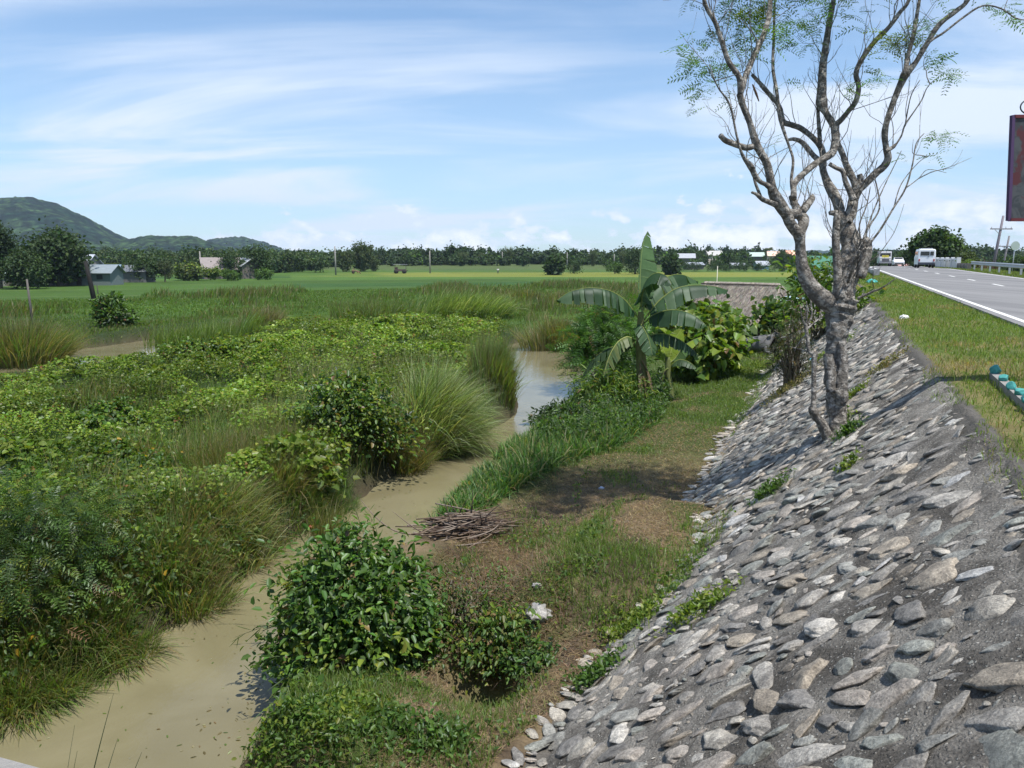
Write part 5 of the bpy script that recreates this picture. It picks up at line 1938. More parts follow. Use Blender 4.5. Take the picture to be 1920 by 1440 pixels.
def plain_trees():
    # left village trees
    tree(115, 530, 438, 110, 128, 'largest dark tree above the left village roofs', n=5200, clumps=44, pal=TREEPAL[:2] + [(0.03, 0.055, 0.02)])
    tree(8, 540, 420, 66, 118, 'tall dark tree at the left edge of the picture', n=3600, clumps=40, pal=[(0.028, 0.052, 0.020), (0.035, 0.06, 0.022)], rz_frac=.46)
    tree(58, 540, 470, 74, 116, 'dark rounded tree left of the largest village tree', n=3400, clumps=34, rz_frac=.5)
    tree(150, 520, 470, 70, 150, 'dark tree close behind the leaning black post', n=1800)
    tree(285, 530, 484, 60, 150, 'dark round tree right of the village palm', n=1900, pal=TREEPAL[:2])
    tree(315, 525, 486, 30, 150, 'narrow cypress-like olive tree in the village', n=1000, pal=[(0.055, 0.07, 0.03)], clumps=14)
    tree(255, 525, 489, 46, 170, 'middle green tree between the palm and the round tree', n=1300)
    tree(360, 530, 492, 70, 160, 'light green banana-like grove tree left of the small tin roofed houses', n=1500, pal=YGREEN[2:] + BAMPAL)
    tree(443, 525, 470, 50, 175, 'dark tree standing over the small tin roofed houses', n=1500, pal=TREEPAL[:2])
    tree(485, 525, 464, 56, 178, 'tall loose tree right of the small tin roofed houses', n=2000)
    tree(497, 530, 503, 44, 165, 'low green bush tree at the right end of the village', n=900, pal=GREENS, trunk=False)
    tree(410, 528, 500, 50, 165, 'pale green low tree before the small tin roofed houses', n=1100, pal=YGREEN[1:] + GREENS, trunk=False)
    tree(440, 530, 505, 44, 160, 'bushy low tree hiding the foot of the small houses', n=900, pal=GREENS, trunk=False)
    coco(225, 486, 150, 'coconut palm with pale fronds beside the left village', r=3.0)
    # plain
    for q, (bx, bt, bw, by) in enumerate([(585, 476, 30, 285), (870, 472, 26, 330), (905, 474, 24, 335), (955, 462, 22, 330), (1110, 470, 26, 320), (1165, 470, 22, 300), (540, 474, 30, 270)]):
        bamboo(bx, bt, bw, by, ['bamboo clump left of the tall grey pole', 'feathery bamboo right of the middle pole', 'small feathery bamboo between two dark trees', 'high thin bamboo tip at the centre of the treeline', 'bamboo clump above the lone round tree', 'narrow bamboo left of the dark upright tree', 'bamboo clump where the low hill meets the treeline'][q], n=1500)
    bamboo(683, 455, 46, 265, 'tallest feathery bamboo clump near the centre of the treeline', n=4200)
    bamboo(650, 470, 40, 262, 'rounded bamboo clump left of the tallest one', n=3200)
    bamboo(705, 478, 30, 268, 'low bamboo clump right of the tallest one', n=1600)
    tree(1040, 510, 478, 34, 215, 'round dark tree standing alone in the fields', n=1800, size=1.0)
    tree(1075, 506, 487, 30, 235, 'broad low tree right of the lone round tree', n=1000)
    tree(1188, 508, 458, 38, 225, 'dark upright tree left of the upright banana leaf', n=2200, pal=TREEPAL[:2], rz_frac=.55)
    tree(1255, 508, 480, 30, 215, 'round green tree right of the upright banana leaf', n=1500, size=1.0)
    tree(1150, 508, 492, 36, 230, 'low light green tree near the far poles', n=1000, pal=GREENS)
    tree(1208, 508, 495, 20, 232, 'small tree beside the dark upright tree', n=500)
    tree(1305, 506, 470, 24, 330, 'dark tree between two white roofs', n=900, pal=TREEPAL[:2])
    tree(1365, 508, 478, 34, 300, 'dark round tree right of the white roofs', n=1100, pal=TREEPAL[:2])
    tree(1460, 508, 471, 36, 300, 'dark round tree left of the trunk of the roadside tree', n=1300, pal=TREEPAL[:2])
    tree(1340, 508, 486, 26, 290, 'bushy tree among the village roofs', n=800)
    tree(1415, 508, 488, 26, 290, 'bushy low tree by the pale gabled house', n=800)
    coco(1435, 462, 360, 'lone fan palm rising above the far treeline', r=2.6)
    for k in range(16):
        tree(1262 + k * 15 + rng.normal(0, 4), 508, 484 + rng.uniform(0, 12), rng.uniform(18, 30), rng.uniform(262, 284), ORDN[k] + ' low bushy tree from the left along the edge of the far village', n=420, group='bushy trees at the edge of the far village', trunk=False, rz_frac=.55)
    # orchard rows on the far rise
    for k in range(17):
        px = 740 + k * 15.5 + rng.normal(0, 3)
        y = 325 + rng.normal(0, 6)
        x = (px - 960) / FPX * y
        ORD = ['leftmost', 'second', 'third', 'fourth', 'fifth', 'sixth', 'seventh', 'eighth', 'ninth', 'tenth', 'eleventh', 'twelfth', 'thirteenth', 'fourteenth', 'fifteenth', 'sixteenth', 'rightmost'][k]
        rt = empty('orchard_tree', (x, y, hz(x, y)), ORD + (' from the left' if 0 < k < 16 else '') + ' of the small round trees in a row before the dark wood', 'tree', 'orchard trees on the far rise')
        g = Geo()
        crown(g, (0, 0, 1.8), 1.7, 1.7, 1.5, 260, .8, TREEPAL, 12)
        g.build('crown', M['far_leaf'], rt)
        g = Geo()
        tube(g, [(0, 0, -.2), (0, 0, 1.4)], [.18, .1], 5, (.12, .1, .08))
        g.build('trunk', M['wood'], rt)
    # distant woods: one mass
    g = Geo()
    for k in range(250):
        px = rng.uniform(-420, 640)
        y = rng.uniform(230, 420) if px > 180 else rng.uniform(190, 420)
        top = rng.uniform(470, 486) - 6 * (px < 520) * rng.random()
        x = (px - 960) / FPX * y
        z0 = hz(x, y)
        h = max(ZE + (484 - top) / FPX * y - z0, 3)
        r = rng.uniform(3, 6)
        crown(g, (x, y, z0 + h * .5), r, r, h * .5, 520, r * .20, TREEPAL + BAMPAL[:1], 14)
    for k in range(380):
        px = rng.uniform(560, 2350)
        y = rng.uniform(335, 470)
        top = rng.uniform(466, 479) + 3 * math.sin(px * .013)
        x = (px - 960) / FPX * y
        z0 = hz(x, y)
        h = max(ZE + (484 - top) / FPX * y - z0, 3)
        r = rng.uniform(4, 8)
        crown(g, (x, y, z0 + h * .46), r, r, h * .52, 480, r * .20, [(c[0] * .85, c[1] * .85, c[2] * .95) for c in TREEPAL], 12)
    for k in range(120):                                   # lower edge of the wood, hedges
        px = rng.uniform(200, 2300)
        y = rng.uniform(290, 340)
        if 700 < px < 1130:
            y += 30
        x = (px - 960) / FPX * y
        z0 = hz(x, y)
        r = rng.uniform(2.0, 3.6)
        crown(g, (x, y, z0 + r * .7), r * 1.2, r, r * .9, 200, r * .3, TREEPAL + GREENS[:1], 10)
    o = g.build('distant_woods', M['far_leaf'])
    tag(o, 'dark belt of woods and bamboo along the far edge of the plain', None, None, 'stuff')
    # trees by the road
    tree(1745, 500, 441, 92, 105, 'large spreading dark tree beyond the white van', n=9000, clumps=60, size=.5, pal=TREEPAL + GREENS[:1], flat=.25)
    tree(1700, 502, 466, 44, 150, 'dark tree at the left of the large spreading one', n=2000, pal=TREEPAL[:2])
    tree(1800, 500, 474, 60, 95, 'olive green bushy tree right of the road bend', n=2600, pal=[(.07, .095, .035), (.055, .08, .03)], trunk=False)
    tree(1795, 505, 488, 50, 84, 'low yellowish green bush behind the guard rail', n=1600, pal=GRASSG, trunk=False)
    tree(1900, 500, 479, 70, 96, 'green bush behind the long guard rail at the right edge', n=2600, pal=TREEPAL + GREENS[:1], trunk=False)
    tree(1862, 500, 484, 40, 110, 'dark bush behind the utility poles', n=1200, pal=TREEPAL, trunk=False)
    for k in range(5):
        tree(1950 + k * 60, 500, 474 + (k % 2) * 5, 80, 105 + 5 * k, ['dark tree', 'low tree', 'broad tree', 'tall tree', 'loose tree'][k] + ' beyond the right edge of the road', n=1000, trunk=False)
    tree(1640, 502, 478, 40, 175, 'green tree behind the oncoming bus', n=1200)
    tree(1610, 506, 480, 34, 175, 'dark green tree left of the oncoming bus', n=1200)


plain_trees()


# ------------------------------------------------------------------ houses and the thatched roof
def house(px, y, w, d, h, rh, rz, label, wall=(.20, .19, .17), roof=(.62, .66, .72), name='house', group=None, gable=True, openings=2):
    x = (px - 960) / FPX * y
    root = empty(name, (x, y, hz(x, y)), label, 'house', group, rz)
    g = Geo()
    V = [[-w / 2, -d / 2, -.4], [w / 2, -d / 2, -.4], [w / 2, d / 2, -.4], [-w / 2, d / 2, -.4], [-w / 2, -d / 2, h], [w / 2, -d / 2, h], [w / 2, d / 2, h], [-w / 2, d / 2, h], [-w / 2, 0, h + rh], [w / 2, 0, h + rh]]
    g.add(V, [np.array([[0, 1, 5, 4], [2, 3, 7, 6], [1, 2, 6, 5], [3, 0, 4, 7]]), np.array([[4, 8, 7], [5, 6, 9]])], wall)
    g.build('wall', M['plain'], root, smooth=False)
    g = Geo()
    o_ = .45
    for sg in (-1, 1):
        a = np.array([[-w / 2 - o_, sg * (d / 2 + o_), h - rh * o_ / (d / 2)], [w / 2 + o_, sg * (d / 2 + o_), h - rh * o_ / (d / 2)], [w / 2 + o_, 0, h + rh], [-w / 2 - o_, 0, h + rh]]) + [0, 0, .05]
        b = a + [0, 0, .07]
        g.add(np.concatenate([a, b]), np.array([[0, 1, 2, 3], [7, 6, 5, 4], [0, 4, 5, 1], [1, 5, 6, 2], [3, 7, 4, 0]]), roof)
    g.build('roof', M['tin'], root, smooth=False)
    for k in range(openings):
        g = Geo()
        xx = (k + .5) / openings * w - w / 2
        if k == 0:
            box(g, (xx, -d / 2 - .02, .95), (.85, .06, 1.9), col=(.06, .05, .045))
            g.build('door', M['plain'], root, smooth=False)
        else:
            box(g, (xx, -d / 2 - .02, 1.45), (1.0, .06, .8), col=(.035, .035, .04))
            g.build('window', M['plain'], root, smooth=False)
    return root


def houses():
    W_, TIN = (.13, .12, .11), (.30, .32, .35)
    house(92, 132, 7.5, 5.5, 2.4, 1.7, .25, 'grey tin roofed house half hidden by the left village trees', roof=TIN)
    house(150, 140, 8, 6, 2.6, 2.6, -.2, 'largest bright roofed house under the tallest village tree', roof=(.5, .53, .58))
    house(188, 134, 7, 5, 2.2, 1.2, .05, 'long low house with pale bluish roof behind the leaning black post', roof=(.26, .30, .32), wall=(.13, .16, .16))
    house(212, 138, 3.4, 4, 2.4, 1.0, .3, 'small shed with light blue sheet roof beside the palm', roof=(.18, .26, .32))
    house(258, 150, 6.5, 4, 2.2, 1.0, 0, 'low dark grey shed right of the palm', roof=(.16, .17, .18), wall=(.14, .14, .14))
    house(0, 130, 6, 5, 2.3, 1.2, .1, 'house with a greenish white roof at the left edge of the picture', roof=(.6, .7, .66))
    house(420, 176, 8, 6, 2.3, 2.4, .5, 'brown gabled house with rusty white roof in the field village', roof=(.24, .21, .20), wall=(.13, .11, .10))
    house(466, 178, 5.5, 5, 3.0, 1.6, -.7, 'small house with bright tin roof at the right of the field village', roof=(.55, .57, .6), wall=(.13, .11, .10))
    RD = (.55, .28, .2)
    for k, (px, y, w, h, rh, roof, wall, lab) in enumerate([
        (1282, 330, 11, 3.6, 2.4, (.40, .41, .44), W_, 'white roofed house leftmost among the far trees'),
        (1333, 345, 10, 4.6, 2.6, (.42, .41, .40), (.6, .5, .45), 'tall whitish house standing above the far trees'),
        (1296, 290, 10, 1.8, 1.2, (.36, .38, .42), W_, 'long low white roof at the edge of the far rice'),
        (1412, 340, 9, 4.2, 2.2, (.42, .52, .46), W_, 'pale green roofed house among the far trees'),
        (1377, 295, 8, 1.5, 1.0, (.36, .38, .42), W_, 'small low white shed between dark trees'),
        (1422, 285, 7, 2.0, 1.8, (.36, .38, .42), (.25, .37, .4), 'grey gabled house with a white roof by the far rice'),
        (1443, 350, 8, 4.4, 2.4, (.6, .42, .34), (.6, .48, .4), 'brownish roofed house below the lone fan palm'),
        (1478, 345, 9, 4.4, 3.0, RD, (.5, .4, .35), 'red roofed house left of the tree trunk'),
        (1690, 200, 8, 2.4, 1.4, (.5, .3, .26), W_, 'low brown roofed house behind the oncoming vehicles')]):
        w *= .62
        house(px, y, w, w * .8, h * .9, rh * .7, .15 * ((k % 3) - 1), lab, wall, roof)
    house(1532, 165, 8.5, 7, 2.6, 2.4, .35, 'green roofed white walled house seen beside the tree trunk', roof=(.07, .20, .13), wall=(.45, .48, .45))


def thatch_hut():
    # a steep hipped grass roof standing on short posts beside the embankment
    Dh = 41.0
    A = atd(1322, 531, Dh + 3)
    B = atd(1462, 527, Dh - .5)
    base = np.array([(A[0] + B[0]) / 2, (A[1] + B[1]) / 2, 0])
    z0 = hz(base[0], base[1])
    root = empty('thatched_hut', (base[0], base[1], z0), 'low hut with a weathered grey grass thatch roof among the shrubs', 'hut')
    zr = (A[2] + B[2]) / 2 - z0
    ridge = norm((B - A) * [1, 1, 0])
    L = np.linalg.norm((B - A)[:2]) / 2
    Sd = np.array([ridge[1], -ridge[0], 0])
    if Sd[1] > 0:
        Sd = -Sd                         # towards the viewer
    eave = zr - 2.1
    g = Geo()
    run = 2.3

    def roofpt(a, v, side):
        # a along ridge -1..1, v down the roof 0..1
        ext = 1.0 * v
        return ridge * (a * (L + ext)) + Sd * side * run * v + np.array([0, 0, zr - (zr - eave) * v])
    for side in (1, -1):
        aa = np.linspace(-1, 1, 24)
        vv = np.linspace(0, 1, 10)
        V = np.array([roofpt(a, v, side) for a in aa for v in vv])
        i = np.arange(23)[:, None] * 10
        j = np.arange(9)[None, :]
        g.add(V, np.stack([i + j, i + 10 + j, i + 11 + j, i + j + 1], -1).reshape(-1, 4), (.34, .30, .26))
    for e in (-1, 1):                     # hipped ends
        V = [ridge * e * L + [0, 0, zr], roofpt(e, 1, 1), roofpt(e, 1, -1)]
        g.add(V, np.array([[0, 1, 2]]), (.34, .30, .25))
    n = 15000
    side = np.where(rng.random(n) < .75, 1, -1)
    a = rng.uniform(-1, 1, n)
    v = rng.random(n) ** .9 * .95
    P = np.array([roofpt(a[k], v[k], side[k]) for k in range(n)]) + rng.normal(0, .02, (n, 3)) + [0, 0, .03]
    dn = norm(np.array([Sd * s_ * run + np.array([0, 0, -(zr - eave)]) for s_ in side]) + .35 * rng.standard_normal((n, 3)))
    nr = norm(np.array([Sd * s_ * .3 for s_ in side]) + [0, 0, 1.0])
    leaves(g, P, dn, nr + .3 * rng.standard_normal((n, 3)), .38 * rng.uniform(.4, 1.2, n), .022, pick_cols(n, [(.33, .30, .26), (.27, .24, .21), (.38, .35, .30), (.19, .17, .15)]), kind='thin')
    m = 1800
    for e in (-1, 1):
        u1, u2 = rng.random(m), rng.random(m)
        f = u1 + u2 > 1
        u1[f], u2[f] = 1 - u1[f], 1 - u2[f]
        A0 = ridge * e * L + [0, 0, zr]
        B0, C0 = roofpt(e, 1, 1), roofpt(e, 1, -1)
        P = A0 + (B0 - A0) * u1[:, None] + (C0 - A0) * u2[:, None] + ridge * e * .03
        dn = norm(((B0 + C0) / 2 - A0)[None] + .5 * rng.standard_normal((m, 3)))
        leaves(g, P, dn, norm(np.tile(ridge * e + [0, 0, .8], (m, 1)) + .3 * rng.standard_normal((m, 3))), .5 * rng.uniform(.5, 1.2, m), .035, pick_cols(m, [(.36, .32, .28), (.28, .25, .22), (.42, .38, .33)]), kind='thin')
    g.build('thatch_roof', M['thatch'], root)
    g = Geo()
    for off in (0.0, .02):
        tube(g, [-ridge * (L + .1) + Sd * (.22 + off) + [0, 0, zr - .12], Sd * .24 + [0, 0, zr - .10], ridge * (L + .1) + Sd * .22 + [0, 0, zr - .12]], .035, 6, (.12, .10, .08), sub=3)
    g.build('ridge_pole', M['wood'], root)
    for e in (-1, 1):
        for sdd in (-1, 1):
            g = Geo()
            p = roofpt(e * .75, .8, sdd)
            tube(g, [[p[0], p[1], -.3], [p[0], p[1], p[2]]], .07, 8, (.12, .10, .08))
            g.build('post', M['wood'], root)
    # pale blue sheet leaning at the right end
    p = atd(1490, 560, 38)
    g = Geo()
    zz = hz(p[0], p[1])
    n = 10
    X, Y = np.meshgrid(np.linspace(-.8, .8, n), np.linspace(-.5, .5, n), indexing='ij')
    Z = .35 + .30 * (fbm(X * 2 + 5, Y * 2, 7, 3) - .3) - .25 * (X ** 2 + Y ** 2)
    top = np.stack([X, Y, Z], -1).reshape(-1, 3)
    i = np.arange(n - 1)[:, None] * n
    j = np.arange(n - 1)[None, :]
    F = np.stack([i + j, i + n + j, i + n + j + 1, i + j + 1], -1).reshape(-1, 4)
    g.add(top, F, (.42, .58, .62))
    g.add(top - [0, 0, .02], F[:, ::-1], (.42, .58, .62))
    o = g.build('tarpaulin', M['plastic'])
    o.location = (p[0], p[1], p[2] - .3)
    tag(o, 'crumpled pale blue tarpaulin sheet beside the end of the thatched roof', 'tarpaulin')


def skin_obj(name, joints, edges, mat_, parent=None, levels=2, loc=(0, 0, 0), rz=0, scale=1.0):
    me = bpy.data.meshes.new(name)
    me.from_pydata([j[:3] for j in joints], edges, [])
    o = bpy.data.objects.new(name, me)
    sc.collection.objects.link(o)
    if parent is not None:
        o.parent = parent
    o.location = loc
    o.rotation_euler = (0, 0, rz)
    o.scale = (scale,) * 3
    md = o.modifiers.new('skin', 'SKIN')
    md.use_smooth_shade = True
    sv = me.skin_vertices[0].data
    for k, j in enumerate(joints):
        r = j[3]
        sv[k].radius = (r, r) if np.isscalar(r) else r
        sv[k].use_root = (k == 0)
    sb = o.modifiers.new('sub', 'SUBSURF')
    sb.levels = levels
    sb.render_levels = levels
    me.materials.append(mat_)
    return o


def cow():
    """grey cow lying with folded legs, head towards the post on the right"""
    p = gp(1412, 664)
    root = empty('cow', p, 'grey cow lying in the shade at the foot of the dark post', 'cow', rz=-.12)
    J = [(-.75, 0, .52, .24),      # 0 pelvis
         (-.35, 0, .50, .33),      # 1 loin
         (.15, 0, .50, .36),       # 2 ribs
         (.58, 0, .60, .30),       # 3 shoulder
         (.74, 0, .78, .17),       # 4 neck base
         (.98, .02, .95, .13),     # 5 poll
         (1.08, .03, .97, .12),    # 6 forehead
         (1.24, .04, .84, .085),   # 7 muzzle bridge
         (1.34, .05, .76, .07),    # 8 nose
         (-.98, 0, .46, .12),      # 9 rump
         (-1.05, -.05, .25, .03),  # 10 tail
         (-.95, -.25, .05, .02),   # 11 tail tip
         (-.60, -.30, .34, .15),   # 12 thigh near
         (-.28, -.46, .26, .11),   # 13 stifle near
         (-.62, -.52, .08, .055),  # 14 hock near
         (-.30, -.58, .05, .045),  # 15 shank near
         (-.60, .28, .30, .13), (-.30, .42, .22, .09), (-.60, .48, .07, .05),
         (.52, -.26, .36, .13),    # 19 shoulder near
         (.48, -.34, .16, .08),    # 20 elbow
         (.80, -.38, .10, .05),    # 21 knee
         (.56, -.46, .05, .04),    # 22 folded shank
         (.52, .26, .34, .12), (.50, .34, .14, .07), (.82, .36, .08, .045),
         (.48, 0, .92, .09)]       # 26 hump
    E = [(0, 1), (1, 2), (2, 3), (3, 4), (4, 5), (5, 6), (6, 7), (7, 8), (0, 9), (9, 10), (10, 11), (0, 12), (12, 13), (13, 14), (14, 15), (0, 16), (16, 17), (17, 18), (3, 19), (19, 20), (20, 21), (21, 22), (3, 23), (23, 24), (24, 25), (3, 26)]
    skin_obj('body', J, E, M['hide'], root)
    for sg in (-1, 1):
        g = Geo()
        leaves(g, np.array([[1.0, .02 + sg * .12, .98]]), np.array([[-.1, sg * 1.0, -.1]]), np.array([[.3, 0, 1.0]]), .24, .12, np.array([[.12, .12, .12]]))
        g.build('ear', M['hide'], root)
        g = Geo()
        tube(g, [(1.03, .02 + sg * .07, 1.04), (1.0, .02 + sg * .17, 1.14), (1.02, .02 + sg * .18, 1.26)], [.03, .024, .006], 6, (.2, .18, .15), sub=3)
        g.build('horn', M['wood'], root)


def person_in_field():
    y = 232.0
    x = (934 - 960) / FPX * y
    root = empty('person', (x, y, hz(x, y)), 'person in a white shirt standing in the far yellow rice field', 'person')
    J = [(0, 0, .95, .14), (0, 0, 1.2, .13), (0, 0, 1.42, .15), (0, 0, 1.52, .06), (0, 0, 1.66, .10), (.22, 0, 1.40, .055), (.30, -.05, 1.12, .045), (.30, -.15, .88, .035), (-.22, 0, 1.40, .055), (-.32, -.03, 1.12, .045), (-.28, -.2, .95, .035),
         (.10, 0, .85, .09), (.12, .02, .48, .065), (.12, 0, .06, .045), (-.10, 0, .85, .09), (-.14, -.05, .48, .065), (-.16, 0, .06, .045)]
    E = [(0, 1), (1, 2), (2, 3), (3, 4), (2, 5), (5, 6), (6, 7), (2, 8), (8, 9), (9, 10), (0, 11), (11, 12), (12, 13), (0, 14), (14, 15), (15, 16)]
    skin_obj('body', J, E, pbr('skin', (.16, .09, .06), .6), root, 1)
    J2 = [(0, 0, .92, .17), (0, 0, 1.2, .165), (0, 0, 1.40, .175), (.24, 0, 1.38, .085), (.30, -.04, 1.16, .075), (-.24, 0, 1.38, .085), (-.31, -.03, 1.16, .075)]
    skin_obj('shirt', J2, [(0, 1), (1, 2), (2, 3), (3, 4), (2, 5), (5, 6)], pbr('white_cloth', (.75, .76, .78), .8), root, 1)
    J3 = [(0, 0, .93, .15), (.10, 0, .84, .105), (.12, .02, .48, .085), (.12, 0, .16, .07), (-.10, 0, .84, .105), (-.14, -.05, .48, .085), (-.16, 0, .16, .07)]
    skin_obj('trousers', J3, [(0, 1), (1, 2), (2, 3), (0, 4), (4, 5), (5, 6)], pbr('dark_cloth', (.05, .06, .08), .8), root, 1)
    g = Geo()
    V, F = ICO[2]
    g.add(V * [.115, .115, .07] + [0, 0, 1.73], F, (.02, .018, .016))
    g.build('hair', M['plain'], root)


def farm_things():
    # covered farm trailer with wheels in the field
    y = 236.0
    x = (753 - 960) / FPX * y
    root = empty('farm_cart', (x, y, hz(x, y)), 'dark farm tractor with a flat canopy parked in the fields', 'tractor')
    g = Geo()
    box(g, (0, 0, 1.0), (3.4, 1.3, .6), col=(.10, .07, .06))
    box(g, (-1.2, 0, 1.6), (.8, 1.1, .6), col=(.14, .06, .05))
    box(g, (1.9, 0, .9), (1.2, .2, .15), col=(.08, .07, .06))
    g.build('body', M['plain'], root, smooth=False)
    g = Geo()
    box(g, (0, 0, 2.75), (4.2, 2.0, .10), col=(.30, .31, .33))
    for ax in (-1.7, 1.7):
        for ay in (-.8, .8):
            tube(g, [(ax, ay, 1.2), (ax, ay, 2.72)], .05, 6, (.08, .07, .06))
    g.build('canopy', M['plain'], root, smooth=False)
    for ax in (-1.3, 1.2):
        for ay in (-.85, .85):
            g = Geo()
            tube(g, [(ax, ay - .14, .6), (ax, ay + .14, .6)], .6, 18, (.02, .02, .02))
            g.build('wheel', M['rubber'], root)
    y = 232.0
    x = (671 - 960) / FPX * y
    p = (x, y, hz(x, y))
    root = empty('farm_implement', p, 'reddish brown plough frame lying in the field left of the tractor', 'plough')
    g = Geo()
    tube(g, [(-1.4, 0, .9), (0, 0, .9), (1.2, 0, .4)], .12, 6, (.22, .10, .07))
    tube(g, [(-.9, -.3, 0), (-.9, 0, 1.5), (-.4, 0, 1.3)], .1, 6, (.22, .10, .07))
    tube(g, [(.3, 0, .9), (.5, 0, .1)], .12, 6, (.22, .10, .07))
    tube(g, [(.9, 0, .6), (1.3, 0, .0)], .14, 6, (.15, .08, .06))
    g.build('frame', M['plain'], root)
    g = Geo()
    tube(g, [(-.9, -.1, .45), (-.9, .1, .45)], .45, 16, (.03, .03, .03))
    g.build('wheel', M['rubber'], root)


def pole_thing(px, py_base, py_top, y, r, label, name='utility_pole', mat_='concrete', lean=0.0, cross=False, z=None, col=(.3, .3, .3)):
    x = (px - 960) / FPX * y
    z0 = hz(x, y)
    top = ZE + (484 - py_top) / FPX * y
    root = empty(name, (x, y, z0), label, 'pole')
    h = top - z0
    g = Geo()
    tube(g, [(0, 0, -.5), (lean * h * .5, 0, h * .5), (lean * h, 0, h)], [r * 1.25, r * 1.1, r * .85], 8, col)
    g.build('shaft', M[mat_], root)
    if cross:
        for zz, w in ((h * .80, 2.6),):
            g = Geo()
            box(g, (lean * zz, -.12, zz), (w, .12, .14), col=(.22, .22, .24))
            g.build('crossarm', M['plain'], root, smooth=False)
            for q in (-.45, 0.2, .45):
                g = Geo()
                tube(g, [(lean * zz + q * w, -.12, zz + .06), (lean * zz + q * w, -.12, zz + .26)], [.05, .03], 6, (.4, .4, .42))
                g.build('insulator', M['plain'], root)
            g = Geo()
            tube(g, [(lean * zz - w * .32, -.12, zz), (lean * zz, -.12, zz - .8)], .03, 5, (.2, .2, .2))
            g.build('brace', M['plain'], root)
    return root


def poles():
    pole_thing(383, 505, 471, 190, .17, 'thin grey pole rising above the field village')
    pole_thing(633, 520, 462, 215, .19, 'tall grey pole left of the tallest bamboo clump')
    pole_thing(808, 516, 470, 240, .19, 'tall grey pole in the middle of the fields')
    pole_thing(942, 497, 472, 330, .19, 'grey pole before the dark wood near the centre')
    pole_thing(1062, 505, 473, 300, .19, 'grey pole right of the lone round tree')
    pole_thing(1149, 500, 476, 320, .19, 'short looking grey pole before the low light tree')
    pole_thing(1331, 505, 483, 300, .15, 'thin pale pole near the white village roofs')
    pole_thing(1849, 500, 407, 92, .15, 'large violet grey utility pole with a crossarm at the right', mat_='plain', col=(.15, .135, .16), lean=.10, cross=True)
    pole_thing(1866, 500, 443, 118, .15, 'farther utility pole with a crossarm just behind the large one', mat_='plain', col=(.15, .14, .15), lean=.10, cross=True)
    # posts on the left
    pole_thing(183, 566, 489, 72, .19, 'thick black leaning wooden post in the left paddies', 'wooden_post', 'wood', lean=-.15, col=(.018, .017, .016))
    pole_thing(61, 592, 522, 52, .07, 'thin grey stake standing behind the far left grass clump', 'wooden_post', 'wood', lean=-.03, col=(.12, .11, .10))
    pole_thing(189, 553, 533, 88, .05, 'short thin stake right of the leaning black post', 'wooden_post', 'wood', lean=-.05, col=(.06, .05, .05))
    # dark post by the cow with a crown of big leaves, two bamboo rails leaning on it
    p = gp(1450, 662)
    dep = p[1]
    root = empty('dead_tree_post', p, 'thick dark cut trunk standing behind the lying cow', 'post')
    g = Geo()
    tube(g, [(0, 0, -.3), (-.03, 0, .8), (.02, 0, 2.0)], [.2, .17, .15], 12, (.03, .026, .022), rough=.15, sub=6, seed=9)
    g.build('trunk', M['wood'], root)
    g = Geo()
    k = 420
    P = rng.standard_normal((k, 3)) * [.45, .4, .35] + [0, -.05, 1.9]
    leaves(g, P, norm(rng.standard_normal((k, 3)) + [0, 0, -.8]), norm(np.array([0, -.3, 1.0]) + .45 * rng.standard_normal((k, 3))), .30 * rng.uniform(.6, 1.2, k), .24, pick_cols(k, YGREEN[:2] + GREENS), kind='heart')
    g.build('foliage', M['leaf_gloss'], root)
    for (a, b, lab) in (((1458, 606), (1530, 609), 'upper thin bamboo pole reaching from the dark trunk to the stone slope'), ((1456, 636), (1515, 615), 'lower slanting bamboo pole beside the dark trunk')):
        A = atd(a[0], a[1], dep - .3)
        B = atd(b[0], b[1], dep - 2.2)
        g = Geo()
        tube(g, [A, (A + B) / 2 + [0, 0, -.06], B], [.035, .032, .028], 7, (.5, .47, .42), sub=3)
        o = g.build('bamboo_pole', M['plain'], origin=A)
        tag(o, lab, 'pole', 'bamboo poles by the cow')
    # thin white stake above the thatch
    p = atd(1341, 500, 60)
    pole_thing(1341, 530, 498, 60, .03, 'very thin pale stake rising behind the thatched roof', 'stake', 'plain', col=(.5, .48, .4))


# ------------------------------------------------------------------ road furniture and vehicles
def wheel(root, c, r, w, axis):
    """wheel with tyre and rim as sub-parts; axis = unit vector of the axle"""
    e = np.asarray(axis, float)
    g = Geo()
    tube(g, [c - e * w / 2, c - e * w * .42, c + e * w * .42, c + e * w / 2], [r * .92, r, r, r * .92], 22, (.02, .02, .02))
    o = g.build('wheel', M['rubber'], root)
    g = Geo()
    tube(g, [c - e * w * .53, c + e * w * .53], r * .55, 16, (.35, .35, .36))
    g.build('rim', M['metal'], o)


def loft(g, sections, col=(1, 1, 1), mi=0, cap=True):
    """sections: list of (x, [(y, z), ...]) rings with equal counts"""
    n = len(sections[0][1])
    V = np.array([[x, y, z] for x, ring in sections for (y, z) in ring])
    m = len(sections)
    i = np.arange(m - 1)[:, None] * n
    j = np.arange(n)[None, :]
    F = np.stack([i + j, i + n + j, i + n + (j + 1) % n, i + (j + 1) % n], -1).reshape(-1, 4)
    Fs = [F]
    if cap:
        Fs += [np.arange(n)[None, ::-1], (np.arange(n) + (m - 1) * n)[None, :]]
    g.add(V, Fs, col, mi)


def ring(w, z0, z1, r=.1, top=.85):
    return [(-w, z0), (w, z0), (w * 1.0, z0 + (z1 - z0) * .5), (w * (top + .08), z1 - r), (w * top, z1), (-w * top, z1), (-w * (top + .08), z1 - r), (-w * 1.0, z0 + (z1 - z0) * .5)]


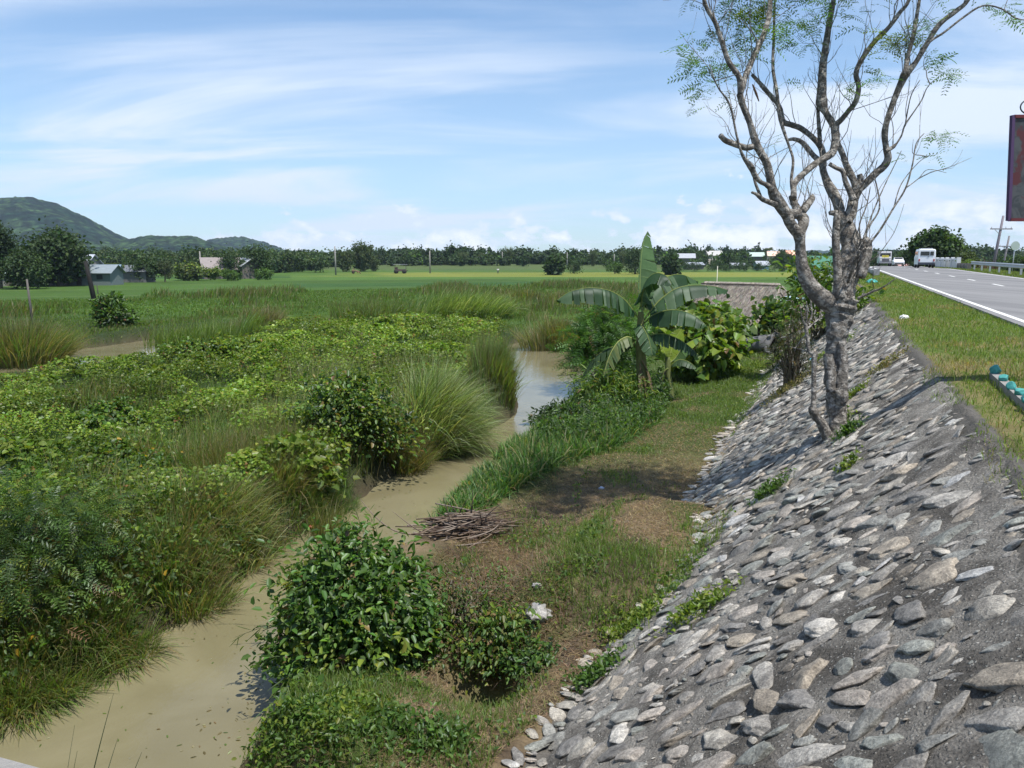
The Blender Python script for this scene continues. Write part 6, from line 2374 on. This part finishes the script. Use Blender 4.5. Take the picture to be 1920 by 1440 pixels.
def vehicles():
    def place(s, t, label, cat, name, flip):
        x, y = xy(s, t)
        # local +X = forward
        rz = math.pi / 2 - TH + (math.pi if flip else 0)
        return empty(name, (x, y, float(zroad(t)) + .004), label, cat, rz=rz)
    # white van driving away
    r_ = place(9.4, 98.0, 'white boxy passenger van driving away in the right lane', 'van', 'van', False)
    W = (.78, .80, .82)
    g = Geo()
    loft(g, [(-2.25, ring(.82, .42, 1.98, .12, .86)), (-2.2, ring(.86, .38, 2.05, .12, .88)), (1.0, ring(.86, .38, 2.05, .12, .88)), (1.5, ring(.85, .38, 1.75, .1, .85)), (2.1, ring(.83, .40, 1.15, .08, .95)), (2.3, ring(.80, .45, 1.05, .08, .95))], W)
    g.build('body', M['gloss'], r_, smooth=False)
    for (yy, w, n_) in ((.20, .86, 'rear_window'), (-.48, .34, 'rear_window')):
        g = Geo()
        box(g, (-2.27, yy, 1.58), (.03, w, .44))
        g.build(n_, M['glass'], r_, smooth=False)
    for sg in (-1, 1):
        for xx in (-1.3, -.3, .7):
            g = Geo()
            box(g, (xx, sg * .835, 1.58), (.8, .03, .42))
            g.build('side_window', M['glass'], r_, smooth=False)
    g = Geo()
    box(g, (1.45, 0, 1.50), (.05, 1.3, .42), tilt=[[.8, 0, .6], [0, 1, 0], [-.6, 0, .8]])
    g.build('windscreen', M['glass'], r_, smooth=False)
    g = Geo()
    box(g, (-2.32, 0, .50), (.14, 1.66, .24), col=(.05, .06, .08))
    g.build('bumper', M['plain'], r_, smooth=False)
    g = Geo()
    box(g, (-2.275, -.15, 1.24), (.04, .16, .05), col=(.1, .1, .1))
    g.build('door_handle', M['plain'], r_, smooth=False)
    for sg in (-1, 1):
        g = Geo()
        box(g, (-2.27, sg * .72, .85), (.04, .13, .26), col=(.35, .03, .02))
        g.build('tail_lamp', M['plain'], r_, smooth=False)
    g = Geo()
    box(g, (-.6, 0, 2.12), (2.0, 1.2, .06), col=(.55, .57, .6))
    for q in (-1.3, .1):
        box(g, (q, 0, 2.07), (.05, 1.2, .06), col=(.3, .3, .3))
    g.build('roof_rack', M['plain'], r_, smooth=False)
    for xx in (-1.55, 1.35):
        for sg in (-1, 1):
            wheel(r_, np.array([xx, sg * .72, .33]), .33, .2, (0, 1, 0))

    # oncoming bus / jeepney with yellow board
    r_ = place(5.2, 138.0, 'silver grey passenger jeepney with a yellow route board coming towards the viewer', 'jeepney', 'jeepney', True)
    G_ = (.42, .42, .44)
    g = Geo()
    loft(g, [(-2.9, ring(.95, .5, 2.35, .1, .9)), (1.0, ring(.95, .5, 2.35, .1, .9)), (1.35, ring(.93, .5, 2.2, .1, .9)), (1.5, ring(.9, .5, 1.45, .08, .9)), (2.6, ring(.82, .5, 1.3, .08, .85))], G_)
    g.build('body', M['gloss'], r_, smooth=False)
    g = Geo()
    box(g, (1.46, 0, 1.82), (.04, 1.5, .50))
    g.build('windscreen', M['glass'], r_, smooth=False)
    g = Geo()
    box(g, (1.9, 0, 1.55), (.1, 1.0, .42), col=(.50, .42, .06))
    g.build('route_board', M['plain'], r_, smooth=False)
    g = Geo()
    box(g, (2.62, 0, .95), (.05, 1.0, .5), col=(.12, .12, .13))
    g.build('grille', M['plain'], r_, smooth=False)
    g = Geo()
    box(g, (2.72, 0, .58), (.14, 1.8, .2), col=(.3, .3, .32))
    g.build('bumper', M['plain'], r_, smooth=False)
    for sg in (-1, 1):
        g = Geo()
        tube(g, [(2.58, sg * .66, 1.0), (2.68, sg * .66, 1.0)], .13, 12, (.8, .8, .75))
        g.build('headlight', M['gloss'], r_, smooth=False)
        for xx in (-2.1, -.9, .3):
            g = Geo()
            box(g, (xx, sg * .93, 1.75), (.95, .03, .5))
            g.build('side_window', M['glass'], r_, smooth=False)
    for xx in (-1.9, 1.75):
        for sg in (-1, 1):
            wheel(r_, np.array([xx, sg * .8, .4]), .4, .22, (0, 1, 0))

    # white car
    r_ = place(7.0, 146.0, 'small white car following the jeepney on the road', 'car', 'car', True)
    g = Geo()
    loft(g, [(-2.1, ring(.75, .35, .85, .06, .92)), (-1.9, ring(.82, .28, .95, .06, .95)), (-1.3, ring(.83, .25, 1.0, .06, .95)), (1.0, ring(.83, .25, .95, .06, .95)), (1.9, ring(.80, .28, .80, .06, .92)), (2.1, ring(.72, .35, .70, .05, .92))], (.8, .8, .82))
    g.build('body', M['gloss'], r_, smooth=False)
    g = Geo()
    loft(g, [(-1.7, ring(.72, .9, 1.0, .03, .95)), (-1.0, ring(.72, .9, 1.42, .08, .84)), (.2, ring(.72, .9, 1.45, .08, .84)), (.95, ring(.72, .9, 1.0, .03, .95))], (.8, .8, .82))
    g.build('cabin', M['gloss'], r_, smooth=False)
    g = Geo()
    box(g, (.62, 0, 1.22), (.04, 1.2, .5), tilt=[[.8, 0, -.6], [0, 1, 0], [.6, 0, .8]])
    g.build('windscreen', M['glass'], r_, smooth=False)
    g = Geo()
    box(g, (2.1, 0, .45), (.1, 1.3, .16), col=(.06, .06, .06))
    g.build('grille', M['plain'], r_, smooth=False)
    for sg in (-1, 1):
        g = Geo()
        box(g, (2.02, sg * .6, .66), (.14, .28, .12), col=(.7, .72, .7))
        g.build('headlight', M['gloss'], r_, smooth=False)
    for xx in (-1.3, 1.3):
        for sg in (-1, 1):
            wheel(r_, np.array([xx, sg * .74, .31]), .31, .18, (0, 1, 0))


def furniture():
    # guard rail: corrugated beam on posts, right of the road
    def rail(t0, t1, s, label, h=.72, group=None):
        x, y = xy(s, t0)
        root = empty('guard_rail', (x, y, float(zroad(t0)) - .13), label, 'guard rail', group)
        rz = np.array([x, y, float(zroad(t0)) - .13])
        tt = np.linspace(t0, t1, 20)
        g = Geo()
        prof = [(0, -.155), (-.05, -.11), (-.05, -.06), (0, -.02), (0, .02), (-.05, .06), (-.05, .11), (0, .155)]
        V = []
        for t in tt:
            for (o_, z) in prof:
                xx, yy = xy(s + o_, t)
                V.append([xx, yy, float(zroad(t)) - .13 + h + z])
        for t in tt:
            for (o_, z) in prof:
                xx, yy = xy(s + o_ + .012, t)
                V.append([xx, yy, float(zroad(t)) - .13 + h + z])
        V = np.array(V) - rz
        k = len(prof)
        i = np.arange(len(tt) - 1)[:, None] * k
        j = np.arange(k - 1)[None, :]
        F = np.stack([i + j, i + k + j, i + k + j + 1, i + j + 1], -1).reshape(-1, 4)
        g.add(V, [F, F[:, ::-1] + len(tt) * k])
        g.build('beam', M['metal'], root, smooth=False)
        for t in np.arange(t0 + .5, t1, 3.8):
            xx, yy = xy(s + .09, t)
            g = Geo()
            box(g, np.array([xx, yy, float(zroad(t)) - .13 + .33]) - rz, (.12, .14, .95), rz=-TH, col=(.3, .3, .31))
            g.build('post', M['metal'], root, smooth=False)
    rail(28, 83, 12.1, 'long galvanised guard rail at the right side of the road')
    # concrete bridge railings further up
    def parapet(t0, t1, s, h, label, col, n=5):
        x, y = xy(s, t0)
        o0 = np.array([x, y, float(zroad(t0)) - .13])
        root = empty('bridge_railing', o0, label, 'bridge railing', rz=-TH)
        L = t1 - t0
        g = Geo()
        box(g, (0, L / 2, h - .1), (.28, L, .2), col=col)
        box(g, (0, L / 2, h * .42), (.2, L, h * .62), col=(col[0] * .9,) * 3)
        g.build('wall', M['plain'], root, smooth=False)
        for k in range(n):
            g = Geo()
            box(g, (0, L * k / (n - 1), h / 2 + .05), (.36, .36, h + .12), col=col)
            g.build('post', M['plain'], root, smooth=False)
    parapet(90, 107, 11.9, 1.15, 'white concrete bridge railing right of the van', (.66, .67, .68))
    parapet(83.6, 89.6, 12.0, .55, 'low dark kerb wall between the guard rail and the white bridge railing', (.13, .12, .11), 4)
    parapet(60, 84, 3.0, .42, 'low grey bridge kerb wall at the left side of the road', (.30, .30, .31), 4)
    # warning sign back, faint disc right of the bridge
    x, y = xy(14.5, 78)
    root = empty('road_sign', (x, y, float(zroad(78)) - .2), 'pale round road sign on a thin post behind the guard rail', 'road sign')
    g = Geo()
    tube(g, [(0, 0, -.3), (0, 0, 2.6)], .04, 6, (.4, .4, .4))
    g.build('post', M['metal'], root)
    g = Geo()
    tube(g, [(0, -.06, 2.3), (0, -.09, 2.3)], .38, 20, (.35, .42, .40))
    g.build('disc', M['plain'], root, smooth=False)
    # red-brown roadside plants by the poles
    for k, px in enumerate((1828, 1848)):
        tree(px, 500, 488, 26, 88, ['reddish flowering bush left of the utility pole', 'reddish flowering bush at the foot of the utility pole'][k], 'bush', 'flowering_bush', pal=[(.16, .05, .05), (.06, .08, .03)], n=600, trunk=False)

    # rusty signboard hanging from its post, right edge
    Ds = 8.6
    tl = atd(1882, 214, Ds)
    w, h = 1.55, 1.18
    root = empty('signboard', (tl[0] + w + .20, tl[1] + .08, hz(tl[0] + w + .06, tl[1])), 'weathered dark signboard in a red frame with a scroll iron on top', 'signboard')
    z0 = tl[2] - root.location.z
    rx = -w - .06
    c = np.array([rx + w / 2, 0, z0 - h / 2])
    m, t, out = mat('peeling_sign_back')
    b = t.new('ShaderNodeBsdfPrincipled')
    tc = t.new('ShaderNodeTexCoord')
    n1 = t.noise(tc.outputs['Object'], 6.5, 6, .65, 1.2)
    n2 = t.noise(tc.outputs['Object'], 3.0, 4, .6, .8)
    cc = t.mix(t.ss(n1, .42, .58), (.030, .036, .042, 1), (.062, .068, .072, 1))
    cc = t.mix(t.ss(n2, .50, .58), cc, (.075, .012, .016, 1))
    t.link(cc, b.inputs['Base Color'])
    b.inputs['Roughness'].default_value = .6
    t.link(b.outputs[0], out.inputs[0])
    g = Geo()
    box(g, c, (w - .04, .02, h - .04))
    g.build('panel', m, root, smooth=False)
    g = Geo()
    PU = (.07, .035, .10)
    RD = (.12, .02, .025)
    box(g, (rx + .0125, 0, z0 - h / 2), (.035, .05, h), col=PU)
    box(g, (rx + w - .0125, 0, z0 - h / 2), (.035, .05, h), col=PU)
    box(g, (rx + w / 2, 0, z0 - .0125), (w - .042, .05, .035), col=RD)
    box(g, (rx + w / 2, 0, z0 - h + .0125), (w - .042, .05, .035), col=RD)
    g.build('frame', M['plain'], root, smooth=False)
    for o_ in root.children:                       # the board hangs slightly askew
        for vtx in o_.data.vertices:
            vtx.co.x -= (vtx.co.z - z0) * .065
    g = Geo()
    tube(g, [(0, 0, -.4), (0, 0, z0 + .25)], .035, 10, (.05, .05, .06))
    for zz in (z0 - .08, z0 - h + .08):
        tube(g, [(0, 0, zz), (-.07, 0, zz)], .012, 6, (.05, .05, .06))
    g.build('post', M['plain'], root)
    # scroll: spiral wire above the board
    pts = []
    for k in range(34):
        u = k / 33
        if u < .35:
            q = u / .35
            pts.append((rx + .70 - .50 * q, 0, z0 + .016 + .02 * (1 - q)))
        else:
            q = (u - .35) / .65
            a = -math.pi / 2 - q * 2 * math.pi * 1.05
            r = .092 * (1 - .68 * q)
            pts.append((rx + .19 + .03 * q + 1.35 * r * math.cos(a), 0, z0 + .016 + .092 + r * math.sin(a)))
    g = Geo()
    tube(g, pts, .008, 6, (.03, .04, .05))
    g.build('scroll', M['plain'], root)

    # kerb with painted stones
    line = [(1865, 706), (1880, 721), (1893, 739), (1909, 750), (1922, 764), (1944, 782), (1966, 800)]
    pts = [gp(a, b + 8) for a, b in line]
    a0, a1 = pts[0], pts[-1]
    d = norm(a1 - a0)
    c = (a0 + a1) / 2
    root = tag(None or (lambda g_: (box(g_, (0, 0, 0), (.11, float(np.linalg.norm(a1 - a0)) + .2, .14), rz=0), g_.build('kerb', M['concrete'], smooth=False))[1])(Geo()), 'low rough concrete kerb carrying the turquoise painted stones', 'kerb')
    root.location = (float(c[0]), float(c[1]), float(c[2]) + .03)
    root.rotation_euler = (0, 0, math.atan2(d[1], d[0]) - math.pi / 2)
    LB = ['turquoise painted stone farthest up the kerb', 'second turquoise painted stone along the kerb from the far end', 'narrow upright turquoise stone, third from the far end of the kerb', 'wide turquoise painted stone, fourth from the far end of the kerb', 'turquoise painted stone at the edge of the picture', 'nearer turquoise painted stone beyond the picture edge', 'nearest turquoise painted stone on the kerb']
    for k, p in enumerate(pts):
        g = Geo()
        sz = [(.08, .06, .06), (.07, .055, .045), (.05, .055, .055), (.075, .055, .045), (.07, .06, .05), (.07, .055, .045), (.08, .06, .05)][k]
        V, F = rock_verts(3, sz, 40 + k)
        cols = np.tile([(.05, .27, .25)], (len(V), 1)) * (1 + .25 * (fbm(V[:, 0] * 30, V[:, 1] * 30 + V[:, 2] * 20, 3, 2)[:, None] - .5))
        g.add(V, F, cols)
        o = g.build('painted_stone', M['plain'])
        o.location = (float(p[0]), float(p[1]), float(p[2]) + .10 + sz[2] * .72)
        tag(o, LB[k], 'stone', 'painted stones on the kerb')


def litter_and_small():
    # brushwood pile
    p = gp(880, 1000)
    g = Geo()
    rs = np.random.default_rng(5)
    for k in range(170):
        L = rs.uniform(.4, 1.3)
        a = rs.normal(.30, .38)
        c = np.array([rs.normal(0, .28), rs.normal(0, .22), 0])
        c[2] = .05 + max(0, .42 - .5 * abs(c[0]) - .55 * abs(c[1])) * rs.random()
        d = np.array([math.cos(a), math.sin(a), rs.normal(0, .14)])
        n_ = np.array([-d[1], d[0], 0]) * rs.normal(0, .07)
        col = [(.13, .095, .07), (.18, .135, .10), (.08, .055, .045), (.22, .18, .15)][rs.integers(0, 4)]
        tube(g, [c - d * L / 2, c + n_, c + d * L / 2], [rs.uniform(.007, .02), .010, .004], 5, col, sub=3)
    for k in range(8):
        L = rs.uniform(.4, .8)
        c = np.array([rs.normal(-.1, .2), rs.normal(0, .15), .1])
        d = norm(np.array([rs.normal(0, .35), rs.normal(0, .3), 1.0]))
        tube(g, [c, c + d * L * .5 + rs.normal(0, .03, 3), c + d * L], [.012, .009, .004], 5, (.06, .045, .04), sub=3)
    o = g.build('brushwood_pile', M['wood'])
    o.location = [float(v) for v in p]
    tag(o, 'pile of cut brown sticks and branches lying at the creek side', 'brushwood pile')

    # long forked branch reaching over the water
    g = Geo()
    A = atd(1000, 985, 14.2)
    pts = [gp(850, 1004) + [0, 0, .1], at(800, 1003, -.1), at(740, 995, .0), at(700, 965, .1), at(675, 935, .25)]
    tube(g, pts, [.02, .018, .014, .01, .004], 6, (.18, .14, .11), sub=4)
    tube(g, [pts[1], at(770, 985, .15), at(735, 958, .4)], [.014, .009, .003], 5, (.18, .14, .11), sub=4)
    o = g.build('fallen_branch', M['wood'], origin=pts[0])
    tag(o, 'bare forked branch reaching from the stick pile over the water', 'branch')

    def bag(px, py, size, col, label, seed, name='plastic_bag', dz=.0, flat=.6):
        p = gp(px, py)
        V, F = ICO[3]
        rs2 = np.random.default_rng(seed)
        V = V * np.array([1, .8, flat])
        f = fbm(V[:, 0] * 3 + seed, V[:, 1] * 3 + V[:, 2] * 2.3, seed, 4)
        f2 = np.abs(fbm(V[:, 2] * 5 + V[:, 0] * 4 + seed, V[:, 1] * 5, seed + 3, 3) - .5)
        V = V * (0.6 + .8 * f + 1.2 * f2)[:, None] * size
        g = Geo()
        g.add(V, F, np.tile([col], (len(V), 1)) * (.9 + .2 * f[:, None]))
        o = g.build(name, M['plastic'], smooth=True)
        o.location = (float(p[0]), float(p[1]), float(p[2]) + size * flat * .5 + dz)
        tag(o, label, 'litter')
    bag(1008, 1160, .16, (.26, .25, .235), 'crumpled dirty white plastic bag on the bench above the pit', 3)
    bag(1008, 1102, .06, (.32, .31, .30), 'tiny white plastic scrap above the crumpled bag', 4)
    bag(1398, 932, .05, (.5, .55, .6), 'small bluish white stone-like scrap in a weed tuft on the slope', 5)
    bag(1521, 676, .07, (.10, .42, .58), 'small cyan plastic scrap at the edge of the stone slope', 6)
    bag(1128, 917, .05, (.35, .42, .55), 'tiny blue plastic scrap on the dry grass', 7)
    bag(1634, 531, .22, (.08, .38, .34), 'small turquoise thing on the verge far behind the tree', 8)
    bag(1695, 598, .10, (.75, .75, .75), 'small white scrap on the verge grass', 9)
    bag(583, 993, .06, (.5, .12, .08), 'tiny red scrap in the grass at the water edge', 10)
    # torn printed wrapper: white and blue
    p = gp(932, 1216)
    g = Geo()
    n = 8
    X, Y = np.meshgrid(np.linspace(-.09, .09, n), np.linspace(-.07, .07, n), indexing='ij')
    Z = .05 * fbm(X * 12 + 3, Y * 12, 3, 3) + .35 * Y
    cols = np.where(((fbm(X * 25, Y * 25, 5, 2) > .5))[..., None], np.array([.12, .30, .42]), np.array([.6, .64, .68])).reshape(-1, 3)
    top = np.stack([X, Y, Z], -1).reshape(-1, 3)
    i = np.arange(n - 1)[:, None] * n
    j = np.arange(n - 1)[None, :]
    F = np.stack([i + j, i + n + j, i + n + j + 1, i + j + 1], -1).reshape(-1, 4)
    g.add(top, F, cols)
    g.add(top - [0, 0, .003], F[:, ::-1], cols)
    o = g.build('wrapper', M['plastic'])
    o.location = (float(p[0]), float(p[1]), float(p[2]) + .08)
    tag(o, 'torn white and blue wrapper caught in the dry twigs', 'wrapper')
    # grass stems rising from below the left bottom edge
    g = Geo()
    for (x0, y0, x1, y1, r) in [(160, 1450, 213, 1300, 1.0), (185, 1450, 221, 1384, .9), (232, 1446, 266, 1410, .9), (118, 1450, 140, 1360, .5), (128, 1450, 145, 1408, .6)]:
        A = atd(x0, y0 + 60, 2.45)
        B = atd(x1, y1, 2.6)
        tube(g, [A, (A + B) / 2 + [.0, 0, .008], B], [.0022 * r, .0016 * r, .0005], 5, (.035, .05, .015), sub=3)
    o = g.build('grass_stem', M['leaf'], origin=atd(160, 1500, 2.45))
    tag(o, 'few thin dark grass stems growing beside the concrete edge at the lower left', 'grass', None, 'stuff')
    # single upright weeds on the bench
    for (px, py, hh, lab) in [(1082, 960, .55, 'thin upright green weed on the dry grass above the trodden patch'), (1098, 905, .35, 'small thin weed with bare twigs on the trodden patch')]:
        p = gp(px, py)
        root = empty('weed', p, lab, 'weed')
        g = Geo()
        tube(g, [(0, 0, -.02), (.02, 0, hh * .5), (-.02, 0, hh)], [.006, .004, .002], 5, (.10, .09, .05), sub=3)
        g.build('stem', M['wood'], root)
        g = Geo()
        k = 46
        P = np.c_[rng.normal(0, .05, k), rng.normal(0, .05, k), rng.uniform(.15, 1, k) * hh]
        leaves(g, P, unit(k), norm(np.array([0, 0, 1.0]) + .5 * rng.standard_normal((k, 3))), .05, .028, pick_cols(k, GREENS + YGREEN[:1]))
        g.build('foliage', M['leaf'], root)
    # arching reed canes around the foreground bush
    g = Geo()
    for (x0, y0, x1, y1) in [(640, 1100, 440, 1010), (620, 1120, 470, 1100), (600, 1180, 440, 1195), (560, 1260, 500, 1330), (700, 1060, 640, 900), (560, 1240, 470, 1260), (720, 1050, 690, 960), (590, 1080, 560, 1000)]:
        A = at(x0, y0, .1)
        dep = A[1] / (CP - SP * (y0 - 720) / FPX)
        B = atd(x1, y1, dep - .1)
        mid = (A + B) / 2 + [0, 0, .12]
        P, r = tube(g, [A, mid, B], [.006, .004, .0015], 5, (.10, .14, .05), sub=6)
        k = 14
        ii = rng.integers(3, len(P), k)
        al = norm(norm(B - A) + .5 * rng.standard_normal((k, 3)) + [0, 0, -.5])
        leaves(g, P[ii], al, unit(k), .22 * rng.uniform(.5, 1.2, k), .014, pick_cols(k, GREENS + GRASSG), kind='thin')
    o = g.build('reeds', M['leaf'])
    tag(o, 'thin arching reed canes leaning from the foreground bush over the creek', 'reeds', None, 'stuff')


def floating_debris():
    g = Geo()
    n = 260
    P = sample_region([(0, 1340), (290, 1195), (420, 1120), (560, 1015), (700, 940), (900, 835), (960, 815), (880, 880), (740, 1010), (560, 1150), (520, 1300), (440, 1430), (100, 1440)], n * 3, WZ, .8)
    d = chan(P[:, 0], P[:, 1], C1)
    k = (rng.random(len(P)) < np.clip(.10 + 1.2 * np.exp(-np.abs(d + .35) / .25), 0, 1)) & (d < -.05)
    P = P[k]
    n = len(P)
    leaves(g, np.c_[P, np.full(n, WZ + .006)], norm(rng.standard_normal((n, 3)) * [1, 1, 0]), np.tile([0, 0, 1.0], (n, 1)) + .05 * rng.standard_normal((n, 3)), rng.uniform(.02, .07, n), rng.uniform(.01, .03, n), pick_cols(n, [(.20, .16, .08), (.30, .28, .18), (.10, .09, .04), (.10, .15, .04)]), fold=.03)
    o = g.build('floating_debris', M['leaf'])
    tag(o, 'scattered leaves and scum floating on the creek', None, None, 'stuff')


def deck():
    # concrete bridge deck the viewer stands on; only its far left corner shows
    x0, y0 = -1.33, 2.045
    d = np.array([0.3, -0.11])
    d = d / np.linalg.norm(d)
    root = empty('concrete_bridge', (x0, y0, 3.1), 'rough grey concrete edge of the small bridge at the lower left corner', 'bridge', rz=math.atan2(d[1], d[0]))
    g = Geo()
    n, m = 80, 24
    X, Y = np.meshgrid(np.linspace(-7, 3.5, n), np.linspace(-5.0, 0, m), indexing='ij')
    Z = .012 * (fbm(X * 5, Y * 5, 3, 4) - .5) - .03 * sstep(-.06, 0, Y)
    Yt = Y + np.where(Y > -.01, .03 * (fbm(X * 6, X * 0, 9, 4) - .5), 0)
    top = np.stack([X, Yt, Z], -1).reshape(-1, 3)
    i = np.arange(n - 1)[:, None] * m
    j = np.arange(m - 1)[None, :]
    g.add(top, np.stack([i + j, i + m + j, i + m + j + 1, i + j + 1], -1).reshape(-1, 4))
    e = top.reshape(n, m, 3)[:, -1]
    V = np.concatenate([e, e - [0, 0.02, .5]])
    k = np.arange(n - 1)
    g.add(V, np.stack([k, k + n, k + n + 1, k + 1], -1))
    g.build('deck', M['concrete'], root)
    g = Geo()
    box(g, (-1.75, -2.6, -.45), (10.4, 4.9, .8))
    g.build('slab', M['concrete'], root, smooth=False)
    for xx in (-6.4, 2.4):
        g = Geo()
        box(g, (xx, -2.4, -2.4), (.6, 3.6, 3.4))
        g.build('abutment', M['concrete'], root, smooth=False)


houses()
thatch_hut()
cow()
person_in_field()
farm_things()
poles()
vehicles()
furniture()
litter_and_small()
floating_debris()
deck()


# ------------------------------------------------------------------ air: even thin haze
def haze():
    g = Geo()
    g.add([[-4300, -60, -30], [4300, -60, -30], [4300, 4300, -30], [-4300, 4300, -30], [-4300, -60, 260], [4300, -60, 260], [4300, 4300, 260], [-4300, 4300, 260]],
          np.array([[0, 3, 2, 1], [4, 5, 6, 7], [0, 1, 5, 4], [1, 2, 6, 5], [2, 3, 7, 6], [3, 0, 4, 7]]))
    m, t, out = mat('thin_haze')
    v = t.new('ShaderNodeVolumePrincipled')
    v.inputs['Color'].default_value = (.62, .78, 1.0, 1)
    v.inputs['Density'].default_value = HAZE
    v.inputs['Anisotropy'].default_value = .0
    t.link(v.outputs[0], out.inputs['Volume'])
    o = g.build('haze', m, smooth=False)
    tag(o, 'thin bluish air over the plain', None, None, 'stuff')


HAZE = 0.00010
haze()
